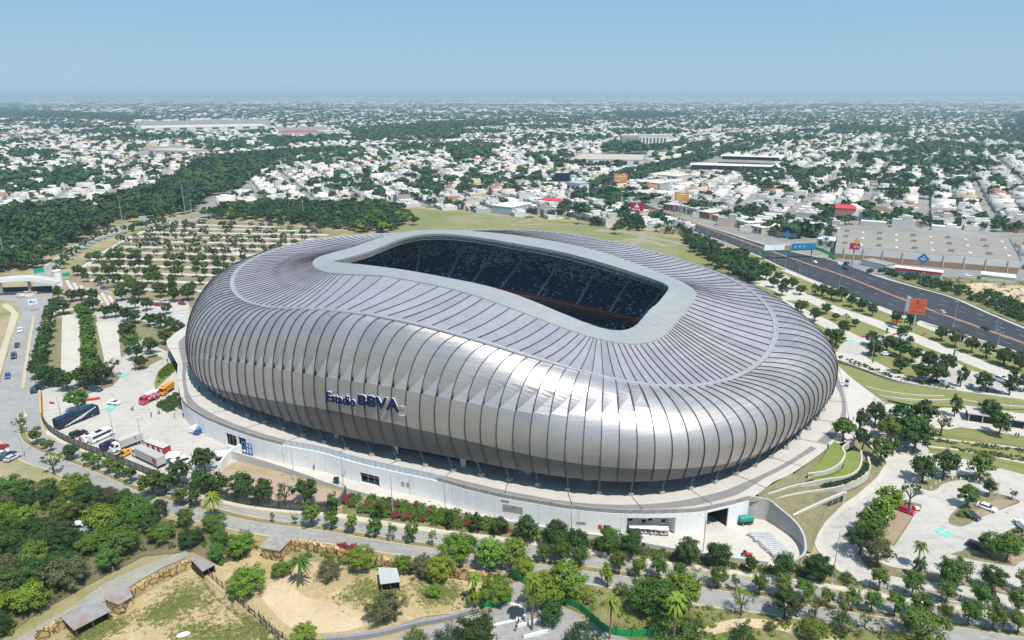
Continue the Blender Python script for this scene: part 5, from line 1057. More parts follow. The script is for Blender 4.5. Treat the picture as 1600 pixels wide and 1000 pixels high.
TREES = {}
def make_tree(kind, variant, leaf, hi):
    """unit-height tree: trunk mesh with limbs, crown mesh"""
    key = (kind, variant, leaf, hi)
    if key in TREES: return TREES[key]
    g = random.Random(hash((kind, variant)) % 1000 if False else (variant * 17 + len(kind) * 5)); sd = variant * 31 + len(kind) * 7
    k = 3.2 if hi else 1.0
    P = dict(round=(28, 40, (.31, .31, .32), (0, 0, .64), .036, -.8, .34, .33), broad=(40, 44, (.40, .40, .37), (0, 0, .60), .036, -.75, .30, .28),
             mesquite=(52, 46, (.56, .56, .40), (0, 0, .55), .036, -.65, .24, .24), sparse=(15, 24, (.40, .40, .36), (0, 0, .62), .030, -.5, .26, .36),
             tall=(24, 34, (.22, .22, .44), (0, 0, .56), .032, -.9, .30, .22), small=(11, 26, (.26, .26, .30), (0, 0, .68), .04, -.7, .36, .45),
             bush=(22, 30, (.62, .62, .52), (0, 0, .42), .045, -.4, .30, .10))[kind]
    ncl, per, R_, ctr, ls, low, spr, t0 = P
    Q = leaf_cloud(int(ncl * (1.35 if hi else 1)), int(per * (2.2 if hi else 1)), R_, ctr, ls * (0.66 if hi else 1.12), sd, low, spr)
    lean = (g.uniform(-.04, .04), g.uniform(-.04, .04))
    crown = quads_mesh('crown', Q, leaf)
    mb = MB()
    if kind == 'bush':
        for q in range(5):
            a = q * 1.26; mb.tube((0, 0, -.03), (.25 * math.cos(a), .25 * math.sin(a), .35), .03, .015, 5)
    else:
        tr = .028 if kind in ('round', 'small', 'tall') else .036
        top = Vector((lean[0], lean[1], t0)); mb.tube((0, 0, -.03), top * 0.5 + Vector((0, 0, 0)), tr * 1.25, tr, 7); mb.tube(top * 0.5, top, tr, tr * .8, 7)
        nb = 7 if kind in ('mesquite', 'sparse', 'broad') else 5
        for q in range(nb):
            a = q * 6.283 / nb + g.uniform(-.3, .3); e = g.uniform(.45, .8)
            m_ = Vector((R_[0] * e * math.cos(a), R_[1] * e * math.sin(a), ctr[2] + R_[2] * g.uniform(-.2, .6)))
            h_ = top.lerp(m_, .5) + Vector((0, 0, -.02 + .03 * g.random()))
            mb.tube(top, h_, tr * .55, tr * .4, 5); mb.tube(h_, m_, tr * .4, tr * .15, 5)
            mb.tube(h_, h_ + Vector((g.uniform(-.12, .12), g.uniform(-.12, .12), .16)), tr * .3, tr * .12, 4)
    me = bpy.data.meshes.new('trunk'); me.from_pydata(mb.v, [], mb.f); me.materials.append(M_TRUNK); me.update()
    TREES[key] = (me, crown); return TREES[key]
LEAF = dict(d=M_LDARK, m=M_LMID, b=M_LBRI, o=M_LOLI, y=M_LYEL)
TN = [0]
def tree(x, y, h, kind, leaf, label, cat='tree', group=None, name='tree', hi=False):
    TN[0] += 1; v = TN[0] % 4
    tm, cm = make_tree(kind, v, LEAF[leaf], hi)
    r = empty(name, (x, y, 0), RG.random() * 6.28); s = h; r.scale = (s * RG.uniform(.9, 1.12), s * RG.uniform(.9, 1.12), s)
    obj('trunk', tm, r); obj('crown', cm, r)
    return tag(r, label, cat, group)
def palm_mesh(seed, nf=56, L=.34, droop=1.0):
    g = random.Random(seed); mb = MB()
    for k in range(nf):
        a = g.random() * 6.283; el = math.sin(g.uniform(-.5, 1.35)); n = 5; d = Vector((math.cos(a), math.sin(a), 0)); s_ = Vector((-d.y, d.x, 0))
        pts = []
        for q in range(n + 1):
            f = q / n; pts.append(Vector((0, 0, 1)) + d * (L * f * math.cos(el * .9)) + Vector((0, 0, L * (f * el - droop * .75 * f * f))))
        w_ = [0.008, .026, .030, .026, .018, .003]
        for q in range(n):
            for sg in (1, -1):
                p0, p1 = pts[q], pts[q + 1]; dn = Vector((0, 0, -.4))
                mb.add([p0, p1, p1 + (s_ * sg + dn) * w_[q + 1], p0 + (s_ * sg + dn) * w_[q]], [(0, 1, 2, 3)])
    return mb
def palm(x, y, h, leaf, label, seed, L=.34):
    r = empty('palm_tree', (x, y, 0)); r.scale = (h, h, h)
    mb = palm_mesh(seed, L=L); mb.build('fronds', LEAF[leaf], r)
    mb = MB(); mb.tube((0, 0, -.02), (.01, 0, .5), .022, .017, 8); mb.tube((.01, 0, .5), (0, 0, 1.0), .017, .022, 8); mb.build('trunk', M_TRUNKP, r)
    return tag(r, label, 'palm tree')

PZ = {(1317, 688): 5.8, (1343, 674): 4.3, (1347, 701): 4.0, (1366, 668): 2.9, (1373, 721): 1.2, (1388, 690): 1.6, (1395, 711): .6, (1404, 679): 1.1, (1413, 690): .6, (1427, 705): .5, (1437, 668): .9, (1430, 690): .5}
def row(area, endname, items, kind='round', leaf='m', h=5.0, adj='round green', group=None, hi=False, name='tree', cat='tree'):
    """items: photo points of trunk feet (x, y[, h[, kind[, leaf]]]), in order from the named end"""
    n = 0
    for it in items:
        x, y = it[0], it[1]; hh = it[2] if len(it) > 2 else h; kk = it[3] if len(it) > 3 else kind; lf = it[4] if len(it) > 4 else leaf
        p = U(x, y, PZ.get((x, y), 0.0)); word = adj if len(it) < 4 else {'round': 'round green', 'broad': 'broad spreading', 'mesquite': 'wide low', 'sparse': 'thin sparse', 'tall': 'slim upright', 'small': 'young slender', 'bush': 'low bushy'}[kk]
        if lf in 'dyo' and len(it) > 4: word += {'d': ' dark', 'y': ' yellow-green', 'o': ' olive'}[lf]
        lab = f"{word} {cat} {area}, {ORD[n]} from {endname}"
        tree(p.x, p.y, hh, kk, lf, lab, cat, group, name, hi or y > 850).location.z = p.z; n += 1

row('on avenue median', 'the left bend', [(36, 676, 6, 'sparse', 'd'), (59, 695, 6), (70, 702, 3.4), (81, 706, 4), (114, 719, 5.4, 'broad', 'd'), (140, 729, 5), (154, 734, 5.3), (172, 741, 5.4), (187, 747, 5.4), (205, 756, 5.6), (242, 778, 8, 'broad', 'm'), (427, 817, 3, 'small', 'm'), (462, 820, 3, 'small', 'm'), (489, 824, 7.4), (519, 828, 5.4), (551, 834, 5.2), (586, 840, 5.2), (614, 845, 5, 'small', 'm'), (644, 848, 5.6), (676, 854, 4.6, 'small', 'b'), (735, 864, 5)], group='trees along the avenue median', h=5.2)
row('on avenue median', 'the right picture edge', [(1590, 991, 5.8), (1551, 985, 6.2), (1512, 979, 6.6), (1474, 974, 4.8), (1436, 969, 6.6), (1397, 963, 5.8), (1361, 958, 5.4), (1330, 953, 5.2), (1292, 947, 4.6), (1255, 941, 5.6), (1221, 935, 6), (1186, 930, 5.4), (1148, 924, 4.2, 'small', 'm'), (1121, 919, 5.6), (1060, 909, 5), (1028, 905, 6), (997, 901, 5.6), (966, 897, 6.4), (907, 888, 6), (877, 884, 7), (848, 880, 5)], group='trees along the avenue median', h=5.2)
row('on pavement by the right lot fence', 'the lot entrance', [(1372, 923, 5.8), (1423, 934, 6.4), (1476, 943, 5.4), (1532, 952, 6.2), (1587, 962, 6.6)], group='pavement trees')
row('in brown strip behind the fence', 'the lot entrance', [(1432, 903, 6, 'tall', 'm'), (1487, 917, 7.4, 'broad', 'm'), (1547, 923, 6.2, 'broad', 'd'), (1597, 930, 6)], group='strip trees')
row('beside brown paving by red car', 'the avenue', [(1370, 886, 7.4, 'broad', 'o'), (1342, 868, 7.8, 'broad', 'd'), (1356, 852, 7.2, 'broad', 'm'), (1362, 836, 7.6, 'broad', 'm'), (1376, 818, 7.4, 'broad', 'b'), (1386, 800, 7.6, 'broad', 'b'), (1420, 793, 7.4, 'sparse', 'd')], group='trees of the kerbed islands')
row('on island of parked cars', 'the left tip', [(1507, 808, 2.6, 'bush', 'b'), (1510, 793, 6.4, 'broad', 'm'), (1544, 776, 5.2, 'round', 'd'), (1581, 781, 3.2, 'small', 'm')], group='trees of the kerbed islands')
row('on island at right picture edge', 'the left tip', [(1546, 870, 6.4, 'broad', 'm'), (1571, 877, 7.4, 'broad', 'm'), (1594, 847, 4, 'bush', 'd')], group='trees of the kerbed islands')
row('on kidney-shaped island with white bollards', 'the left', [(1440, 753, 8.2, 'broad', 'd'), (1474, 746, 8.4, 'broad', 'd'), (1529, 751, 8.4, 'broad', 'm')], group='trees of the kerbed islands')
row('on plaza beside the terraces', 'the stadium', [(1317, 688, 7.2, 'broad', 'm'), (1343, 674, 8, 'tall', 'd'), (1347, 701, 6.4, 'broad', 'd'), (1366, 668, 8.4, 'broad', 'd'), (1373, 721, 7.6, 'broad', 'm'), (1388, 690, 8.5, 'broad', 'm'), (1395, 711, 6.4, 'tall', 'm'), (1404, 679, 10, 'broad', 'd'), (1427, 705, 9.4, 'broad', 'd'), (1437, 668, 10, 'broad', 'd'), (1469, 681, 8, 'sparse', 'o'), (1491, 651, 8, 'tall', 'd'), (1542, 658, 8, 'broad', 'd'), (1560, 681, 8.4, 'broad', 'm'), (1413, 690, 8, 'broad', 'm'), (1430, 690, 8.5, 'broad', 'm')], group='plaza trees')
row('above the amphitheatre lawn', 'the stadium', [(1362, 556, 6.4, 'broad', 'd'), (1405, 583, 7.2, 'broad', 'd'), (1435, 596, 7.6, 'broad', 'd'), (1450, 576, 7.2, 'broad', 'd'), (1462, 598, 8, 'broad', 'd'), (1477, 583, 8.2, 'broad', 'd'), (1500, 605, 9, 'tall', 'd'), (1534, 612, 7.4, 'broad', 'd'), (1577, 618, 9.6, 'tall', 'd'), (1567, 571, 7.4, 'broad', 'd'), (1592, 579, 8, 'broad', 'd'), (1598, 612, 7, 'broad', 'd')], group='campus trees')
row('in verge along the dark highway', 'the left', [(1237, 452, 7), (1225, 450, 6), (1250, 461, 6), (1272, 462, 7, 'tall', 'd'), (1284, 463, 7), (1299, 468, 7), (1314, 472, 8), (1330, 480, 7), (1347, 487, 7), (1362, 494, 7), (1400, 508, 7.2), (1422, 514, 7.8), (1471, 533, 7.2), (1492, 543, 8.5), (1517, 552, 7.2), (1541, 560, 7.2), (1567, 571, 8), (1592, 580, 7)], kind='broad', leaf='d', adj='dark bushy', group='trees along the highway')
row('between pale paths behind the stadium', 'the left', [(1250, 489, 7), (1244, 500, 7, 'tall', 'o'), (1272, 502, 7), (1290, 491, 6), (1305, 501, 4), (1322, 503, 4.4, 'sparse', 'o'), (1336, 511, 4.2), (1317, 523, 7), (1297, 536, 7), (1307, 543, 8), (1360, 541, 7), (1365, 556, 7.4), (1385, 551, 8), (1407, 531, 6), (1421, 538, 4), (1405, 558, 8), (1425, 566, 7), (1450, 577, 7)], kind='broad', leaf='d', adj='dark leafy', group='campus trees')
row('behind the stadium near the highway footbridge', 'the field', [(1095, 398, 6), (1104, 404, 6), (1118, 402, 6.4), (1128, 410, 6), (1138, 404, 6.4), (1146, 413, 6), (1155, 421, 6.2), (1166, 414, 6), (1172, 424, 7), (1180, 416, 6), (1187, 430, 7), (1196, 438, 7.4), (1205, 428, 6), (1208, 450, 7), (1216, 440, 6), (1222, 462, 7), (1160, 406, 5)], kind='broad', leaf='d', adj='dark bushy', group='campus trees')
# left parking yard
row('in first tree line beside the left road', 'the footbridge', [(86, 484, 6.5), (82, 497, 7), (78, 507, 7), (77, 520, 7.4), (74, 532, 7.4), (72, 544, 7.6), (69, 556, 7.6), (67, 568, 7.8), (65, 580, 8), (63, 592, 8), (72, 601, 8), (84, 604, 8), (92, 604, 7.5)], kind='broad', leaf='d', adj='dense dark', group='trees of the left car park')
row('in second tree line between the pale lanes', 'the footbridge', [(128, 497, 7), (136, 505, 7.4), (138, 515, 7.4), (140, 526, 7.4), (141, 538, 7.6), (141, 550, 7.6), (142, 562, 7.8), (143, 574, 8), (146, 586, 8), (150, 597, 8)], kind='broad', leaf='m', adj='dense green', group='trees of the left car park')
row('at near end of the left lanes', 'the road', [(107, 611, 8, 'broad', 'd'), (132, 603, 8, 'broad', 'd'), (160, 603, 9, 'broad', 'd'), (177, 590, 8, 'sparse', 'd'), (122, 642, 8, 'broad', 'm'), (200, 533, 9, 'broad', 'd'), (207, 550, 8.6, 'broad', 'm'), (214, 563, 8, 'broad', 'd'), (236, 553, 7.6, 'broad', 'd'), (260, 538, 7.6, 'broad', 'd'), (222, 577, 6, 'broad', 'd')], group='trees of the left car park')
row('around the middle bays of the left car park', 'the footbridge', [(92, 467, 7), (112, 472, 7), (127, 470, 7), (145, 473, 8), (100, 492, 8), (132, 494, 7.6), (147, 486, 8), (165, 498, 7), (182, 496, 7.4), (192, 470, 8), (200, 503, 7.6), (212, 483, 7), (217, 470, 8), (230, 486, 7.2), (212, 506, 7.4), (235, 511, 7), (252, 513, 7.2), (267, 517, 7.2), (282, 526, 8), (261, 491, 6), (252, 465, 8), (272, 472, 8.4), (295, 470, 9)], kind='broad', leaf='d', adj='dark round-topped', group='trees of the left car park')
row('beside the parked lorries and yard fence', 'the left', [(260, 772, 6.6, 'broad', 'd'), (282, 758, 7.4, 'broad', 'd'), (322, 738, 8.2, 'broad', 'd'), (315, 773, 7.2, 'broad', 'd'), (342, 775, 7, 'broad', 'd'), (380, 781, 7.8, 'broad', 'd'), (412, 786, 7.2, 'broad', 'd'), (447, 791, 7, 'sparse', 'd'), (479, 789, 7.6, 'broad', 'd'), (521, 801, 6, 'tall', 'm'), (85, 741, 7.4, 'sparse', 'm'), (286, 790, 6, 'round', 'm'), (307, 793, 5.6, 'round', 'd')], group='trees by the yard fence')
row('on the planted bank below the white wall', 'the left', [(592, 813, 5.4, 'tall', 'd'), (702, 828, 5.5, 'tall', 'd'), (744, 834, 6.2, 'tall', 'd'), (782, 837, 5.0, 'broad', 'd'), (822, 847, 6.7, 'broad', 'd'), (867, 853, 6.7, 'broad', 'd'), (877, 869, 7.6, 'round', 'd'), (903, 873, 7.9, 'round', 'd'), (950, 866, 7.2, 'broad', 'm'), (985, 871, 7.2, 'broad', 'd'), (1075, 882, 6.7, 'broad', 'd'), (1121, 888, 6.7, 'broad', 'd'), (1172, 896, 4.7, 'round', 'd'), (1222, 906, 7.1, 'round', 'd'), (1275, 908, 6.7, 'broad', 'd'), (1325, 912, 3.0, 'bush', 'd')], group='trees of the planted bank')
# big foreground trees, bottom centre and right
row('in foreground beside the avenue', 'the left hut', [(390, 930, 6.7, 'mesquite', 'b'), (440, 902, 4.2, 'mesquite', 'm'), (515, 905, 4.5, 'mesquite', 'o'), (565, 890, 5.9, 'mesquite', 'b'), (630, 895, 4.2, 'mesquite', 'b'), (618, 972, 7.1, 'sparse', 'o'), (600, 970, 6.2, 'mesquite', 'o'), (662, 900, 5.0, 'mesquite', 'o'), (690, 905, 5.9, 'mesquite', 'b'), (679, 932, 2.9, 'mesquite', 'b'), (741, 952, 5.0, 'round', 'y'), (775, 945, 6.7, 'mesquite', 'b'), (712, 880, 7.6, 'mesquite', 'b'), (768, 890, 8.0, 'broad', 'b'), (800, 890, 8.0, 'broad', 'b'), (818, 905, 5.9, 'broad', 'b'), (475, 1010, 5.0, 'mesquite', 'b'), (745, 1012, 7.1, 'mesquite', 'd'), (650, 1010, 4.2, 'bush', 'm'), (700, 1010, 5.0, 'bush', 'd')], group='foreground trees')
row('between green screen and avenue', 'the tall palm', [(850, 948, 7.6, 'mesquite', 'b'), (885, 940, 9.6, 'broad', 'b'), (862, 980, 5.4, 'broad', 'd'), (915, 945, 4.2, 'bush', 'b'), (948, 918, 6.2, 'tall', 'b'), (971, 929, 2.9, 'bush', 'm'), (912, 1010, 5.9, 'bush', 'd'), (1010, 955, 7.6, 'mesquite', 'm'), (1030, 965, 9.2, 'broad', 'm'), (1062, 955, 9.2, 'broad', 'b'), (1085, 930, 6.7, 'sparse', 'b'), (1157, 962, 6.7, 'sparse', 'b'), (1225, 968, 7.4, 'broad', 'd'), (1272, 968, 7.2, 'sparse', 'y'), (1320, 968, 6.2, 'sparse', 'y'), (1320, 990, 4.7, 'bush', 'd'), (1350, 982, 3.9, 'sparse', 'm'), (1375, 994, 4.2, 'sparse', 'o'), (1437, 1006, 8.1, 'mesquite', 'm'), (1160, 1004, 4.2, 'bush', 'd'), (1045, 1000, 5.9, 'bush', 'm'), (1080, 1000, 5.0, 'bush', 'd'), (1205, 985, 2.5, 'bush', 'o'), (1270, 1000, 5.0, 'mesquite', 'y'), (1400, 1010, 3.4, 'bush', 'y')], group='foreground trees', hi=True)
for (x, y, h_, lf, lb, sd, L) in ((473, 916, 6.6, 'm', 'single feathery palm standing on the bare paddock', 1, .40), (336, 812, 6.6, 'y', 'yellow-green bushy palm between avenue and shaded yard', 2, .42), (831, 985, 12.5, 'b', 'tall thin palm in front of the round plaza', 3, .17), (952, 1000, 9.4, 'b', 'yellow-green palm beside the green screen, left of two', 4, .24), (1051, 1010, 11, 'b', 'yellow-green palm right of the green screen end', 5, .22), (742, 945, 7, 'y', 'slim palm beside the stone wall and green screen', 6, .26), (1432, 888, 6.2, 'm', 'bushy palm on brown strip behind the lot fence', 7, .30)):
    p = U(x, y); palm(p.x, p.y, h_, lf, lb, sd, L)
# small wood at the bottom left
WOOD = [(-15, 790), (30, 770), (75, 775), (110, 770), (140, 780), (175, 790), (205, 792), (235, 805), (262, 815), (300, 825), (335, 830), (385, 848), (380, 875), (345, 885), (310, 862), (262, 858), (222, 868), (190, 885), (150, 905), (110, 930), (60, 955), (30, 985), (-15, 1010)]
TARM = [(92, 830), (120, 812), (170, 806), (236, 802), (236, 808), (190, 824), (150, 838), (100, 850)]
g = random.Random(4); pts = []
for _ in range(4000):
    x, y = g.uniform(-15, 385), g.uniform(770, 1005)
    if not inpoly(x, y, WOOD) or inpoly(x, y, TARM): continue
    p = U(x, y)
    if all((p - q[0]).length > 5.0 for q in pts): pts.append((p, x, y))
    if len(pts) >= 72: break
pts.sort(key=lambda t: t[1] * 0.6 + t[2] * 0.4)
for n, (p, x, y) in enumerate(pts):
    nb = 'shaded yard' if 60 < x < 240 and y < 870 else 'gravel path' if y > 850 and x > 100 else 'avenue trees' if x > 240 else 'left picture edge'
    big = g.uniform(5.6, 8.6) * (.78 if x > 225 else 1); lf = g.choice('ddmmbo'); kk = g.choice(['broad', 'mesquite', 'mesquite', 'broad'])
    wd = {'d': 'dark', 'm': 'mid-green', 'b': 'bright green', 'o': 'olive'}[lf]; wk = 'spreading' if kk == 'mesquite' else 'round-crowned'
    tree(p.x, p.y, big, kk, lf, f"{wd} {wk} tree in the lower left wood near the {nb}", 'tree', 'trees of the lower left wood', hi=True)
# bushes of the planted bank and beds: nobody could count them
def scatter_cloud(name, P, S, proto, m, squash=1.0):
    n = len(P); ang = RG.random(n) * 6.28; c, s = np.cos(ang), np.sin(ang)
    k = len(proto); pi = RG.integers(0, k, n); out = []
    for j in range(k):
        I = np.where(pi == j)[0]
        if not len(I): continue
        Q = proto[j]; q = Q[None] * S[I, None, None, None] * np.array([1, 1, squash])
        x = q[..., 0] * c[I, None, None] - q[..., 1] * s[I, None, None]; y = q[..., 0] * s[I, None, None] + q[..., 1] * c[I, None, None]
        out.append(np.stack([x, y, q[..., 2]], -1).reshape(-1, 4, 3) + np.repeat(P[I], len(Q), 0)[:, None])
    Q = np.concatenate(out)
    return stuff(obj(name, quads_mesh(name, Q, m)))
def fill(poly, n, z=0.0, mind=0.0, zf=None):
    xs = [p[0] for p in poly]; ys = [p[1] for p in poly]; out = []; t = 0
    while len(out) < n and t < n * 60:
        t += 1; x, y = RG.uniform(min(xs), max(xs)), RG.uniform(min(ys), max(ys))
        if inpoly(x, y, poly):
            p = U(x, y, z)
            if mind and any((p.x - q[0]) ** 2 + (p.y - q[1]) ** 2 < mind * mind for q in out[-60:]): continue
            out.append((p.x, p.y, z))
    return np.array(out)
BUSH = [leaf_cloud(14, 22, (.5, .5, .5), (0, 0, .35), .075, 900 + k, -.3, .34, .3) for k in range(3)]
LOW = [leaf_cloud(8, 12, (.5, .5, .4), (0, 0, .3), .11, 950 + k, -.3, .36, .3) for k in range(3)]
BK = [(545, 778), (605, 783), (680, 797), (780, 818), (797, 836), (700, 824), (600, 809), (548, 798)]
P = fill(BK, 190); scatter_cloud('bank_shrubs', P, RG.uniform(1.5, 2.6, len(P)), BUSH, M_LMID)
P = np.concatenate([fill(BK, 26), fill([(532, 776), (545, 778), (545, 790), (533, 788)], 7), fill([(720, 812), (797, 828), (797, 837), (720, 826)], 16)]); scatter_cloud('bougainvillea', P + [0, 0, .35], RG.uniform(1.2, 2.2, len(P)), BUSH, M_FLOWER)
BK2 = [(800, 820), (887, 839), (975, 851), (1087, 872), (1150, 882), (1200, 887), (1240, 888), (1270, 875), (1300, 895), (1320, 910), (1200, 897), (1087, 882), (975, 866), (887, 852), (800, 838)]
P = fill(BK2, 300); scatter_cloud('bank_shrubs', P, RG.uniform(.7, 1.7, len(P)), LOW, M_LOLI)
P = fill([(960, 852), (1150, 882), (1150, 889), (960, 862)], 120, mind=.8); scatter_cloud('bank_shrubs', P, RG.uniform(.8, 1.2, len(P)), LOW, M_LMID)
P = fill([(1280, 761), (1300, 754), (1325, 747), (1343, 737), (1350, 724), (1356, 724), (1356, 733), (1346, 744), (1320, 757), (1290, 763)], 150, 3.2); scatter_cloud('terrace_hedge', P, RG.uniform(.8, 1.3, len(P)), LOW, M_LDARK)
P = np.concatenate([fill([(243, 603), (248, 583), (264, 569), (297, 557), (296, 565), (270, 582)], 170)]); scatter_cloud('wedge_hedge', P, RG.uniform(.9, 1.5, len(P)), LOW, M_LMID)
P = fill([(245, 634), (277, 614), (287, 640), (262, 645)], 130); scatter_cloud('wedge_hedge', P, RG.uniform(1.2, 1.8, len(P)), LOW, M_LDARK)
P = fill([(1310, 560), (1350, 576), (1400, 594), (1450, 604), (1492, 610), (1492, 606), (1450, 599), (1400, 588), (1350, 570), (1312, 556)], 170); scatter_cloud('verge_hedge', P, RG.uniform(.7, 1.2, len(P)), LOW, M_LDARK)
P = np.concatenate([fill([(1480, 698), (1600, 714), (1600, 722), (1500, 706)], 110), fill([(1452, 684), (1600, 703), (1600, 709), (1452, 690)], 90)]); scatter_cloud('verge_hedge', P, RG.uniform(.6, 1.1, len(P)), LOW, M_LOLI)
P = fill([(860, 935), (912, 917), (1000, 932), (1100, 951), (1200, 964), (1340, 986), (1330, 1000), (1000, 1000), (950, 975)], 150); scatter_cloud('roadside_weeds', P, RG.uniform(.5, 1.6, len(P)), LOW, M_LBRI)
P = fill([(390, 850), (470, 862), (560, 875), (640, 888), (800, 898), (790, 906), (640, 897), (560, 885), (400, 860)], 110); scatter_cloud('roadside_weeds', P, RG.uniform(.6, 1.8, len(P)), LOW, M_LMID)
P = fill(WOOD, 260); scatter_cloud('wood_undergrowth', P, RG.uniform(.8, 2.2, len(P)), LOW, M_LMID)
P = fill([(518, 851), (556, 858), (556, 868), (520, 862)], 16); scatter_cloud('bougainvillea', P, RG.uniform(1.2, 2.0, len(P)), BUSH, M_FLOWER)
# highway verge thicket on the right
P = fill([(1345, 425), (1375, 428), (1430, 445), (1490, 460), (1560, 488), (1620, 515), (1620, 490), (1560, 462), (1500, 450), (1420, 432), (1385, 422)], 230); scatter_cloud('verge_thicket', P, RG.uniform(2, 4.6, len(P)), BUSH, M_LFOR)
P = fill([(1440, 432), (1600, 440), (1600, 470), (1520, 458)], 60); scatter_cloud('verge_thicket', P, RG.uniform(.8, 2.2, len(P)), LOW, M_LOLI)
# rubble on the waste ground
P = np.concatenate([fill([(1448, 440), (1508, 442), (1508, 452), (1450, 448)], 130), fill([(1550, 445), (1592, 446), (1592, 452), (1550, 450)], 50), fill([(1585, 456), (1625, 460), (1625, 470), (1585, 466)], 60)])
RB = [leaf_cloud(5, 6, (.5, .5, .3), (0, 0, .1), .3, 980 + k, -.2, .3, .3) for k in range(2)]
scatter_cloud('rubble', P, RG.uniform(.5, 1.3, len(P)), RB, mat('grey_rubble', (0.36, 0.36, 0.35), 0.9, col2=(0.26, 0.25, 0.24), scale=0.5))
P = fill([(700, 868+80), (560, 890+60), (600, 975), (560, 990)], 10)

# car park trees far left: rows between the pale lanes
lot = []
for ri, y in enumerate(LOTY):
    xl, xr = lot_x(y + 4); n = int((xr - xl) / (15 - ri * 0.0))
    for k in range(n):
        x = xl + 8 + (xr - xl - 8) * (k + RG.uniform(-.3, .3)) / n; yy = y + 4.5 + (x - xl) * 0.012 + RG.uniform(-1, 1)
        if RG.random() < (0.80 if 200 < x < 420 else 0.7): lot.append((ri, x, yy, U(x, yy)))
lot.sort(key=lambda t: -t[2])
near, far = lot[:60], lot[60:]
cnt = {}
for ri, x, y, p in sorted(near, key=lambda t: (t[0], t[1])):
    cnt[ri] = cnt.get(ri, 0) + 1; lf = RG.choice(list('dddmo')); kk = 'broad' if RG.random() < .75 else 'round'
    tree(p.x, p.y, RG.uniform(5.0, 8.2), kk, lf, f"{'olive' if lf == 'o' else 'dark'} far car park tree, {ORD[cnt[ri] - 1]} from left in row below {ORD[ri]} pale lane", 'tree', 'trees of the far car park')
HALF = [leaf_cloud(18, 20, (.42, .42, .36), (0, 0, .62), .06, 700 + k, -.6, .30, .4) for k in range(4)]
P = np.array([p[:] for _, _, _, p in far]); S = RG.uniform(4.6, 8.4, len(far)); I = RG.random(len(far)) < .6
scatter_cloud('car_park_trees', P[I], S[I], HALF, M_LDARK); scatter_cloud('car_park_trees', P[~I], S[~I], HALF, M_LOLI)
mb = MB()
for p, s in zip(P, S): mb.tube(p, p + np.array([0, 0, s * .5]), .12, .08, 4)
stuff(mb.build('car_park_tree_trunks', M_TRUNK))
P = np.array([U(*q)[:] for q in [(135, 441), (155, 447), (175, 450), (207, 453), (90, 428), (96, 421), (102, 414), (109, 407), (116, 401), (122, 396), (130, 390), (137, 385), (144, 381), (152, 377), (162, 374), (172, 370), (182, 367), (195, 365), (205, 362), (213, 361), (222, 358), (232, 356), (238, 355), (246, 354), (256, 352), (225, 360)]])
scatter_cloud('roadside_trees', P, RG.uniform(5.5, 8, len(P)), HALF, M_LDARK)

# woods that read as one mass
FOR1 = [(-40, 432), (20, 424), (57, 422), (98, 393), (135, 370), (185, 351), (260, 342), (300, 330), (318, 318), (335, 306), (372, 300), (385, 285), (412, 268), (440, 250), (520, 241), (560, 240), (560, 236), (480, 238), (430, 242), (380, 246), (335, 252), (318, 256), (304, 262), (296, 278), (268, 286), (248, 296), (200, 308), (175, 322), (70, 328), (20, 342), (-40, 346)]
FOR2 = [(312, 342), (322, 336), (348, 329), (400, 322), (440, 322), (600, 322), (616, 328), (640, 338), (628, 356), (600, 366), (540, 361), (480, 354), (420, 347)]
CR = [leaf_cloud(20, 15, (.55, .55, .45), (0, 0, .55), .105, 800 + k, -.3, .32, .35) for k in range(5)]
CRF = [leaf_cloud(9, 8, (.6, .6, .45), (0, 0, .5), .24, 850 + k, -.2, .36, .3) for k in range(4)]
def fill_world(poly, spacing, jit=.45, dmax=3000):
    P = np.array([U(*p)[:2] for p in poly]); x0, y0 = P.min(0); x1, y1 = P.max(0); out = []
    for i in range(int((x1 - x0) / spacing) + 1):
        for j in range(int((min(y1, dmax) - y0) / spacing) + 1):
            x = x0 + (i + RG.uniform(-jit, jit)) * spacing; y = y0 + (j + RG.uniform(-jit, jit)) * spacing
            q = PX(x, y)
            if -60 < q[0] < 1660 and inpoly(q[0], q[1], poly): out.append((x, y, 0))
    return np.array(out)
P = fill_world(FOR1, 7.6); P = P[RG.random(len(P)) < np.where(np.sin(P[:, 0] * .045) * np.sin(P[:, 1] * .05 + 1) > .72, .25, 1)]; d = P[:, 1]; A_ = P[d < 620]; B_ = P[d >= 620]; B_ = B_[RG.random(len(B_)) < .65]
scatter_cloud('woodland', A_, RG.uniform(5, 14.5, len(A_)) * RG.uniform(.8, 1.05, len(A_)), CR, M_LFOR); scatter_cloud('woodland', B_, RG.uniform(9, 14, len(B_)), CRF, M_LFOR)
P = fill_world(FOR2, 6.6); scatter_cloud('woodland', P, RG.uniform(5, 10, len(P)), CR, M_LFOR)
I = RG.random(len(P)) < .10; scatter_cloud('woodland', P[I] + [1, -2, 0], RG.uniform(5, 9, I.sum()), CR, M_LBRI)
I = RG.random(len(A_)) < .08; scatter_cloud('woodland', A_[I] + [1, -2, 0], RG.uniform(7, 11, I.sum()), CR, M_LMID)
P = fill([(630, 358), (640, 352), (760, 345), (770, 350), (700, 372), (640, 374)], 12); 
# trees on the field edge
P = np.array([U(*q)[:] for q in [(674, 324), (700, 326), (720, 327), (740, 331), (775, 333), (790, 334), (812, 336), (830, 340), (850, 339), (862, 341), (876, 341), (888, 342), (940, 342), (950, 344), (962, 345), (975, 346), (930, 340), (918, 338), (965, 366), (640, 345), (648, 352), (980, 348), (1000, 352), (1015, 356), (1030, 362), (1044, 365), (1022, 346), (1036, 352), (1050, 360), (1062, 366), (1075, 370), (1088, 376), (1100, 382)]])
scatter_cloud('field_edge_trees', P, RG.uniform(5, 10, len(P)), CR, M_LFOR)

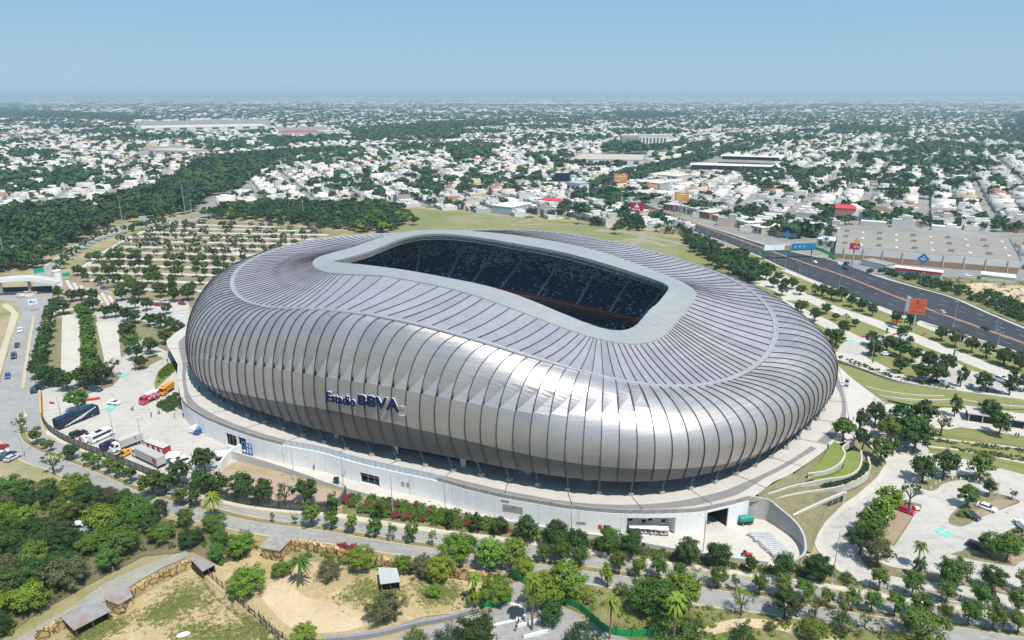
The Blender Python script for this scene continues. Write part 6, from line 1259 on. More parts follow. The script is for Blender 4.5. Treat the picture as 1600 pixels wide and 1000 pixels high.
TUFT = [leaf_cloud(7, 9, (.6, .6, .2), (0, 0, .1), .085, 990 + k, -.3, .4, .2) for k in range(3)]
M_TUFT = mat('grass_tufts', (0.14, 0.19, 0.035), 0.9, col2=(0.22, 0.21, 0.07), scale=0.3)
for PP, nn in (([(215, 965), (255, 938), (300, 930), (318, 945), (290, 955), (250, 975)], 260), ([(265, 985), (290, 972), (330, 975), (345, 985), (390, 970), (420, 985), (425, 1010), (350, 1005), (290, 1010)], 420), ([(120, 997), (170, 972), (205, 962), (182, 982), (140, 1002)], 220), ([(515, 935), (545, 925), (560, 900), (590, 915), (620, 912), (640, 940), (600, 945), (560, 942)], 300), ([(640, 905), (720, 912), (735, 940), (660, 950)], 260), ([(300, 900), (330, 935), (380, 975), (340, 960), (240, 930)], 160)):
    q = fill(PP, int(nn * 3.6)); c = q.mean(0); f = RG.uniform(.0, .55, (len(q), 1)); q = q + (c - q) * f * (RG.random((len(q), 1)) < .5); q[:, :2] += RG.normal(0, 1.3, (len(q), 2)); scatter_cloud('grass_tufts', q, RG.uniform(.45, 1.25, len(q)), TUFT, M_TUFT)

P = np.concatenate([fill([(1060, 366), (1130, 392), (1190, 418), (1215, 440), (1195, 440), (1120, 412), (1060, 384)], 75), fill([(1085, 392), (1150, 418), (1200, 446), (1190, 452), (1120, 424)], 22), fill([(900, 344), (1000, 356), (1010, 362), (900, 350)], 22)])
scatter_cloud('field_edge_trees', P, RG.uniform(3.5, 8, len(P)), CR, M_LFOR)
# ------------------------------------------------------------------ the city
M_HPAINT = mat('house_paint', (0.6, 0.6, 0.58), 0.8, objcol=1.0, coord='obj', fine=0.08, fscale=0.6)
CPAL = [(0.72, 0.68, 0.64), (0.63, 0.595, 0.56), (0.53, 0.505, 0.48), (0.66, 0.59, 0.50), (0.44, 0.42, 0.40), (0.62, 0.48, 0.44), (0.42, 0.20, 0.13), (0.34, 0.44, 0.46), (0.30, 0.29, 0.28), (0.55, 0.42, 0.22)]
CNAME = ['white', 'off-white', 'pale grey', 'cream', 'grey', 'pale pink', 'terracotta', 'blue-grey', 'dark grey', 'ochre']
CW_ = np.array([.30, .18, .13, .12, .09, .055, .03, .025, .05, .02])
MC = [mat('city_wall_' + n.replace(' ', '_').replace('-', '_'), c, 0.85, col2=tuple(q * 0.82 for q in c), scale=0.06, contrast=1.2) for n, c in zip(CNAME, CPAL)]
M_WIN = mat('city_window', (0.06, 0.07, 0.08), 0.3, col2=(0.10, 0.11, 0.12), scale=0.3)
def boxes_np(P, D, A):
    m = len(P); x = D[:, 0] / 2; y = D[:, 1] / 2; c, s = np.cos(A), np.sin(A)
    V = np.zeros((m, 8, 3))
    for k, (sx, sy, sz) in enumerate([(-1, -1, 0), (1, -1, 0), (1, 1, 0), (-1, 1, 0), (-1, -1, 1), (1, -1, 1), (1, 1, 1), (-1, 1, 1)]):
        X, Y = sx * x, sy * y
        V[:, k, 0] = P[:, 0] + X * c - Y * s; V[:, k, 1] = P[:, 1] + X * s + Y * c; V[:, k, 2] = P[:, 2] + sz * D[:, 2]
    F = np.array([(4, 5, 6, 7), (0, 1, 5, 4), (1, 2, 6, 5), (2, 3, 7, 6), (3, 0, 4, 7)])
    return V.reshape(-1, 3), (F[None] + 8 * np.arange(m)[:, None, None]).reshape(-1, 4)
EXCL = [
    [(-600, 1500), (-60, 432), (-40, 343), (20, 339), (70, 326), (172, 320), (197, 306), (246, 294), (266, 285), (294, 277), (302, 261), (316, 255), (335, 251), (380, 245), (430, 241), (480, 237), (560, 235), (562, 241), (520, 242), (442, 253), (414, 270), (386, 290), (372, 303), (345, 322), (400, 318), (600, 318), (640, 325), (760, 333), (900, 345), (990, 358), (1060, 366), (1120, 366), (1250, 396), (1310, 355), (1590, 372), (1640, 440), (1700, 470), (1900, 560), (2300, 900), (2200, 1500)],
    [(1300, 352), (1600, 366), (1640, 440), (1300, 420)], [(1070, 248), (1215, 248), (1220, 274), (1070, 272)], [(890, 240), (1015, 240), (1015, 262), (890, 262)],
    [(935, 226), (1050, 226), (1050, 242), (935, 242)], [(965, 212), (1045, 212), (1045, 229), (965, 229)], [(210, 190), (425, 186), (425, 207), (210, 207)], [(430, 200), (515, 198), (515, 214), (430, 214)], [(228, 229), (292, 229), (292, 246), (228, 246)],
    [(1005, 258), (1075, 252), (1080, 262), (1010, 268)], [(1195, 372), (1300, 372), (1300, 405), (1195, 405)]]
WOODF = [[(640, 207), (660, 194), (720, 190), (760, 193), (790, 199), (720, 202), (700, 207)], [(540, 206), (600, 202), (690, 210), (720, 220), (640, 224), (560, 218)], [(400, 222), (540, 219), (480, 228), (430, 232)], [(938, 233), (960, 230), (1000, 233), (1048, 231), (1050, 237), (1000, 241), (945, 240)], [(1590, 180), (1620, 170), (1620, 230), (1596, 226), (1580, 212), (1597, 205)], [(945, 178), (1000, 176), (1080, 181), (1040, 185), (1000, 186), (960, 183)], [(1300, 198), (1420, 206), (1400, 212), (1300, 206)], [(0, 172), (120, 178), (240, 186), (200, 190), (0, 182)], [(1400, 238), (1470, 232), (1500, 245), (1420, 250)], [(700, 245), (760, 238), (772, 250), (720, 255)]]
for P_ in WOODF:
    d = fill_world(P_, 15.0, dmax=5200)
    if len(d):
        d = d[RG.random(len(d)) < np.clip(.62 + .55 * np.sin(d[:, 0] * .02) * np.sin(d[:, 1] * .013 + 1), .12, 1)]
        scatter_cloud('woodland', d, RG.uniform(9, 19, len(d)), CRF, M_LCITY)
HWL = [U(*p) for p in HW2] + []
HWR = [U(*p) for p in HUP[:6]]
def seg_dist(x, y, L):
    best = np.full(x.shape, 1e9)
    for a, b in zip(L[:-1], L[1:]):
        dx, dy = b.x - a.x, b.y - a.y; l2 = dx * dx + dy * dy + 1e-9
        t = np.clip(((x - a.x) * dx + (y - a.y) * dy) / l2, 0, 1); best = np.minimum(best, np.hypot(x - a.x - t * dx, y - a.y - t * dy))
    return best
def in_np(px, py, poly):
    r = np.zeros(px.shape, bool); j = len(poly) - 1
    for i in range(len(poly)):
        (ax, ay), (bx, by) = poly[i], poly[j]
        if ay != by: r ^= ((ay > py) != (by > py)) & (px < (bx - ax) * (py - ay) / (by - ay) + ax)
        j = i
    return r
def PXn(x, y):
    zc = y * cP + H * sP; return 800 + FP * x / zc, 500 + FP * (H * cP - y * sP) / zc
def free(x, y, pad=0):
    px, py = PXn(x, y); ok = (px > -90) & (px < 1690) & (py < 432)
    for P_ in EXCL + WOODF: ok &= ~in_np(px, py, P_)
    ok &= seg_dist(x, y, HWL) > 15
    ok &= seg_dist(x, y, HWR) > 20
    return ok
def lots(theta, front, depth, street, cross, y0, y1, side):
    """lot centres of a street grid; streets run at theta from +y"""
    u = np.array([math.sin(theta), math.cos(theta)]); v = np.array([math.cos(theta), -math.sin(theta)])   # along, across
    R_ = y1 * 1.25
    na = int(R_ / front); blk = 2 * depth + street
    i = np.arange(-na, na); jb = np.arange(-int(R_ / blk) - 1, int(R_ / blk) + 1)
    I, J, S_ = np.meshgrid(i, jb, np.array([0, 1]), indexing='ij')
    per = int(cross / front); keep = (I % per) != 0
    a = (I + 0.5) * front; b = J * blk + street / 2 + depth * (S_ + 0.5) + 12.0
    x = (a * u[0] + b * v[0])[keep]; y = (a * u[1] + b * v[1])[keep]
    ok = (y > y0) & (y < y1) & (np.abs(x) < y * 0.80 + 60)
    if side is not None: ok &= side(x, y)
    rowid = (J * 2 + S_)[keep]; colid = I[keep]
    return x[ok], y[ok], rowid[ok], colid[ok]
TH_R = R(29.4)
divide = lambda x, y: PXn(x, y)[0] > 1000 + (PXn(x, y)[1] - 320) * 0.2
G1 = lots(TH_R, 7.6, 19.5, 11.0, 110, 400, 2300, divide)
G2 = lots(R(-24), 8.2, 18.0, 10.0, 96, 400, 2300, lambda x, y: ~divide(x, y))
hx = np.concatenate([G1[0], G2[0]]); hy = np.concatenate([G1[1], G2[1]]); hr = np.concatenate([G1[2], G2[2] + 5000]); hc = np.concatenate([G1[3], G2[3]])
hA = np.concatenate([np.full(len(G1[0]), -TH_R), np.full(len(G2[0]), R(24))]); fw = np.concatenate([np.full(len(G1[0]), 7.6), np.full(len(G2[0]), 8.2)]); dp = np.concatenate([np.full(len(G1[0]), 19.5), np.full(len(G2[0]), 18.0)])
ok = free(hx, hy); nz = RG.random(len(hx))
# patches with fewer houses
ph_ = np.sin(hx * 0.011 + 1.3) * np.sin(hy * 0.009 + .4) + .5 * np.sin(hx * .027 - hy * .021)
far_f = np.clip((hy - 700) / 1500, 0, 1)
ok &= nz < np.where(ph_ > 0.75, .55, .97) - 0.12 * far_f
hx, hy, hr, hc, hA, fw, dp = [q[ok] for q in (hx, hy, hr, hc, hA, fw, dp)]
n = len(hx); cidx = RG.choice(len(CPAL), n, p=CW_ / CW_.sum())
two = RG.random(n) < .30; hh = np.where(two, RG.uniform(5.4, 6.8, n), RG.uniform(2.9, 3.8, n))
cover = RG.uniform(.68, 1.0, n); wd = fw * np.where(RG.random(n) < .5, 1.0, RG.uniform(.8, .97, n)) - .05
side_ = np.where(hr % 2 == 0, 1, -1); off = dp * (1 - cover) / 2 * side_
x = hx + off * np.cos(hA) * -1; y = hy + off * np.sin(hA) * -1
dist = np.hypot(hx, hy); px_, py_ = PXn(x, y); vis = (px_ > 3) & (px_ < 1597)
order = np.argsort(np.where(vis, dist, 1e9)); HN = set(order[:285].tolist())
rest = np.array([i for i in range(n) if i not in HN])
P = np.stack([x, y, np.full(n, -.1)], 1); D = np.stack([dp * cover, wd, hh], 1)
V1, F1 = boxes_np(P[rest], D[rest], hA[rest]); mi1 = np.repeat(cidx[rest], 5)
# second volumes, roof sheds, water tanks
up = rest[RG.random(len(rest)) < .55]; D2 = np.stack([D[up, 0] * RG.uniform(.25, .5, len(up)), D[up, 1] * RG.uniform(.5, .96, len(up)), RG.uniform(1.8, 3.0, len(up))], 1)
P2 = P[up].copy(); o = D[up, 0] * RG.uniform(-.22, .22, len(up)); P2[:, 0] += o * np.cos(hA[up]); P2[:, 1] += o * np.sin(hA[up]); P2[:, 2] = hh[up] - .1
V2, F2 = boxes_np(P2, D2, hA[up]); mi2 = np.repeat(np.where(RG.random(len(up)) < .7, cidx[up], RG.choice(len(CPAL), len(up), p=CW_ / CW_.sum())), 5)
tk = rest[RG.random(len(rest)) < .5]; D3 = np.tile([1.2, 1.2, 1.5], (len(tk), 1)); P3 = P[tk].copy(); P3[:, 0] += RG.uniform(-2, 2, len(tk)); P3[:, 1] += RG.uniform(-2, 2, len(tk)); P3[:, 2] = hh[tk] - .1
V3, F3 = boxes_np(P3, D3, hA[tk]); mi3 = np.repeat(RG.choice([8, 0, 7], len(tk)), 5)
# windows and shaded doors on the street fronts of the nearer ones
wn = rest[(dist[rest] < 1500)]; Vw = []; 
Dw = np.stack([np.full(len(wn), .16), wd[wn] * RG.uniform(.15, .5, len(wn)), RG.uniform(1.0, 2.0, len(wn))], 1); Pw = P[wn].copy(); fo = (D[wn, 0] / 2 + .03) * np.where(RG.random(len(wn)) < .7, -1, 1)
Pw[:, 0] += fo * np.cos(hA[wn]); Pw[:, 1] += fo * np.sin(hA[wn]); lo = RG.uniform(-.2, .2, len(wn)) * wd[wn]; Pw[:, 0] -= lo * np.sin(hA[wn]); Pw[:, 1] += lo * np.cos(hA[wn]); Pw[:, 2] = RG.uniform(.3, 1.2, len(wn)) + np.where(two[wn], RG.choice([0, 2.9], len(wn)), 0)
V4, F4 = boxes_np(Pw, Dw, hA[wn]); mi4 = np.full(len(F4), len(CPAL))
def joinmesh(name, parts, mats):
    off = 0; VV = []; FF = []; MM = []
    for V_, F_, m_ in parts: VV.append(V_); FF.append(F_ + off); MM.append(m_); off += len(V_)
    return stuff(obj(name, npmesh(name, np.concatenate(VV), np.concatenate(FF), mats, np.concatenate(MM))))
joinmesh('city_houses', [(V1, F1, mi1), (V2, F2, mi2), (V3, F3, mi3), (V4, F4, mi4)], MC + [M_WIN])
# the nearest houses, one by one
def unit_house(kind):
    """walls 1 deep (x), 1 wide (y), unit height; parapet roof child"""
    w_ = MB(); t = .04
    w_.box((0, 0, 0), (1, 1, 1)); 
    r = MB()
    for c_, d_ in (((0, .48, 1), (1, .04, .09)), ((0, -.48, 1), (1, .04, .09)), ((.485, 0, 1), (.03, .92, .09)), ((-.485, 0, 1), (.03, .92, .09))): r.box(c_, d_)
    r.box((0, 0, 1.0), (.94, .92, .02))
    if kind == 1: r.box((.18, .05, 1.02), (.34, .7, .55))
    if kind == 2: r.box((-.2, -.1, 1.02), (.28, .6, .45)); r.box((.25, .2, 1.02), (.12, .25, .3))
    if kind == 3: r.box((.0, .2, 1.02), (.5, .45, .5))
    return w_, r
HP = []
for k in range(4):
    w_, r_ = unit_house(k)
    t = empty('house'); t_w = w_.build('wall', M_HPAINT, t); t_r = r_.build('roof', M_HPAINT, t)
    for sx, yy, zz, ww, h2 in ((-.505, -.2, .25, .22, .35), (-.505, .25, .0, .2, .62), (.505, .1, .3, .3, .35)):
        m_ = MB(); m_.box((sx, yy, zz), (.012, ww, h2)); m_.build('door' if zz == 0 else 'window', M_WIN, t)
    if k != 0:
        m_ = MB(); m_.lathe((.32 - .2 * k, -.25, 1.02), [(.0, 0), (.05, 0), (.055, .28), (.03, .36), (.0, .38)], 8); m_.build('water_tank', MATS['city_wall_dark_grey'] if k != 2 else MATS['city_wall_white'], t)
    HP.append(t)
used = [False] * 4
rows_seen = {}
hn = sorted(HN, key=lambda i: (hr[i], dist[i]))
rowlist = {}
for i in hn: rowlist.setdefault(hr[i], []).append(i)
LM = [('the field edge', U(760, 333)), ('the dark navy billboard', U(877, 290)), ('the red billboard', U(994, 335)), ('the orange mast billboard', U(1063, 335)), ('the supermarket', U(1420, 352)), ('the big tan warehouse', U(950, 258)), ('the left wood edge', U(170, 300)), ('the wood corner', U(430, 300)), ('the highway footbridge', U(1245, 375)), ('the right picture edge', U(1600, 350))]
cntl = {}
for i in hn:
    k = int(RG.integers(0, 4))
    if not used[k]: o_ = HP[k]; used[k] = True
    else: o_ = copy_tree(HP[k])
    o_.location = (x[i], y[i], -.05); o_.rotation_euler = (0, 0, hA[i]); o_.scale = (D[i, 0], D[i, 1], D[i, 2])
    c = CPAL[cidx[i]]; f = RG.uniform(.92, 1.06)
    for ch in o_.children:
        if ch.name.split('.')[0] == 'wall': ch.color = (c[0] * f, c[1] * f, c[2] * f, 1)
        elif ch.name.split('.')[0] == 'roof':
            q = CPAL[[0, 1, 1, 2, 2, 4][int(RG.integers(0, 6))]] if cidx[i] not in (6, 8) else c; ch.color = (*q, 1)
    lm = min(LM, key=lambda t: (t[1] - Vector((x[i], y[i], 0))).length)[0]
    key = (lm, CNAME[cidx[i]], two[i]); cntl[key] = cntl.get(key, 0) + 1
    rk = sorted([q for q in hn if hr[q] == hr[i]], key=lambda q: dist[q]).index(i)
    pr = sorted({hr[q] for q in hn}); rn = pr.index(hr[i]) % 30
    tag(o_, f"{CNAME[cidx[i]]} {'two-storey' if two[i] else 'one-storey'} flat-roofed house near {lm}, {ORD[min(rk, 29)]} back in the {ORD[rn]} row", 'house', 'nearest houses of the city')
# unpaved pale streets between the blocks show as city ground; garden and street trees
t = len(hx); sel = RG.random(t) < .30 + .12 * far_f[ok][:t] if False else RG.random(t) < .50
gx = hx[sel] + RG.normal(0, 7, sel.sum()); gy = hy[sel] + RG.normal(0, 7, sel.sum()); o2 = free(gx, gy); gx, gy = gx[o2], gy[o2]
big = np.sin(gx * .013) * np.sin(gy * .011 + 2) > .25
S = np.where(big, RG.uniform(8, 13, len(gx)), RG.uniform(4.5, 8.5, len(gx)))
P_ = np.stack([gx, gy, np.zeros(len(gx))], 1); dd = np.hypot(gx, gy)
nr = dd < 900
scatter_cloud('city_trees', P_[nr], S[nr], CR, M_LCITY); scatter_cloud('city_trees', P_[~nr], S[~nr] * 1.15, CRF, M_LCITY)
# extra tree clumps where the houses thin out
m = 2600; cx = RG.uniform(-1.0, 1.0, m); cy = RG.uniform(500, 2300, m); cx *= cy * .8 + 60; f_ = np.sin(cx * 0.011 + 1.3) * np.sin(cy * 0.009 + .4) + .5 * np.sin(cx * .027 - cy * .021)
o2 = (f_ > .55) & free(cx, cy); P_ = np.stack([cx[o2], cy[o2], np.zeros(o2.sum())], 1)
scatter_cloud('city_trees', P_, RG.uniform(8, 14, len(P_)), CRF, M_LCITY)
# farther city: coarser blocks and tree masses out to the horizon
def far_city(y0, y1, step, hmul, nt, seed):
    g = np.random.default_rng(seed); parts = []
    ny = int((y1 - y0) / step); yy = y0 + np.arange(ny) * step
    X = []; Y = []
    for q in yy:
        nx = int((q * 1.56 + 200) / step); X.append(-(q * .78 + 100) + (np.arange(nx) + g.uniform(-.35, .35, nx)) * step); Y.append(q + g.uniform(-.4, .4, nx) * step)
    X = np.concatenate(X); Y = np.concatenate(Y)
    f = np.sin(X * .0021 + 1) * np.sin(Y * .0017 + 2) + .7 * np.sin(X * .0063 - Y * .0041) + .5 * np.sin(X * .013 + Y * .009)
    o_ = free(X, Y); X, Y, f = X[o_], Y[o_], f[o_]; r = g.random(len(X))
    hs_ = r < np.where(f > .6, .35, .84)
    k = hs_.sum(); Dk = np.stack([step * g.uniform(.45, .95, k), step * g.uniform(.35, .7, k), g.uniform(3, 6.5, k) * hmul], 1)
    bigb = g.random(k) < .018; Dk[bigb] *= [2.6, 1.6, 1.5]
    Vk, Fk = boxes_np(np.stack([X[hs_], Y[hs_], np.full(k, -.1)], 1), Dk, g.choice([R(-29.4), R(24), R(5)], k)); mk = np.repeat(g.choice(len(CPAL), k, p=CW_ / CW_.sum()), 5)
    joinmesh('far_city', [(Vk, Fk, mk)], MC)
    ts = ~hs_ | (g.random(len(X)) < nt); P_ = np.stack([X[ts] + g.normal(0, step * .3, ts.sum()), Y[ts] + g.normal(0, step * .3, ts.sum()), np.zeros(ts.sum())], 1)
    scatter_cloud('far_trees', P_, g.uniform(.45, .8, len(P_)) * step, CRT, M_LCITY, min(1, 15 / step))
CRT = [leaf_cloud(6, 4, (.6, .6, .5), (0, 0, .45), .34, 870 + k, -.2, .36, .3) for k in range(4)]
far_city(2300, 4200, 21, 1.0, .30, 21)
far_city(4200, 8000, 42, 1.15, .35, 22)
far_city(8000, 15000, 95, 1.5, .40, 23)
far_city(15000, 36000, 330, 2.2, .40, 24)

# single large buildings
def bld(name, label, cat='building', at=(0, 0, 0)): r = empty(name, at); return tag(r, label, cat)
def bpart(root, name, mb, m, label=None):
    o = mb.build(name, m, root); o.matrix_parent_inverse = Matrix.Translation(-Vector(root.location))
    if label: o['label'] = label
    return o
def slab(px0, px1, depth, h, label, wall_m, roof_m, name='warehouse', z0=0, wins=0, cat='building', over=.6):
    """long building whose front runs between two photo points"""
    a, b = U(*px0), U(*px1); d = b - a; L = d.length; ang = math.atan2(d.y, d.x); nrm = Vector((-d.y, d.x, 0)).normalized()
    if nrm.y < 0: nrm = -nrm
    c = (a + b) / 2 + nrm * depth / 2; r = bld(name, label, cat, (c.x, c.y, 0))
    m_ = MB(); m_.box((c.x, c.y, z0 - .1), (L, depth, h), 0, ang); bpart(r, 'wall', m_, wall_m)
    m_ = MB(); m_.box((c.x, c.y, z0 - .1 + h), (L + over, depth + over, max(.4, h * .06)), 0, ang); bpart(r, 'roof', m_, roof_m)
    for k in range(wins):
        p = a + d * ((k + .5) / wins) - nrm * .06; m_ = MB(); m_.box((p.x, p.y, z0 + h * .2), (L / wins * .45, .2, h * .62), 0, ang); bpart(r, 'window', m_, M_WIN)
    return r
WH, CR_, TAN_ = MATS['city_wall_white'], MATS['city_wall_cream'], mat('tan_roof', (0.47, 0.42, 0.35), 0.85, col2=(0.41, 0.36, 0.30), scale=0.08)
slab((896, 257), (1003, 259), 95, 8, 'wide tan-roofed white warehouse among the houses beside the far highway', WH, TAN_, wins=6)
slab((222, 205), (420, 201), 150, 9, 'very long pale shopping centre roof in the far left city', WH, CR_, 'shopping_centre', wins=8)
slab((232, 243), (288, 245), 55, 9, 'tan-roofed hall with pink walls beside the left wood', MATS['city_wall_pale_pink'], TAN_, wins=5)
slab((655, 194), (727, 193), 40, 13, 'long pale flat-roofed block in front of the distant wood band', CR_, WH, wins=12)
slab((1080, 264), (1216, 268), 26, 6, 'long low dark glass building with thin white roof beside far highway', M_GLASS, WH, 'station_building', over=5)
slab((1128, 255), (1216, 258), 18, 5, 'upper dark glass block with white roof behind the station building', M_GLASS, WH, 'station_building', z0=6, over=5)
slab((971, 230), (996, 230), 30, 22, 'grey apartment block with dark bays beside a white one', MATS['city_wall_grey'], MATS['city_wall_pale_grey'], 'apartment_block', wins=7)
slab((997, 230), (1041, 230), 30, 22, 'white apartment block with tall dark window bays above trees', WH, MATS['city_wall_pale_grey'], 'apartment_block', wins=8)
slab((437, 211), (485, 212), 40, 10, 'long red-roofed market hall beside the middle wood', MATS['city_wall_pale_pink'], M_RED, 'market_hall')
slab((486, 211), (508, 212), 60, 10, 'cream-fronted hall joined to the red market hall', CR_, MATS['city_wall_pale_grey'], 'market_hall')
slab((800, 337), (830, 330), 22, 7, 'blue-grey gabled shed beside the field edge', MATS['city_wall_blue_grey'], WH, 'shed')
slab((840, 322), (878, 326), 16, 6, 'white house with bright red flat roof by the field', WH, M_RED, 'house')
slab((1013, 281), (1060, 285), 34, 7, 'large cream hall beside the far highway bend', CR_, CR_, 'hall', wins=3)
slab((992, 293), (1030, 297), 22, 7, 'grey office front with white end pillar by the far highway', MATS['city_wall_grey'], WH, 'office', wins=9)
slab((930, 336), (985, 345), 25, 6, 'cream-roofed store right below the far highway bend', CR_, CR_, 'store')
slab((1303, 342), (1335, 344), 24, 9, 'red and blue roofed hall among dark trees', MATS['city_wall_terracotta'], M_RED, 'hall')
slab((885, 303), (905, 306), 14, 12, 'white and grey tower-like house beside the far highway', WH, MATS['city_wall_blue_grey'], 'house', wins=3)
for i, (a_, b_, h_) in enumerate([((110, 161), (118, 161), 118), ((122, 161), (128, 161), 60), ((134, 161), (144, 161), 75), ((147, 161), (156, 161), 85)]):
    slab(a_, b_, 60, h_, f"hazy far tower on the left skyline, {ORD[i]} of four from the left", MATS['city_wall_pale_grey'], MATS['city_wall_grey'], 'tower')
# white tent-like hall among right trees
th = bld('vaulted_hall', 'white vaulted hall roof among trees above the supermarket', 'hall', tuple(U(1346, 340)))
a, b = U(1330, 344), U(1362, 345); d = b - a; nn = Vector((-d.y, d.x, 0)).normalized() * 30; m_ = MB()
for k in range(8):
    f0, f1 = k / 8, (k + 1) / 8; z0, z1 = 4 + 6 * math.sin(math.pi * f0), 4 + 6 * math.sin(math.pi * f1); p, q = a + d * f0, a + d * f1
    m_.add([p + Vector((0, 0, z0)), q + Vector((0, 0, z1)), q + nn + Vector((0, 0, z1)), p + nn + Vector((0, 0, z0))], [(0, 1, 2, 3)])
    m_.add([p, q, q + Vector((0, 0, z1)), p + Vector((0, 0, z0))], [(0, 1, 2, 3)])
bpart(th, 'vault', m_, WH)
# supermarket
sup = bld('supermarket', 'huge beige-roofed supermarket with white and brick-coloured front beside highway', 'supermarket', tuple(U(1440, 415)))
FL, FR, BR, BL = U(1303, 404), U(1590, 428), U(1577, 374, 8), U(1312, 357, 8); BR.z = BL.z = 0
M_SROOF = mat('beige_roof', (0.30, 0.27, 0.235), 0.95, col2=(0.26, 0.235, 0.205), scale=0.05, spec=0.1); M_BRK = mat('orange_brick_band', (0.36, 0.225, 0.14), 0.85, col2=(0.31, 0.20, 0.13), scale=0.4)
m_ = MB(); m_.prism([FL, FR, BR, BL], -.1, 8.0); bpart(sup, 'wall', m_, WH)
def inset(k): c = (FL + FR + BR + BL) / 4; return [p + (c - p) * k for p in (FL, FR, BR, BL)]
m_ = MB(); m_.prism(inset(.004), 8.01, 8.25); bpart(sup, 'roof', m_, M_SROOF)
m_ = MB(); dF = (FR - FL).normalized(); nF = Vector((dF.y, -dF.x, 0)); m_.wall([FL + nF * .15, FR + nF * .15], .2, -.1, 3.6); bpart(sup, 'brick_band', m_, M_BRK)
m_ = MB(); m_.wall([FR + dF * .2, BR + dF * .2], .3, 6.6, 8.6); bpart(sup, 'blue_edge', m_, mat('blue_trim', (0.04, 0.16, 0.42), 0.5, col2=(0.05, 0.18, 0.45), scale=1))
for k in range(30):
    f = (k % 10 + .5) / 10; gg = (.15, .5, .82)[k // 10]; p = FL.lerp(FR, f).lerp(BL.lerp(BR, f), gg); m_ = MB()
    m_.box((p.x, p.y, 8.2), (1.6, 4, .35) if k % 2 else (2.6, 2.2, 1.7), 0, math.atan2(dF.y, dF.x)); bpart(sup, 'skylight' if k % 2 else 'roof_unit', m_, WH if k % 2 else MATS['city_wall_dark_grey'])
for k in range(9):
    p = FL.lerp(FR, (k + .5) / 9) + nF * .35; m_ = MB(); m_.box((p.x, p.y, 0), (.5, .4, 8), 0, math.atan2(dF.y, dF.x)); bpart(sup, 'pilaster', m_, CR_)
slab((1396, 430), (1470, 439), 6, 4.6, 'white shop building with red stripe along its roof edge', WH, WH, 'shop')
m_ = MB(); m_.wall([U(1396, 430.3, 0) , U(1470, 439.3, 0)], .4, 3.6, 4.9); sh = m_.build('fascia', M_RED); sh.parent = bpy.data.objects['shop']; sh.matrix_parent_inverse = Matrix.Translation(-Vector(bpy.data.objects['shop'].location))
slab((1345, 414), (1382, 423), 9, 3.2, 'long low shed with dark blue roof beside the highway', MATS['city_wall_white'], MATS['city_wall_dark_grey'], 'shed')
slab((1532, 437), (1585, 443), 8, 3, 'low white wall building at the right of the parking', WH, WH, 'store')
slab((1204, 366), (1226, 368), 14, 6, 'white house with blue sign beside the highway footbridge', WH, WH, 'house')
slab((1240, 366), (1282, 370), 20, 7, 'white double-fronted shop with blue band behind the footbridge', WH, WH, 'shop', wins=4)
slab((1275, 384), (1302, 388), 12, 5, 'pale shop close to the left end of the supermarket', CR_, WH, 'shop', wins=2)

# shops along the highway edge
SHOPS = [((1036, 331), (1052, 333), 'terracotta', 'red-brown shop fronting the highway below the orange mast billboard'), ((1054, 334), (1072, 337), 'white', 'white shop fronting the highway right of a red-brown one'), ((1074, 338), (1088, 341), 'cream', 'cream shop on the highway edge left of dark trees'), ((1092, 343), (1108, 346), 'terracotta', 'long dark red shop on the highway edge'), ((1112, 347), (1128, 351), 'ochre', 'orange shop front on the highway edge'), ((1131, 352), (1148, 357), 'white', 'white shop with a red sign on highway edge'), ((1151, 358), (1168, 363), 'pale pink', 'pinkish shop on the highway edge right of the red-signed one'), ((1171, 364), (1190, 369), 'pale grey', 'pale grey shop nearest the highway footbridge')]
for a_, b_, c_, lb in SHOPS:
    r = slab((a_[0], a_[1] - 3), (b_[0], b_[1] - 3), 16, float(RG.uniform(4, 6.5)), lb, MATS['city_wall_' + c_.replace(' ', '_')], MATS['city_wall_' + ['white', 'pale_grey', 'cream'][len(lb) % 3]], 'shop', wins=3)
P = np.concatenate([fill([(1010, 318), (1060, 332), (1130, 346), (1200, 366), (1200, 356), (1130, 338), (1060, 322)], 46), fill([(1200, 352), (1300, 346), (1302, 372), (1205, 372)], 40), fill([(1330, 336), (1600, 352), (1600, 364), (1330, 350)], 60), fill([(900, 336), (990, 350), (1000, 340), (930, 330)], 16)])
scatter_cloud('city_trees', P, RG.uniform(4, 8.5, len(P)), CR, M_LCITY)

hw_ = crom(HWL, 30); P = []
for a_, b_ in zip(hw_[:-1], hw_[1:]):
    d_ = (b_ - a_).normalized()
    for sg in (-1, 1):
        if RG.random() < .55: q_ = a_ + Vector((-d_.y, d_.x, 0)) * sg * RG.uniform(12.5, 16); P.append((q_.x, q_.y, 0))
P = np.array(P); scatter_cloud('roadside_trees', P, RG.uniform(6, 11, len(P)), CRF, M_LCITY)
# ------------------------------------------------------------------ hazy summer air
mb = MB(); mb.box((0, 29500, -2), (100000, 61000, H + 24 + 2))
hz = mb.build('haze', bpy.data.materials.new('haze')); stuff(hz)
m = hz.data.materials[0]; m.use_nodes = True; nt = m.node_tree; nt.nodes.clear()
out = nt.nodes.new('ShaderNodeOutputMaterial'); pv_ = nt.nodes.new('ShaderNodeVolumePrincipled')
pv_.inputs['Color'].default_value = (0.74, 0.925, 1.0, 1); pv_.inputs['Density'].default_value = 0.000125; pv_.inputs['Anisotropy'].default_value = 0.2
nt.links.new(pv_.outputs[0], out.inputs['Volume'])
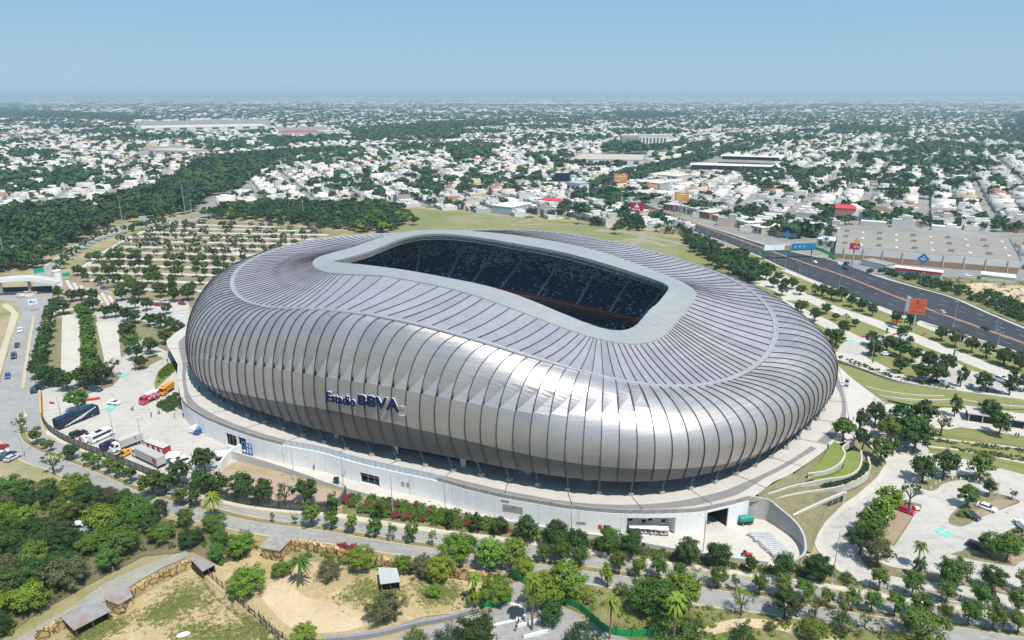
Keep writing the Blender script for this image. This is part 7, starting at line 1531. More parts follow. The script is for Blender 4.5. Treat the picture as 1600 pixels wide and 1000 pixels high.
# ------------------------------------------------------------------ vehicles
def prism_y(mb, prof, w, wtop=None, belt=None, m=0):
    """side outline (x, z) extruded across; points above belt pulled in"""
    n = len(prof); vs = []
    for sg in (1, -1):
        for x, z in prof:
            ww = w / 2 if belt is None or z <= belt else w / 2 * wtop
            vs.append((x, sg * ww, z))
    fs = [tuple(range(n)), tuple(range(2 * n - 1, n - 1, -1))] + [(k, n + k, n + (k + 1) % n, (k + 1) % n) for k in range(n)]
    mb.add(vs, fs, m)
def wheels(root, xs, w, r=.33, tw=.22):
    for x in xs:
        for sg in (1, -1):
            mb = MB(); mb.tube((x, sg * (w / 2 - tw), r), (x, sg * w / 2 + .01 * sg, r), r, r, 14); o = mb.build('wheel', M_TYRE, root)
            mb = MB(); mb.tube((x, sg * (w / 2 - .02), r), (x, sg * (w / 2 + .025), r), r * .58, r * .5, 10); mb.build('rim', M_RIM, o)
def lights(root, x0, x1, w, z):
    for sg in (1, -1):
        mb = MB(); mb.box((x1 - .03, sg * w * .36, z), (.10, w * .18, .14)); mb.build('headlight', M_LAMP, root)
        mb = MB(); mb.box((x0 + .03, sg * w * .38, z + .08), (.08, w * .16, .16)); mb.build('tail_light', M_TAIL, root)
SHAPES = {
 'car': (4.5, 1.8, [(-2.2, .35), (-2.25, .75), (-2.1, .95), (-1.75, 1.0), (-1.15, 1.42), (.25, 1.45), (1.05, .98), (1.9, .86), (2.2, .68), (2.22, .35)], .97, [(-1.60, 1.0), (-1.08, 1.36), (.2, 1.39), (.92, .99)]),
 'hatch': (4.1, 1.75, [(-2.0, .35), (-2.05, .85), (-1.95, 1.02), (-1.6, 1.45), (.1, 1.5), (.95, 1.02), (1.75, .9), (2.02, .68), (2.04, .35)], 1.0, [(-1.80, 1.03), (-1.5, 1.39), (.06, 1.44), (.82, 1.04)]),
 'suv': (4.8, 1.95, [(-2.35, .42), (-2.4, 1.0), (-2.3, 1.18), (-2.0, 1.75), (.3, 1.8), (1.05, 1.2), (2.1, 1.08), (2.36, .85), (2.38, .42)], 1.18, [(-2.15, 1.2), (-1.9, 1.68), (.26, 1.73), (.94, 1.21)]),
 'pickup': (5.5, 2.0, [(-2.7, .5), (-2.72, 1.1), (-.75, 1.12), (-.65, 1.75), (.6, 1.78), (1.3, 1.22), (2.45, 1.1), (2.7, .85), (2.72, .5)], 1.15, [(-.70, 1.16), (-.58, 1.68), (.56, 1.71), (1.2, 1.2)]),
 'van': (5.6, 2.0, [(-2.75, .4), (-2.78, 2.1), (-2.6, 2.25), (1.3, 2.25), (2.1, 1.35), (2.7, 1.15), (2.8, .9), (2.8, .4)], 1.3, [(-2.3, 1.35), (-2.3, 2.05), (1.25, 2.08), (1.95, 1.36)])}
def make_car(kind):
    L, w, prof, belt, gl = SHAPES[kind]; r = empty(kind if kind in ('suv', 'van') else 'car' if kind in ('car', 'hatch') else 'pickup_truck')
    mb = MB(); prism_y(mb, prof, w, .80 if kind != 'van' else .9, belt, 0); mb.build('body', M_PAINT, r)
    mb = MB()
    prism_y(mb, [(x, z) for x, z in gl], w * 1.0 + .03, (.80 if kind != 'van' else .9) * 1.005, belt + .0, 0)
    # windscreen and rear window stand a little proud of the cabin
    xa, za = gl[2]; xb, zb = gl[3]; hw = w / 2 * .76
    mb.add([(xa + .10, hw, za + .02), (xa + .10, -hw, za + .02), (xb + .16, -hw * 1.08, zb + .03), (xb + .16, hw * 1.08, zb + .03)], [(0, 1, 2, 3)])
    xa, za = gl[1]; xb, zb = gl[0]
    mb.add([(xa - .10, hw, za + .02), (xb - .14, hw * 1.08, zb + .03), (xb - .14, -hw * 1.08, zb + .03), (xa - .10, -hw, za + .02)], [(0, 1, 2, 3)])
    mb.build('window_glass', M_GLASS, r)
    wheels(r, (-L * .29, L * .30), w, .34 if kind in ('car', 'hatch') else .40)
    lights(r, -L / 2, L / 2, w, .62 if kind in ('car', 'hatch') else .85)
    if kind == 'van':
        mb = MB(); mb.box((-.9, 0, 2.25), (1.2, 1.1, .22)); mb.build('roof_unit', M_DARK, r)
    if kind == 'pickup':
        mb = MB(); mb.box((-1.7, 0, 1.125), (1.8, 1.6, .02)); mb.build('load_bed', M_DARK, r)
    return r
CARP = {}
def place(kind, px, py, toward, col, label, cat, group=None, z=0.0, name=None):
    """toward: photo point the nose points at"""
    first = kind not in CARP
    if first: CARP[kind] = make_car(kind)
    r = CARP[kind] if first else copy_tree(CARP[kind])
    p = U(px, py, z); q = U(toward[0], toward[1], z); r.location = p + Vector((0, 0, .10)); r.rotation_euler = (0, 0, math.atan2((q - p).y, (q - p).x))
    for ch in r.children:
        if ch.name.split('.')[0] == 'body': ch.color = (*col, 1)
    if name: r.name = name
    return tag(r, label, cat, group)
WHT, SIL, BLK, RED_, BLU, NVY, TEA = (.78, .78, .77), (.45, .46, .48), (.015, .016, .02), (.35, .02, .03), (.03, .09, .30), (.02, .03, .08), (.02, .06, .08)
G_ = 'cars on the left road'
for a in [('hatch', 32, 518, (30, 530), WHT, 'white hatchback driving down left road, farthest of the road cars', G_), ('car', 27, 541.5, (24, 553), (.10, .03, .06), 'dark maroon car on left road between white and blue cars', G_), ('suv', 22, 559, (19, 575), (.02, .04, .10), 'dark navy car driving down left road behind the blue one', G_), ('hatch', 12.5, 590, (10, 604), BLU, 'bright blue hatchback nearest the bend on left road', G_), ('suv', 54, 612, (58, 600), TEA, 'dark teal car beside the red barrier line', G_), ('car', 32, 464, (24, 463), WHT, 'white car rounding the planted traffic island by footbridge', G_),
          ('hatch', 2, 702, (8, 699), RED_, 'dark red car at left picture edge above parked cars', None), ('car', 4, 712, (14, 708), WHT, 'white parked car at left edge beside two darker ones', None), ('suv', 13, 715, (22, 709), (.06, .08, .10), 'dark grey parked car between white and silver ones', None), ('car', 20, 718, (30, 713), SIL, 'silver parked car nearest the avenue kerb at left edge', None),
          ('suv', 123, 681, (134, 677), BLK, 'black off-road car parked between coach and minibus', None), ('hatch', 136, 686, (142, 683), (.45, .02, .05), 'small red car squeezed beside the white minibus', None), ('van', 145, 688, (156, 684), WHT, 'white van behind the white minibus in the yard', None), ('van', 173, 700, (184, 695), NVY, 'navy blue van parked left of the box lorry', None), ('pickup', 196, 712, (206, 707), (.75, .30, .02), 'orange and yellow pickup parked by the fence', None), ('hatch', 178.5, 632, (187, 633), WHT, 'lone white car crossing the open parking yard', None),
          ('van', 285, 726, (297, 722), WHT, 'white and red van end parked by the big yard tree', None), ('suv', 307, 673, (313, 669), WHT, 'white car parked beside the podium wall', None), ('car', 313, 676, (319, 672), BLU, 'blue car parked right of white car by podium wall', None),
          ('car', 1413, 800, (1424, 804), (.42, .01, .05), 'bright red car parked on brown paving by trees', None), ('car', 1541, 796, (1554, 801), WHT, 'white car with black roof on island brown paving', None), ('hatch', 1517, 809, (1525, 813), (.03, .05, .07), 'dark car parked at tip of the planted island', None), ('suv', 1597, 825, (1590, 818), WHT, 'white off-road car cut by right picture edge', None), ('hatch', 1525, 857, (1533, 860), (.02, .025, .035), 'dark car half hidden by bush on right island', None),
          ('car', 1385, 555, (1396, 554), WHT, 'white car under trees near the highway lot', 'cars in the upper right lot'), ('car', 1443, 594, (1450, 592), WHT, 'white car at left end of the row above amphitheatre', 'cars in the upper right lot'), ('car', 1458, 598, (1465, 597), (.08, .01, .02), 'dark red car in the row above the amphitheatre', 'cars in the upper right lot'), ('hatch', 1472, 600, (1474, 594), (.10, .35, .40), 'turquoise car in the row above the amphitheatre', 'cars in the upper right lot'), ('hatch', 1516, 606, (1518, 600), (.10, .20, .30), 'blue-grey car behind a round tree above amphitheatre', 'cars in the upper right lot'), ('car', 1540, 611, (1547, 612), (.20, .25, .40), 'pale blue car between two trees near right edge', 'cars in the upper right lot'), ('car', 1552, 614, (1560, 615), NVY, 'navy car right of the pale blue one near right edge', 'cars in the upper right lot'), ('van', 1563, 597, (1556, 594), WHT, 'white van on the pale path near right edge', 'cars in the upper right lot'),
          ('hatch', 1321, 421, (1329, 423), (.02, .03, .05), 'dark car on highway edge below the pink pylon sign', 'highway cars'), ('suv', 1323, 413, (1330, 411), (.12, .03, .12), 'plum coloured car parked beside the pink pylon sign', 'highway cars'), ('car', 1313, 414, (1320, 412), WHT, 'white car left of the plum coloured car', 'highway cars'), ('car', 1539, 515, (1530, 511), BLK, 'black car alone on the near highway carriageway', 'highway cars'), ('car', 1512, 432, (1520, 432), WHT, 'white car in front of the supermarket trees', 'highway cars'), ('car', 1470, 489, (1462, 486), SIL, 'silver car on the far highway carriageway', 'highway cars'), ('car', 1272, 411, (1264, 408), WHT, 'white car on highway close to the green footbridge', 'highway cars'), ('car', 1120, 369, (1114, 366), RED_, 'red car on highway behind the stadium roof', 'highway cars'), ('car', 1062, 346, (1054, 343), WHT, 'white car far along the highway near its bend', 'highway cars'), ('van', 947, 308, (943, 302), WHT, 'white van on the far highway bend', 'highway cars'), ('car', 972, 293, (966, 297), RED_, 'red car on the far highway bend', 'highway cars'),
          ('car', 42, 777, (48, 773), SIL, 'silver car between trees of the lower left wood', None), ('car', 122, 786, (130, 785), WHT, 'white car glimpsed among lower left wood trees', None), ('van', 121, 830, (130, 829), WHT, 'white van parked on the shaded black yard', None), ('van', 152, 834, (160, 831), WHT, 'white van half under trees in shaded yard', None), ('van', 211, 832, (220, 830), WHT, 'white van at right end of the shaded yard', None)]:
    place(a[0], a[1], a[2], a[3], a[4], a[5], 'van' if a[0] == 'van' else 'pickup truck' if a[0] == 'pickup' else 'car', a[6])
# dark cars in shade under the left car park trees
k = 0
for x, y in ((236, 476), (247, 478), (257, 474), (285, 476), (150, 611), (62, 608), (143, 609), (163, 452)):
    c = [BLK, (.30, .02, .05), SIL, (.32, .01, .06), TEA, NVY, BLK, BLU][k]; nm = ['black', 'maroon', 'silver', 'crimson', 'dark teal', 'navy', 'black', 'blue'][k]
    pl = ['under the trees behind the left car park', 'beside the black car in the left car park', 'third in the shaded row of the left car park', 'right end of the shaded row by the stadium', 'under the tree line near the coach', 'below the first tree line by the road', 'next to the dark teal car under trees', 'beside the paved plaza at the footbridge'][k]
    place('hatch' if k % 2 else 'suv', x, y, (x + 9, y + 1), c, f"{nm} car {pl}", 'car', 'cars of the left car park'); k += 1

def vehicle(name, label, cat, rear, front, ln=None):
    a, b = U(*rear), U(*front); c = (a + b) / 2; r = empty(name, c + Vector((0, 0, .10)), math.atan2((b - a).y, (b - a).x)); return tag(r, label, cat)
# coach
r = vehicle('coach', 'long dark blue coach with white stripes parked at the yard fence', 'bus', (96, 669), (146, 649)); M_CO = mat('coach_blue', (0.008, 0.022, 0.055), 0.3, col2=(0.012, 0.03, 0.07), scale=.3, coord='obj')
L, W_ = 13.5, 2.6; mb = MB(); prism_y(mb, [(-6.7, .4), (-6.75, 3.3), (-6.5, 3.55), (6.2, 3.55), (6.6, 3.2), (6.75, .4)], W_, .94, 3.4); mb.build('body', M_CO, r)
mb = MB(); mb.box((0, 0, 3.56), (9, 2.0, .10)); mb.build('roof', mat('coach_roof', (0.012, 0.05, 0.10), 0.45, col2=(0.016, 0.06, 0.12), scale=.5, coord='obj'), r); mb = MB(); mb.box((-2, 0, 3.66), (2.6, 1.6, .25)); mb.build('air_unit', M_CO, r)
for sg in (1, -1):
    mb = MB(); mb.box((.2, sg * 1.305, 2.0), (11.6, .02, 1.1)); mb.build('window', M_GLASS, r)
    for q in range(5):
        mb = MB(); x0 = -4.6 + q * 1.2; prism_y(mb, [(x0, .55 + q * .1), (x0 + 3, 1.2 + q * .25), (x0 + 5.6, 1.9 + q * .28), (x0 + 5.6, 2.14 + q * .28), (x0 + 3, 1.46 + q * .25), (x0, .72 + q * .1)], .03); o = mb.build('stripe', M_SIGNW, r); o.location = (0, sg * 1.32, 0)
mb = MB(); mb.box((6.62, 0, 1.5), (.16, 2.3, 1.5)); mb.build('windscreen', M_GLASS, r)
wheels(r, (-4.6, -3.3, 4.2), W_, .5, .3); lights(r, -6.75, 6.75, W_, .8)
# minibus
r = vehicle('minibus', 'white minibus with dark windows and roof unit beside black car', 'bus', (146, 692), (174, 679)); mb = MB(); prism_y(mb, [(-3.9, .4), (-3.95, 2.5), (-3.7, 2.7), (2.6, 2.7), (3.3, 1.6), (3.85, 1.2), (3.9, .4)], 2.1, .92, 2.4); mb.build('body', M_SIGNW, r)
for sg in (1, -1): mb = MB(); mb.box((-.5, sg * 1.055, 1.45), (6.2, .02, .75)); mb.build('window', M_GLASS, r)
mb = MB(); mb.add([(2.66, .9, 2.62), (2.66, -.9, 2.62), (3.42, -.95, 1.62), (3.42, .95, 1.62)], [(0, 1, 2, 3)]); mb.build('windscreen', M_GLASS, r); mb = MB(); mb.box((-.8, 0, 2.7), (2.0, 1.4, .22)); mb.build('roof_unit', M_DARK, r)
wheels(r, (-2.4, 2.4), 2.1, .38); lights(r, -3.95, 3.9, 2.1, .75)
def lorry(name, label, cat, rear, front, bl, bh, bm, cabc, roofm=None, bw=2.5, decor=None):
    r = vehicle(name, label, cat, rear, front); T = bl + 2.4; x0 = -T / 2
    mb = MB(); mb.box((x0 + bl / 2, 0, 1.0), (bl, bw, bh)); mb.build('cargo_box', bm, r)
    if roofm: mb = MB(); mb.box((x0 + bl / 2, 0, 1.0 + bh), (bl - .1, bw - .1, .06)); mb.build('box_roof', roofm, r)
    mb = MB(); cx = x0 + bl + .15; prism_y(mb, [(cx, .5), (cx, 2.5), (cx + .25, 2.7), (cx + 1.4, 2.65), (cx + 1.95, 1.7), (cx + 2.2, 1.5), (cx + 2.25, .5)], 2.3, .92, 2.3); o = mb.build('cab', M_PAINT, r); o.color = (*cabc, 1)
    mb = MB(); mb.add([(cx + 1.46, 1.0, 2.58), (cx + 1.46, -1.0, 2.58), (cx + 2.03, -1.05, 1.68), (cx + 2.03, 1.05, 1.68)], [(0, 1, 2, 3)]); mb.box((cx + 1.0, 0, 1.65), (.9, 2.34, .7)); mb.build('window_glass', M_GLASS, r)
    mb = MB(); mb.box((x0 + T / 2, 0, .55), (T - .4, 1.0, .4)); mb.build('chassis', M_DARK, r)
    wheels(r, (x0 + .9, x0 + 1.9, cx + 1.2), 2.3, .46, .28); lights(r, x0, cx + 2.25, 2.2, .8)
    if decor: decor(r, x0, bl, bh, bw)
    return r
lorry('box_lorry', 'white box lorry with pale grey cargo body by the navy van', 'lorry', (214, 693), (183, 705), 6.6, 2.2, MATS['city_wall_pale_grey'], WHT)
def deco_red(r, x0, bl, bh, bw):
    for sg in (1, -1):
        mb = MB(); mb.lathe((0, 0, 0), [(0, 0), (.95, 0), (.95, .03), (0, .03)], 16); o = mb.build('emblem', M_RED, r); o.location = (x0 + 1.6, sg * bw / 2, 1 + bh * .5); o.rotation_euler = (-sg * math.pi / 2, 0, 0)
lorry('semi_trailer', 'long grey-roofed trailer lorry with white cab and red disc along the fence', 'lorry', (258, 733), (208, 709), 11.4, 2.4, MATS['city_wall_pale_grey'], WHT, MATS['city_wall_grey'], 2.6, deco_red)
def deco_pink(r, x0, bl, bh, bw):
    for sg in (1, -1):
        for q in range(5):
            mb = MB(); mb.box((x0 + .6 + q * .9, sg * bw / 2, 1.3 + (q % 2) * .7), (.55, .03, .6 + .2 * (q % 3)), 0); mb.build('picture', MATS['city_wall_white'], r)
lorry('food_truck', 'pink and white food truck on the open parking yard', 'lorry', (246, 622), (222, 633), 4.6, 1.9, mat('pink_paint', (0.55, 0.05, 0.12), .4, col2=(.62, .08, .15), scale=1, coord='obj'), (.6, .05, .08), M_SIGNW, 2.2, deco_pink)
lorry('box_lorry', 'bright orange-yellow lorry beside the square hedge', 'lorry', (269, 608), (252, 620), 4.4, 1.9, mat('orange_paint', (0.75, 0.27, 0.015), .4, col2=(.7, .32, .03), scale=1, coord='obj'), (.75, .28, .02), None, 2.2)
# red and white container, canopy
t = vehicle('container', 'red and white shipping container with grey roof in the yard', 'container', (232, 700), (262, 711)); mb = MB(); mb.box((0, 0, 0), (9.0, 2.5, 2.6)); mb.build('body', mat('dark_red_metal', (.30, .03, .04), .6, col2=(.4, .05, .06), scale=.6, coord='obj'), t); mb = MB(); mb.box((0, 0, 2.6), (8.9, 2.4, .08)); mb.build('roof', MATS['city_wall_pale_grey'], t)
for q in range(4): mb = MB(); mb.box((-3.6 + q * 2.4, -1.27, .5), (1.0, .05, 1.6)); mb.build('panel', M_SIGNW, t)
t = empty('canopy', U(271, 722)); tag(t, 'small white square canopy beside the red container', 'canopy'); mb = MB(); mb.add([(-1.9, -1.9, 2.4), (1.9, -1.9, 2.4), (1.9, 1.9, 2.4), (-1.9, 1.9, 2.4), (0, 0, 3.2)], [(0, 1, 4), (1, 2, 4), (2, 3, 4), (3, 0, 4)]); mb.build('cover', M_SIGNW, t)
for sx in (-1.8, 1.8):
    for sy in (-1.8, 1.8): mb = MB(); mb.tube((sx, sy, 0), (sx, sy, 2.42), .05, .05, 5); mb.build('leg', M_POLE, t)
# shuttle carts at the loading bay
for k in range(4):
    p = U(990 + k * 15.5, 833 + k * 1.0); t = empty('shuttle_cart', p, R(-2)); tag(t, f"white-roofed open shuttle cart at the loading bay, {ORD[k]} from left", 'cart', 'shuttle carts at the loading bay')
    mb = MB(); mb.box((0, 0, 1.85), (2.35, 1.5, .12), 0, 0, .94); mb.build('roof', M_SIGNW, t); mb = MB(); mb.box((0, 0, .35), (2.2, 1.3, .3)); mb.build('chassis', MATS['city_wall_dark_grey'], t)
    for sx in (-1.0, 1.0):
        for sy in (-.6, .6): mb = MB(); mb.tube((sx, sy, .6), (sx, sy, 1.88), .03, .03, 4); mb.build('post', M_POLE, t)
    for sx in (-.5, .4): mb = MB(); mb.box((sx, 0, .65), (.5, 1.2, .12)); mb.box((sx - .22, 0, .77), (.08, 1.2, .45)); mb.build('seat', MATS['city_wall_off_white'], t)
    wheels(t, (-.75, .75), 1.3, .26, .15)
# green tank trailer, red mini tractor
t = vehicle('tank_trailer', 'green tank trailer parked beside the dark bay of the white wall', 'trailer', (1154, 820), (1174, 818)); M_GT = mat('tank_green', (.02, .22, .16), .45, col2=(.03, .27, .20), scale=1, coord='obj')
mb = MB(); mb.tube((-1.7, 0, 1.5), (1.7, 0, 1.5), .95, .95, 16); mb.build('tank', M_GT, t); mb = MB(); mb.box((0, 0, .45), (3.6, 1.5, .2)); mb.build('chassis', M_DARK, t); mb = MB(); mb.tube((0, 0, 2.4), (0, 0, 2.65), .25, .25, 8); mb.build('filler_cap', M_POLE, t); wheels(t, (-.9, .9), 1.7, .38)
t = vehicle('mini_tractor', 'small red tractor next to the stacked white barriers', 'tractor', (1162, 868), (1172, 871)); mb = MB(); prism_y(mb, [(-.9, .5), (-.9, 1.0), (-.2, 1.0), (0, .85), (1.1, .95), (1.15, .45)], .8); mb.build('body', M_RED, t); mb = MB(); mb.box((-.5, 0, 1.0), (.5, .5, .15)); mb.box((-.75, 0, 1.1), (.1, .5, .4)); mb.build('seat', M_DARK, t); wheels(t, (-.6,), 1.2, .48, .25); wheels(t, (.8,), 1.0, .3, .2)
# stacked barriers
c0 = U(1172, 848); 
for k in range(11):
    a = U(1166 + k * 5.0, 838 + k * 0.2) ; f = k / 10; p0 = U(1168 + k * 3.8, 838 + 3.3 * k); p1 = U(1205 + k * 3.4, 838 + 3.7 * k)
    d = p1 - p0; c = (p0 + p1) / 2; t = empty('barrier_stack', c, math.atan2(d.y, d.x)); tag(t, f"stack of long white barriers on the yard, {ORD[k]} from the white wall", 'barriers', 'stacked white barriers')
    for q in range(3):
        mb = MB(); x = RG.uniform(-.25, .25); mb.box((x, 0, q * .4 + .10), (d.length * .96, .50, .08)); mb.box((x, 0, q * .4 + .18), (d.length * .92, .12, .26)); mb.build('barrier', mat('barrier_white', (.60, .60, .59), .6, col2=(.5, .5, .49), scale=.8), t)
    for sx in (-1, 1): mb = MB(); mb.box((sx * d.length * .4, 0, 0), (.2, .8, .07)); mb.build('bearer', M_DARK, t)
# hand trolley by the red car
t = empty('trolley', U(1431, 798)); tag(t, 'small red and white trolley beside the red car', 'trolley'); mb = MB(); mb.box((0, 0, .4), (1.6, 1.0, .15)); mb.box((-.75, 0, .5), (.08, 1.0, .8)); mb.build('frame', M_RED, t); mb = MB(); mb.box((.2, 0, .55), (.9, .8, .5)); mb.build('load', M_SIGNW, t); wheels(t, (-.5, .5), 1.1, .2, .1)
# ------------------------------------------------------------------ lamps, signs, fences, huts, people
def lamp(base, h, label, arms=1, group='street lamps', ang=0.0, name='street_lamp', al=1.6):
    p = U(*base); r = empty(name, p, ang); tag(r, label, 'street lamp' if name == 'street_lamp' else 'pole', group)
    mb = MB(); mb.tube((0, 0, 0), (0, 0, h), .13, .07, 7); mb.box((0, 0, 0), (.5, .5, .25)); mb.build('pole', M_POLE, r)
    for k in range(arms):
        a = k * 6.283 / max(arms, 1); d = Vector((math.cos(a), math.sin(a), 0)); mb = MB(); mb.tube((0, 0, h - .1), d * al + Vector((0, 0, h + .25)), .05, .04, 5); o = mb.build('arm', M_POLE, r)
        mb = MB(); c = d * (al + .3); mb.box((c.x, c.y, h + .18), (.75, .3, .14), 0, a); mb.build('lamp_head', MATS['city_wall_pale_grey'], o)
    return r
LM_ = [((180, 694), 11, 'tall double street lamp behind the minibus in the yard', 2), ((224, 707), 11, 'tall double street lamp between box lorry and trailer', 2), ((460, 752), 9, 'tall lamp behind the white yard wall, leftmost', 2), ((537, 762), 9, 'tall lamp at the end of the yard wall', 2), ((614, 808), 12, 'tall lamp rising from bank near the blue screen', 1), ((696, 800), 10, 'tall lamp at the service yard wall by grey vents', 1), ((892, 853), 12, 'tall lamp in bank left of the loading bay', 1), ((1098, 866), 9, 'yard lamp with double head before the dark bay', 2), ((1299, 913), 13, 'tallest lamp at the corner of avenue and loop road', 1),
       ((71, 526), 7, 'lamp inside the first tree line, upper', 1), ((66, 571), 7, 'lamp inside the first tree line, lower', 1), ((139, 536), 7, 'lamp inside the second tree line', 2), ((212, 576), 9, 'triple-headed lamp at the bench trees', 3), ((243, 536), 7, 'lamp right of the bench trees', 1), ((179, 588), 7, 'lamp among trees at the lane end', 1), ((38, 716), 10, 'lamp at the outer bend of the left road', 1), ((97, 660), 9, 'lamp at rear of the dark blue coach', 1),
       ((1489, 511), 12, 'tall lamp at the near highway edge', 2), ((1555, 519), 11, 'curved double lamp on the far highway side', 2), ((1495, 559), 10, 'lamp with green banner beside pale path', 2), ((1557, 547), 8, 'lamp near the right end of the highway verge', 2), ((1371, 556), 9, 'double-headed lamp in the upper lot', 2), ((1362, 560), 8, 'lamp left of double-headed lamp in upper lot', 1), ((1386, 698), 11, 'tall lamp among the plaza trees', 3), ((1412, 495), 9, 'lamp on highway edge left of the billboard', 1), ((1310, 455), 8, 'lamp on highway verge above stadium right end', 1), ((1248, 433), 8, 'lamp on highway verge near the footbridge', 1), ((1226, 423), 13, 'tall lamp mast beside the footbridge', 1), ((1209, 414), 14, 'tallest thin mast beside the footbridge', 0), ((1557, 776), 4, 'short lamp on the island of parked cars', 1), ((1298, 565), 7, 'lamp close to stadium right end', 1), ((1604, 815), 5, 'lamp at right picture edge over the lot', 1), ((1583, 660), 6, 'lamp in front of the dark pavilion', 1), ((1436, 453), 9, 'lamp on far side of highway above billboard', 1)]
for b, h, lb, n in LM_: lamp(b, h, lb, n, ang=RG.random() * 3)
for b, h, lb in (((192, 352), 24, 'tall grey pylon pole in the left wood above the curved road'), ((290, 336), 26, 'tall grey pylon pole where curved road meets the wood'), ((394, 306), 24, 'tall grey pylon pole behind the two woods'), ((9, 412), 22, 'tall pale pylon pole at left picture edge'), ((475, 346), 18, 'tall pole in the wood behind stadium left end'), ((669, 354), 14, 'thin pole on the green field behind stadium'), ((906, 360), 12, 'thin pole on the field right of centre'), ((331, 352), 10, 'pole at the back edge of far car park'), ((445, 356), 9, 'pole on back edge of far car park near stadium'), ((301, 342), 16, 'pole beside the gantry on the curved road')):
    p = U(*b); r = empty('utility_pole', p); tag(r, lb, 'pole', 'tall poles'); mb = MB(); mb.tube((0, 0, 0), (0, 0, h), .32, .14, 7); mb.build('shaft', M_POLE, r)
    for z in (.97, .9): mb = MB(); mb.box((0, 0, h * z), (2.6, .15, .15)); mb.build('crossarm', M_POLE, r)
# fences
def fence(label, px, h, post, m, name='fence', cat='fence', pm=None, t=.06, n=5):
    L = line(px, 0, n); c = L[len(L) // 2].copy(); r = empty(name, c); tag(r, label, cat)
    def par(o): o.parent = r; o.matrix_parent_inverse = Matrix.Translation(-c); return o
    if m: mb = MB(); mb.wall(L, t, .05, h); par(mb.build('mesh_panel', m))
    acc = 0; k = 0
    for a, b in zip(L[:-1], L[1:]):
        d = (b - a).length; s = 0
        while acc < d and d > 0:
            p = a + (b - a) * (acc / d); mb = MB(); mb.box((p.x, p.y, 0), (.12, .12, h + .12)); acc += post; k += 1
            if k <= 90: par(mb.build('post', pm or M_DARK))
        acc -= d
    return r
def wiremesh(name, col, dens=.45, sc=1.6):
    m = bpy.data.materials.new(name); MATS[name] = m; nt, b = nodes_of(m); N = nt.nodes; L = nt.links
    b.inputs['Base Color'].default_value = (*col, 1); b.inputs['Roughness'].default_value = .6
    b.inputs['Alpha'].default_value = dens
    g = N.new('ShaderNodeNewGeometry'); w_ = N.new('ShaderNodeTexNoise'); w_.inputs['Scale'].default_value = sc; L.new(g.outputs['Position'], w_.inputs['Vector']); r = N.new('ShaderNodeMapRange'); r.inputs[3].default_value = dens - .15; r.inputs[4].default_value = dens + .15; L.new(w_.outputs['Fac'], r.inputs[0]); L.new(r.outputs[0], b.inputs['Alpha'])
    return m
M_MESH = wiremesh('wire_mesh', (.04, .06, .055), .62); M_MESHL = wiremesh('light_wire_mesh', (.12, .12, .12), .22)
fence('long dark mesh fence between parking yard and the curving avenue', [(66, 657), (70, 664), (82, 678), (112, 695), (175, 720), (237, 745), (275, 761)], 2.6, 3.0, M_MESH)
fence('dark mesh fence behind the avenue pavement below the dirt bank', [(275, 761), (330, 777), (400, 792), (500, 801), (527, 798)], 2.6, 3.0, M_MESH)
fence('thin wire fence between right lot and avenue pavement', [(1358, 917), (1400, 925), (1500, 941), (1545, 949)], 1.8, 3.4, M_MESHL)
fence('short dark gate fence at the right lot exit', [(1548, 932), (1553, 940), (1560, 950)], 2.0, 1.5, M_MESH)
fence('paddock fence of thin dark posts running down the bare ground', [(318, 893), (345, 918), (375, 945), (405, 972), (440, 1004)], 1.9, 2.2, M_MESHL)
fence('low wire fence beside gravel path in lower left wood', [(116, 916), (150, 898), (182, 892)], 1.2, 4, M_MESHL, pm=M_POLE)
fence('thin black fence at bottom edge of the bare paddock', [(405, 965), (430, 990), (450, 1003)], 1.6, 2.2, M_MESHL)
fence('bright green mesh screen curving past the bright trees', [(800, 903), (830, 920), (860, 937), (895, 949), (920, 966), (948, 990), (985, 996), (1024, 994)], 1.9, 3, M_GSCREEN, 'screen_fence', 'screen')
fence('short bright green mesh screen beside the stone wall', [(748, 952), (775, 948), (799, 941)], 1.9, 3, M_GSCREEN, 'screen_fence', 'screen')
fence('red barrier line across the left road beside yard corner', [(65, 617), (65.5, 630), (66, 655)], 1.0, 1.6, M_RED, 'barrier', 'barrier', M_RED)
fence('red barrier row near the left yard trees and coach', [(135, 627), (146, 626), (157, 624)], 1.0, 1.6, M_RED, 'barrier', 'barrier', M_RED)
for b, lb in (([(78, 631), (85, 632)], 'short red barrier on the pale yard corner'), ([(111, 748), (117, 750)], 'red barrier at left of the dry verge by avenue'), ([(122, 752), (126, 755), (131, 760)], 'red barrier pieces near wood edge on the verge'), ([(208, 796), (216, 797)], 'red barrier by the avenue next to shaded yard'), ([(1393, 503), (1409, 505)], 'red barrier under trees left of the big billboard'), ([(1395, 524), (1401, 523)], 'red barrier on pale path left of billboard foot'), ([(1440, 525), (1446, 523)], 'red barrier right of the billboard foot'), ([(1347, 528), (1352, 527)], 'red barrier by the teal ground marking')):
    fence(lb, b, .9, 2, M_RED, 'barrier', 'barrier', M_RED, n=2)
# gantry on the curved road
r = empty('sign_gantry', U(283, 341)); tag(r, 'grey road gantry over the curved road beyond the far car park', 'gantry')
a, b = U(271, 346), U(300, 341); 
def par_(o, r): o.parent = r; o.matrix_parent_inverse = Matrix.Translation(-Vector(r.location)); return o
for p in (a, b): mb = MB(); mb.tube(p, p + Vector((0, 0, 6)), .25, .2, 6); par_(mb.build('post', M_POLE), r)
mb = MB(); mb.tube(a + Vector((0, 0, 6)), b + Vector((0, 0, 6)), .3, .3, 6); par_(mb.build('beam', M_POLE), r)
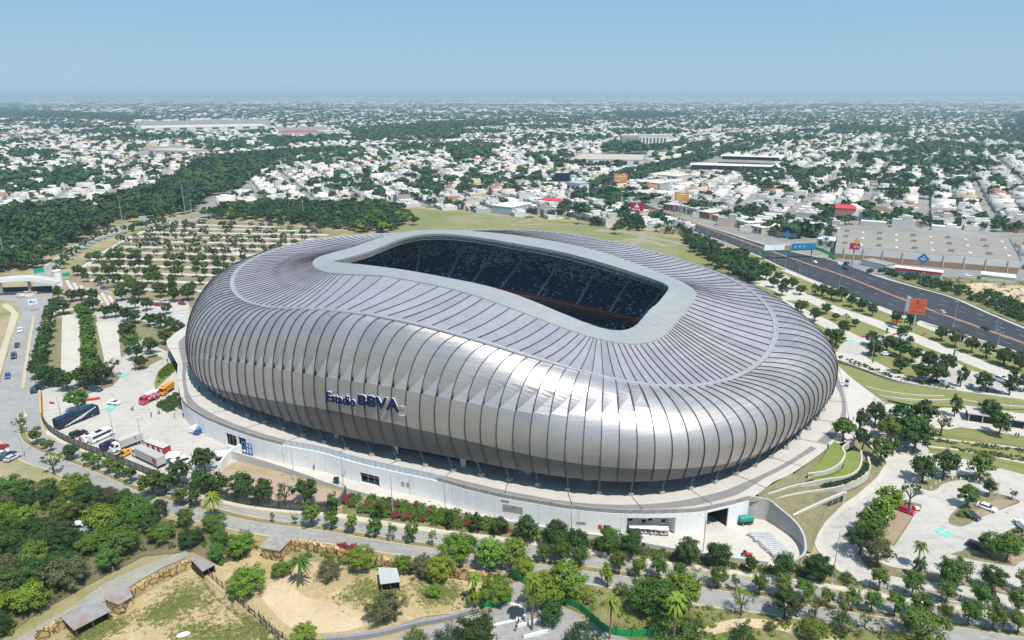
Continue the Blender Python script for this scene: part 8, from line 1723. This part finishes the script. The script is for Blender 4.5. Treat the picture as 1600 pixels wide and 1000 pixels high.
# footbridge at the left
r = empty('footbridge', U(40, 452)); tag(r, 'white arched footbridge crossing the left road to a round pier', 'bridge')
P = [U(x, y, z) for x, y, z in ((-40, 444, 5.5), (-15, 440, 6.2), (10, 437, 6.8), (40, 435, 7.2), (65, 437, 6.8), (90, 441, 6.0))]; P = crom(P, 5); mb = MB(); mb.wall(P, 4.2, [p.z - .7 for p in P], [p.z for p in P]); par_(mb.build('deck', M_CONC2), r)
for off in (-2.1, 2.1):
    Q = [p + Vector((0, off, 0)) for p in P]; mb = MB(); mb.wall(Q, .15, [p.z - .9 for p in P], [p.z + 1.3 for p in P]); par_(mb.build('parapet', M_WHITE), r)
p = U(93, 447); mb = MB(); mb.tube(p, p + Vector((0, 0, 8.5)), 2.0, 2.0, 18); mb.tube(p + Vector((0, 0, 8.5)), p + Vector((0, 0, 8.9)), 2.2, 2.2, 18); par_(mb.build('round_pier', M_WHITE), r)
for x, y in ((48, 455), (3, 458)): p = U(x, y); mb = MB(); mb.box((p.x, p.y, 0), (.9, 1.6, 6.0)); par_(mb.build('pier', M_WALLC), r)
wallthing('underpass_wall', 'dark retaining wall under the white footbridge', 'wall', [(-30, 456), (20, 455), (82, 453)], .5, -.1, 2.2, M_ASPH)
def board(name, label, cat, base, w_, h_, z0, face_px, m, pole=.18, poles=1, back=None):
    """sign panel on a pole; face_px is the photo point its face looks towards"""
    p = U(*base); q = U(*face_px); a = math.atan2((q - p).y, (q - p).x); r = empty(name, p, a + math.pi / 2); tag(r, label, cat)
    for k in range(poles):
        x = 0 if poles == 1 else -w_ * .35 + k * w_ * .7 / (poles - 1)
        mb = MB(); mb.tube((x, 0, 0), (x, 0, z0 + (h_ * .5)), pole, pole * .85, 8); mb.build('pole', M_POLE, r)
    mb = MB(); mb.box((0, -pole - .16, z0), (w_, .22, h_)); o = mb.build('panel', m, r); return r, -pole - .29
def marks(r, y, specs, name='mark'):
    for (x, z, w_, h_, m, *rot) in specs:
        mb = MB(); mb.box((0, 0, -h_ / 2), (w_, .05, h_)); o = mb.build(name, m, r); o.location = (x, y, z); o.rotation_euler = (0, rot[0] if rot else 0, 0)
M_ORB = mat('orange_board', (.75, .24, .05), .5, col2=(.68, .28, .08), scale=.3, coord='obj'); M_PINK = mat('pink_board', (.62, .03, .14), .4, col2=(.55, .04, .16), scale=.5, coord='obj'); M_YEL = mat('yellow_board', (.85, .48, .03), .4, col2=(.8, .5, .05), scale=.5, coord='obj'); M_BLB = mat('blue_board', (.02, .17, .42), .4, col2=(.03, .2, .46), scale=.5, coord='obj'); M_RBD = mat('deep_red_board', (.45, .01, .05), .5, col2=(.4, .02, .06), scale=.3, coord='obj'); M_NVB = mat('navy_board', (.01, .015, .04), .4, col2=(.015, .02, .05), scale=.3, coord='obj'); M_TGS = mat('green_road_sign', (.01, .30, .20), .5, col2=(.02, .34, .23), scale=.5, coord='obj')
CAM = (800, 1500)
# the two-faced billboard by the highway
r, y = board('billboard', 'tall two-faced billboard with orange and red picture beside highway', 'billboard', (1426, 519), 8.6, 7.4, 9.4, (1560, 800), mat('red_orange_board', (.55, .10, .045), .5, col2=(.62, .17, .06), scale=.5, coord='obj'), .55); r.scale = (.76, .8, .92)
W = M_SIGNW
marks(r, y, [(-2.9, 12.6, .35, 2.6, M_RED, .3), (-2.1, 12.6, .35, 2.6, M_RED, -.3), (-2.5, 12.2, 1.0, .3, M_RED), (-.9, 12.8, .4, 2.8, M_RED), (.1, 12.8, .4, 2.8, M_RED), (-.4, 12.9, 1.0, .35, M_RED), (1.1, 12.9, .4, 2.8, M_RED), (1.6, 14.0, 1.0, .4, M_RED), (1.5, 12.9, .8, .35, M_RED), (2.8, 12.9, .4, 2.8, M_RED), (3.4, 14.0, .9, .4, M_RED), (-.3, 15.4, 1.5, 1.9, M_RBD), (-.3, 10.4, 7.4, .7, M_RED)])
mb = MB(); mb.box((0, 0, 9.2), (9.0, .9, .25)); mb.build('catwalk', M_POLE, r)
mb = MB(); mb.box((-4.3, 2.1, 9.4), (.3, 5.0, 7.4), 0, R(18)); mb.build('side_panel', W, r)
for lb, base, w_, h_, z0, m, sp in (('orange billboard above the far highway bend', (969, 297), 15, 9.5, 8, M_ORB, [(0, 15, 10, .8, W), (0, 12.5, 8, 1.2, M_YEL), (-3, 10, 5, .8, W)]), ('orange billboard on a tall white mast among right houses', (1063, 337), 12, 7.2, 13, M_ORB, [(0, 18.3, 8, .7, W), (0, 16.4, 9, 1.0, M_YEL), (-2, 14.6, 4, .5, W)]), ('deep red billboard with pale figure behind the field', (994, 343), 11, 7.4, 7, M_RBD, [(0, 12, 1.0, 3, W), (-1, 11, 1.4, 1.4, W, .5), (1.2, 11, 1.4, 1.4, W, .5), (-3.3, 8.6, 1.2, 1.2, W), (-1.6, 8.6, 1.0, 1.2, W), (.4, 8.6, 1.0, 1.2, W), (2.2, 8.6, 1.0, 1.2, W)]), ('dark navy billboard on a black pole among the houses', (878, 296), 16, 9, 9, M_NVB, [])):
    r, y = board('billboard', lb, 'billboard', base, w_, h_, z0, CAM, m, .4); marks(r, y, sp)
r, y = board('pylon_sign', 'pink pylon sign with yellow diamond on thick black pole', 'sign', (1331, 416), 5.6, 3.9, 10.5, CAM, M_PINK, .5); marks(r, y, [(-1.4, 12.4, .5, 1.6, W, .25), (-.4, 12.4, .3, 1.5, W), (.5, 12.4, .3, 1.5, W), (.9, 12.9, .7, .3, W), (1.7, 12.4, .5, 1.5, W, -.25)])
r.children[0].data.materials[0] = M_DARK; mb = MB(); mb.box((0, 0, -1.5), (3.0, .3, 3.0)); o = mb.build('diamond', M_YEL, r); o.location = (.6, y, 15.8); o.rotation_euler = (0, R(45), 0)
r, y = board('store_sign', 'large blue diamond sign before the supermarket front', 'sign', (1440, 421), .6, 4.2, .1, CAM, M_POLE, .25); mb = MB(); mb.box((0, 0, -2.4), (4.8, .35, 4.8)); o = mb.build('diamond', M_BLB, r); o.location = (0, y - .1, 6.6); o.rotation_euler = (0, R(45), 0); marks(r, y - .32, [(0, 6.6, 3.2, .5, W), (0, 7.9, .9, .4, W), (0, 5.7, 1.6, .25, W)])
r, y = board('store_sign', 'white board with blue diamond left of the pink pylon sign', 'sign', (1289, 389), 4.4, 4.0, 4.6, CAM, W, .3); mb = MB(); mb.box((0, 0, -.9), (1.8, .1, 1.8)); o = mb.build('diamond', M_BLB, r); o.location = (0, y, 7.0); o.rotation_euler = (0, R(45), 0); marks(r, y, [(0, 5.1, 4.0, .6, M_BLB)])
mb = MB(); p = wp = U(1229, 372); 
r, y = board('store_sign', 'blue triangular sign on white roof beside highway footbridge', 'sign', (1229, 377), .4, 3, 1, CAM, M_POLE, .2); mb = MB(); mb.add([(-2.8, y, 4.0), (2.8, y, 4.0), (0, y, 8.0), (-2.8, y + .3, 4.0), (2.8, y + .3, 4.0), (0, y + .3, 8.0)], [(0, 1, 2), (5, 4, 3), (0, 3, 4, 1), (1, 4, 5, 2), (2, 5, 3, 0)]); mb.build('triangle', M_BLB, r)
r, y = board('direction_sign', 'white and blue direction sign by the left junction', 'sign', (54, 486), 3.6, 2.6, 3.4, CAM, W, .12); marks(r, y, [(-.8, 4.9, 1.2, .9, M_BLB), (.6, 5.0, 1.2, .3, M_BLB), (.4, 4.3, 1.6, .25, M_BLB)])
board('road_sign', 'green road sign left of the footbridge pier over curved road', 'sign', (63, 434), 5.0, 2.6, 3.0, CAM, M_TGS, .15, 2); board('road_sign', 'green road sign right of the footbridge pier', 'sign', (105, 438), 3.6, 2.2, 2.4, CAM, M_TGS, .15, 2); board('road_sign', 'pale blue back of a road sign beside the wood road', 'sign', (224, 349), 5.5, 3.6, 2.5, CAM, MATS['city_wall_blue_grey'], .2, 2)
r, y = board('banner_sign', 'tall pale banner stand where lawn walls meet the stadium', 'sign', (1322, 607, 5.6), 1.5, 3.6, .4, CAM, W, .08); marks(r, y, [(0, 2.8, 1.0, .8, M_NVB), (0, 1.2, 1.1, .5, M_NVB)])
for i, (b, lb) in enumerate([((1363, 569), 'green banner flag by the upper lot entrance'), ((1490, 558), 'green banner flag on the pale path'), ((1385, 523), 'dark green banner left of the billboard foot')]): board('banner_sign', lb, 'sign', b, .8, 2.4, .8, CAM, mat('lime_banner', (.10, .42, .06), .6, col2=(.14, .46, .08), scale=1, coord='obj') if i < 2 else M_GSCREEN, .06)
# footbridge over the highway with hoardings
r = empty('highway_footbridge', U(1235, 400)); tag(r, 'green footbridge with white and blue hoardings across the dark highway', 'bridge')
a, b = U(1190, 391, 6), U(1273, 388, 6); d = (b - a).normalized(); mb = MB(); mb.wall([a, b], 3.0, 5.3, 6.0); par_(mb.build('deck', M_GSCREEN), r)
nrm = Vector((d.y, -d.x, 0)); 
for f0, f1, m, z1, nm in ((.02, .50, W, 9.4, 'hoarding'), (.53, .98, M_BLB, 9.8, 'hoarding')):
    mb = MB(); mb.wall([a + (b - a) * f0 + nrm * 1.6, a + (b - a) * f1 + nrm * 1.6], .3, 6.1, z1); par_(mb.build(nm, m), r)
q = a + (b - a) * .4 + nrm * 1.78; mb = MB(); mb.wall([q, q + d * 4.4], .1, 6.5, 9.1); par_(mb.build('picture', mat('tan_picture', (.45, .25, .16), .6, col2=(.3, .15, .1), scale=.6)), r)
for f, m in ((.58, W), (.66, W), (.74, W)): q = a + (b - a) * f + nrm * 1.78; mb = MB(); mb.wall([q, q + d * 1.4], .1, 7.4, 8.4); par_(mb.build('picture', mat('pale_blue_mark', (.25, .45, .62), .6, col2=(.3, .5, .66), scale=.6)), r)
for f in (.06, .5, .95): q = a + (b - a) * f; mb = MB(); mb.tube((q.x, q.y, 0), (q.x, q.y, 5.4), .35, .35, 8); par_(mb.build('pier', M_GSCREEN), r)
P = crom([b, U(1285, 392, 5), U(1296, 398, 3), U(1304, 404, .5)], 4); mb = MB(); mb.wall(P, 2.0, [p.z - .5 for p in P], [p.z + .1 for p in P]); par_(mb.build('stair_ramp', M_GSCREEN), r)
for off in (-1, 1): mb = MB(); Q = [p + nrm * off for p in P]; mb.wall(Q, .08, [p.z for p in P], [p.z + 1.2 for p in P]); par_(mb.build('handrail', M_GSCREEN), r)

# rockwork walls and huts of the paddocks
M_ROCK = bpy.data.materials.new('painted_rockwork'); nt, b_ = nodes_of(M_ROCK); N = nt.nodes; L_ = nt.links
g_ = N.new('ShaderNodeNewGeometry'); vo = N.new('ShaderNodeTexVoronoi'); vo.feature = 'DISTANCE_TO_EDGE'; vo.inputs['Scale'].default_value = .62; L_.new(g_.outputs['Position'], vo.inputs['Vector'])
vc = N.new('ShaderNodeTexVoronoi'); vc.inputs['Scale'].default_value = .62; L_.new(g_.outputs['Position'], vc.inputs['Vector'])
rp_ = N.new('ShaderNodeValToRGB'); rp_.color_ramp.elements[0].position = .015; rp_.color_ramp.elements[0].color = (.09, .05, .02, 1); rp_.color_ramp.elements[1].position = .10; rp_.color_ramp.elements[1].color = (.52, .36, .16, 1); L_.new(vo.outputs['Distance'], rp_.inputs[0])
hs_ = N.new('ShaderNodeHueSaturation'); mr_ = N.new('ShaderNodeMapRange'); mr_.inputs[3].default_value = .7; mr_.inputs[4].default_value = 1.15; sx_ = N.new('ShaderNodeSeparateXYZ'); L_.new(vc.outputs['Color'], sx_.inputs[0]); L_.new(sx_.outputs['X'], mr_.inputs[0]); L_.new(mr_.outputs[0], hs_.inputs['Value']); L_.new(rp_.outputs[0], hs_.inputs['Color']); L_.new(hs_.outputs[0], b_.inputs['Base Color']); b_.inputs['Roughness'].default_value = .9
def rockwall(label, px, h, seed):
    g = random.Random(seed); L = line(px, 0, 8); c = L[len(L) // 2].copy(); mb = MB()
    P = []
    for a, b in zip(L[:-1], L[1:]):
        n = max(1, int((b - a).length / .7)); P += [a + (b - a) * (k / n) for k in range(n)]
    P.append(L[-1]); P = [p + Vector((g.uniform(-.18, .18), g.uniform(-.18, .18), 0)) for p in P]
    mb.wall([p - c for p in P], .9, -.1, [h * g.uniform(.75, 1.12) for _ in P]); tag(mb.build('rock_wall', M_ROCK, None, False, c), label, 'wall', 'painted rockwork walls')
rockwall('ochre rockwork wall at the bottom left corner left of the tin roof', [(60, 1004), (80, 992), (103, 980)], 2.3, 1)
rockwall('ochre rockwork wall between the rock hut and the dark hut', [(207, 935), (228, 920), (250, 908), (275, 897), (298, 884)], 2.1, 2)
rockwall('ochre rockwork wall end left of the flat-roofed stone hut', [(378, 851), (392, 853), (406, 858)], 2.0, 3)
rockwall('ochre rockwork wall from stone hut to the bushes', [(452, 858), (480, 860), (510, 866), (548, 876)], 2.6, 4)
rockwall('ochre rockwork wall piece behind the open shelter', [(588, 884), (605, 886), (624, 891)], 2.6, 5)
rockwall('ochre rockwork wall under the bright trees right of shelter', [(655, 894), (690, 899), (730, 905), (764, 912)], 2.6, 6)
fence('grey rubble stone wall curving along the paddock foot', [(505, 1003), (555, 998), (600, 991), (650, 978), (700, 968), (748, 954)], 1.0, 99, mat('grey_stone', (.30, .30, .31), .9, col2=(.20, .20, .21), scale=1.5), 'stone_wall', 'wall', t=.8)
def hut(name, label, roof, z, m, base_m, open_front=False, th=.12, cat='hut', drop=.4):
    R4 = [U(x, y, z) for x, y in roof]; c = sum(R4, Vector()) / 4; c.z = 0; r = empty(name, c); tag(r, label, cat)
    R4 = [p - c for p in R4]; zz = [0, 0, -drop, -drop]; mb = MB(); vs = [p + Vector((0, 0, q)) for p, q in zip(R4, zz)] + [p + Vector((0, 0, q + th)) for p, q in zip(R4, zz)]
    mb.add(vs, [(3, 2, 1, 0), (4, 5, 6, 7), (0, 1, 5, 4), (1, 2, 6, 5), (2, 3, 7, 6), (3, 0, 4, 7)]); mb.build('roof', m, r)
    Q = [Vector((p.x * .86, p.y * .86, 0)) for p in R4]
    for k in range(4):
        if open_front and k == 2: continue
        mb = MB(); mb.wall([Q[k], Q[(k + 1) % 4]], .2, -.1, z - drop - .02 if k in (2,) else z - drop - .05); mb.build('wall', base_m, r)
    if open_front:
        for p in (Q[2], Q[3], (Q[2] + Q[3]) / 2): mb = MB(); mb.box((p.x, p.y, 0), (.18, .18, z - drop)); mb.build('post', M_TRUNK, r)
    return r
M_TIN = mat('weathered_tin', (.40, .41, .42), .5, .3, col2=(.32, .31, .30), scale=.5, contrast=1.2, col3=(.36, .24, .18), scale3=.25)
hut('animal_shelter', 'large tin-roofed open shelter with rusty roof edges', [(95, 965), (150, 934), (174, 952), (115, 983)], 2.7, M_TIN, M_DARK, True)
hut('rock_hut', 'ochre rockwork hut with small windows and grey tin roof', [(161, 936), (200, 915), (207, 930), (184, 943)], 3.3, M_TIN, M_ROCK)
hut('animal_shelter', 'small dark hut with pale tin roof beside the wood corner', [(296, 873), (312, 868), (337, 880), (316, 891)], 2.6, M_TIN, M_DARK, True)
hut('stone_hut', 'stone hut with flat grey concrete roof beside the avenue', [(405, 857), (424, 838), (457, 843), (437, 862)], 3.0, M_PARAP, M_ROCK, th=.35, drop=.02)
hut('animal_shelter', 'open-fronted grey-roofed shelter alone on the paddock', [(591, 887), (620, 888), (626, 907), (594, 911)], 2.9, mat('pale_tin', (.50, .51, .50), .5, .2, col2=(.44, .44, .43), scale=.6), M_DARK, True)
t = empty('water_trough', U(287, 994), R(20)); tag(t, 'pale oval water trough with black tyre on the grassy paddock', 'trough'); mb = MB(); mb.lathe((0, 0, 0), [(.75, 0), (.85, .35), (.75, .55), (.6, .5), (.55, .3), (0, .3)], 16); o = mb.build('basin', M_WHITE, t); o.scale = (1.5, .7, 1); mb = MB(); mb.lathe((-.6, .9, 0), [(.25, 0), (.42, .05), (.42, .25), (.25, .3), (.2, .15)], 12); mb.build('tyre', M_TYRE, t)
t = empty('feed_trough', U(391, 956), R(-30)); tag(t, 'small black feed trough lying beside the paddock fence', 'trough'); mb = MB(); mb.box((0, 0, 0), (1.3, .6, .12), 0, 0, 1.1); mb.box((0, .3, .1), (1.3, .08, .3)); mb.box((0, -.3, .1), (1.3, .08, .3)); mb.build('trough', M_DARK, t)
# round plaza kerb and steps, bottom centre
P = crom([U(*q) for q in [(798, 945), (812, 948), (820, 955), (818, 964), (806, 970), (790, 974), (740, 985)]], 6); mb = MB(); mb.wall([p - P[0] for p in P], .5, -.05, .35); tag(mb.build('kerb_wall', M_WHITE, None, False, P[0]), 'rounded white kerb wall of the plaza under the tall palm', 'wall')
t = empty('stair_well', U(832, 985), R(20)); tag(t, 'white-railed stair opening in the plaza beside tall palm', 'stairs')
for k in range(6): mb = MB(); mb.box((-2 + k * .7, 0, .02 + k * .02), (.6, 3, .1)); mb.build('step', M_WALLC, t)
for sy in (-1.6, 1.6):
    mb = MB(); mb.box((0, sy, 0), (5, .25, .9)); mb.build('side_wall', M_WHITE, t)
    mb = MB(); mb.tube((-2.5, sy, 1.4), (2.5, sy, 1.4), .04, .04, 5); [mb.tube((x, sy, .9), (x, sy, 1.4), .03, .03, 4) for x in (-2.4, 0, 2.4)]; mb.build('handrail', M_POLE, t)
# bollards on the kidney island, flower kerbs
for k, (x, y) in enumerate([(957, 860), (1015, 862), (1045, 830), (1070, 815), (1105, 800), (1148, 797), (1200, 800), (1255, 803), (1310, 808), (1352, 803)]):
    p = U(1200 + x / 4, 550 + y / 4); mb = MB(); mb.lathe((0, 0, 0), [(.17, 0), (.17, .75), (.12, .9), (0, .95)], 10); o = mb.build('bollard', M_SIGNW, None, False, p); tag(o, f"white bollard on the kidney-shaped island edge, {ORD[k]} from the left", 'bollard', 'white bollards')
t = empty('planter', U(42, 459)); tag(t, 'low planter of red and pale flowers on the traffic island', 'planter'); mb = MB(); mb.box((0, 0, 0), (9, 4, .5)); mb.build('box', M_CONC2, t); P = RG.uniform(-1, 1, (40, 3)) * [4, 1.6, 0] + [0, 0, .45]; o = scatter_cloud('flowers', P, RG.uniform(.5, .9, 40), LOW, M_FLOWER); o['kind'] = ''; del o['kind']; o.parent = t
for x, y, lb, c in ((345, 722, 'white square roof of a gatehouse by the yard wall', M_SIGNW), (390, 722, 'x', None)):
    if c: t = empty('gatehouse', U(x, y)); tag(t, lb, 'building'); mb = MB(); mb.box((0, 0, 0), (3.4, 2.6, 2.6)); mb.build('wall', M_WHITE, t); mb = MB(); mb.box((0, 0, 2.6), (4, 3.2, .2)); mb.build('roof', M_SIGNW, t); mb = MB(); mb.box((0, -1.32, 1.1), (1.6, .05, .9)); mb.build('window', M_GLASS, t)
t = empty('waste_bin', U(526, 757)); tag(t, 'dark green bin standing on the yard wall end', 'bin'); mb = MB(); mb.box((0, 0, 0), (1.2, 1.0, 1.9), 0, 0, 1.08); mb.build('body', mat('bin_green', (.02, .07, .06), .5, col2=(.03, .09, .07), scale=2), t); mb = MB(); mb.box((0, 0, 1.9), (1.35, 1.15, .14)); mb.build('lid', M_DARK, t)

# people
def person_mesh(pose):
    g = bmesh.new(); me = bpy.data.meshes.new('person_skeleton')
    J = dict(pel=(0, 0, .95, .135), bel=(0, 0, 1.12, .125), che=(0, .0, 1.34, .15), nec=(0, .01, 1.50, .06), hea=(0, .02, 1.60, .085), top=(0, .01, 1.73, .075))
    st = .22 if pose == 1 else .04
    for s, sg in (('l', 1), ('r', -1)):
        f = st * sg
        J['hip' + s] = (.10 * sg, 0, .90, .10); J['kne' + s] = (.11 * sg, f * .6 + .02, .50, .065); J['ank' + s] = (.11 * sg, f, .09, .045); J['toe' + s] = (.12 * sg, f + .17, .04, .04)
        J['sho' + s] = (.19 * sg, 0, 1.42, .065); J['elb' + s] = (.25 * sg, -f * .4 + (0 if pose < 2 else .06), 1.14, .045); J['wri' + s] = (.26 * sg, -f * .7 + (.04 if pose < 2 else .22), .90 if pose < 2 else 1.12, .033); J['han' + s] = (.26 * sg, -f * .8 + (.06 if pose < 2 else .30), .80 if pose < 2 else 1.14, .04)
    E = [('pel', 'bel'), ('bel', 'che'), ('che', 'nec'), ('nec', 'hea'), ('hea', 'top')]
    for s in 'lr': E += [('pel', 'hip' + s), ('hip' + s, 'kne' + s), ('kne' + s, 'ank' + s), ('ank' + s, 'toe' + s), ('che', 'sho' + s), ('sho' + s, 'elb' + s), ('elb' + s, 'wri' + s), ('wri' + s, 'han' + s)]
    K = list(J); me.from_pydata([J[k][:3] for k in K], [(K.index(a), K.index(b)) for a, b in E], [])
    o = bpy.data.objects.new('person_skeleton', me); COL.objects.link(o); md = o.modifiers.new('skin', 'SKIN'); o.modifiers.new('sub', 'SUBSURF').levels = 1
    for k, v in zip(K, me.skin_vertices[0].data): v.radius = (J[k][3], J[k][3]); v.use_root = (k == 'pel')
    bpy.context.view_layer.update(); m2 = bpy.data.meshes.new_from_object(o.evaluated_get(bpy.context.evaluated_depsgraph_get())); bpy.data.objects.remove(o)
    m2.name = 'person'; return m2
M_SKIN = mat('skin', (.42, .24, .16), .6, col2=(.38, .21, .14), scale=4, coord='obj'); M_HAIR = mat('dark_hair', (.015, .011, .009), .6, col2=(.025, .018, .014), scale=8, coord='obj'); M_SHOE = mat('dark_shoe', (.02, .02, .022), .6, col2=(.04, .04, .04), scale=4, coord='obj')
PM = [person_mesh(k) for k in range(3)]
CLO = {'white': (.75, .75, .74), 'black': (.015, .015, .018), 'dark blue': (.02, .04, .12), 'red': (.45, .02, .03), 'grey': (.25, .25, .26), 'khaki': (.30, .25, .16)}
CM = {k: mat('cloth_' + k.replace(' ', '_'), c, .85, col2=tuple(q * .8 for q in c), scale=4, coord='obj') for k, c in CLO.items()}
def person(px, py, pose, top, bottom, face, label, z=0.0, group=None):
    key = ('pp', pose, top, bottom)
    if key not in CARP:
        m = PM[pose].copy(); m.materials.clear()
        for q in (M_SKIN, CM[top], CM[bottom], M_SHOE): m.materials.append(q)
        for f in m.polygons:
            c = f.center; armlow = abs(c.x) > .2 and c.z < 1.2
            f.material_index = 3 if c.z < .10 else 2 if c.z < .98 and not (abs(c.x) > .2) else 0 if c.z > 1.49 or armlow else 1
            f.use_smooth = True
        hb = MB(); hb.lathe((0, .0, 1.60), [(.095, .0), (.10, .08), (.075, .15), (.02, .175)], 10); h = bpy.data.meshes.new('hair'); h.from_pydata(hb.v, [], hb.f); h.materials.append(M_HAIR); CARP[key] = (m, h)
    m, h = CARP[key]; p = U(px, py, z); o = obj('person', m, None, p + Vector((0, 0, .10))); o.rotation_euler = (0, 0, face); obj('hair', h, o)
    return tag(o, label, 'person', group)
PPL = [(206, 642, 0, 'white', 'black', 1, 'person in white top standing right of the lone white car', 0), (208.5, 642.5, 1, 'black', 'black', 2, 'person in dark clothes beside the white-topped one', 0), (237, 652, 2, 'dark blue', 'black', 3, 'person in dark blue bending near the yard hedge', 0), (247, 647, 1, 'white', 'grey', 0, 'person in white and grey left of square hedge', 0), (249.5, 648, 0, 'grey', 'black', 4, 'person in grey left of square hedge', 0), (273, 653, 0, 'black', 'dark blue', 2, 'person in dark clothes below the square hedge', 0), (491, 735, 1, 'dark blue', 'black', 1, 'lone person walking on the service yard beside white wall', 0),
       (1333, 659, 0, 'black', 'black', 1, 'person in black on plaza near the round tree', 5.0), (1366, 629, 1, 'white', 'grey', 2, 'person in white walking on the plaza path', 3.8), (1385, 632, 0, 'grey', 'black', 4, 'person in grey on plaza path, left of a pair', 3.2), (1388, 632.5, 1, 'dark blue', 'grey', 5, 'person in blue on plaza path, right of a pair', 3.1), (1586, 684, 0, 'black', 'grey', 0, 'person in black top near right edge, left of pair', 0), (1590, 684.5, 2, 'dark blue', 'black', 3, 'person in dark blue near right edge, right of pair', 0), (1293, 703, 1, 'black', 'black', 3, 'person in black on the podium beside bright lawn', 6.2),
       (262, 567, 1, 'dark blue', 'black', 1, 'person walking before the group at the lawn wedge', 0), (270, 562, 0, 'black', 'black', 2, 'person in black at left of lawn wedge group', 0), (273, 561, 1, 'red', 'dark blue', 4, 'person in red in the lawn wedge group', 0), (276, 560.5, 0, 'white', 'black', 0, 'person in white in the lawn wedge group', 0), (279, 560, 1, 'dark blue', 'grey', 1, 'person in dark blue at right of lawn wedge group', 0),
       (810, 977, 0, 'black', 'dark blue', 1, 'person in black beside the white plaza kerb', 0), (818.5, 957, 1, 'white', 'dark blue', 2, 'person in white on the far plaza edge', 0), (841, 967, 1, 'red', 'black', 3, 'person in red right of the tall palm', 0), (806, 988, 2, 'dark blue', 'khaki', 4, 'person in blue nearest the picture bottom', 0), (287, 653, 0, 'black', 'black', 0, 'person in black at the small hedge under podium', 0), (312, 612, 0, 'dark blue', 'black', 1, 'person on podium under the stadium left end', 6), (420, 663, 1, 'black', 'grey', 2, 'person walking along podium below the cladding', 6)]
for a in PPL: person(a[0], a[1], a[2], a[3], a[4], a[5], a[6], a[7])
# motorcycles parked under the bench trees
for k, (x, y) in enumerate([(232, 560), (236, 559), (240, 558), (244, 557), (209, 578), (214, 579)]):
    t = empty('motorcycle', U(x, y), R(60)); tag(t, f"dark parked motorcycle under the car park trees, {ORD[k]} from the {'right tree' if k < 4 else 'triple lamp'}", 'motorcycle', 'parked motorcycles')
    for sx in (-.65, .65): mb = MB(); mb.tube((sx, -.06, .3), (sx, .06, .3), .3, .3, 10); mb.build('wheel', M_TYRE, t)
    mb = MB(); mb.box((0, 0, .45), (.8, .25, .35)); mb.build('body', [CM['red'], CM['black'], CM['dark blue'], CM['black'], CM['black'], CM['red']][k], t); mb = MB(); mb.box((-.3, 0, .8), (.7, .24, .1)); mb.build('seat', M_DARK, t); mb = MB(); mb.tube((.45, -.35, 1.0), (.45, .35, 1.0), .025, .025, 4); mb.tube((.65, 0, .3), (.45, 0, 1.0), .03, .03, 4); mb.build('handlebar', M_POLE, t)
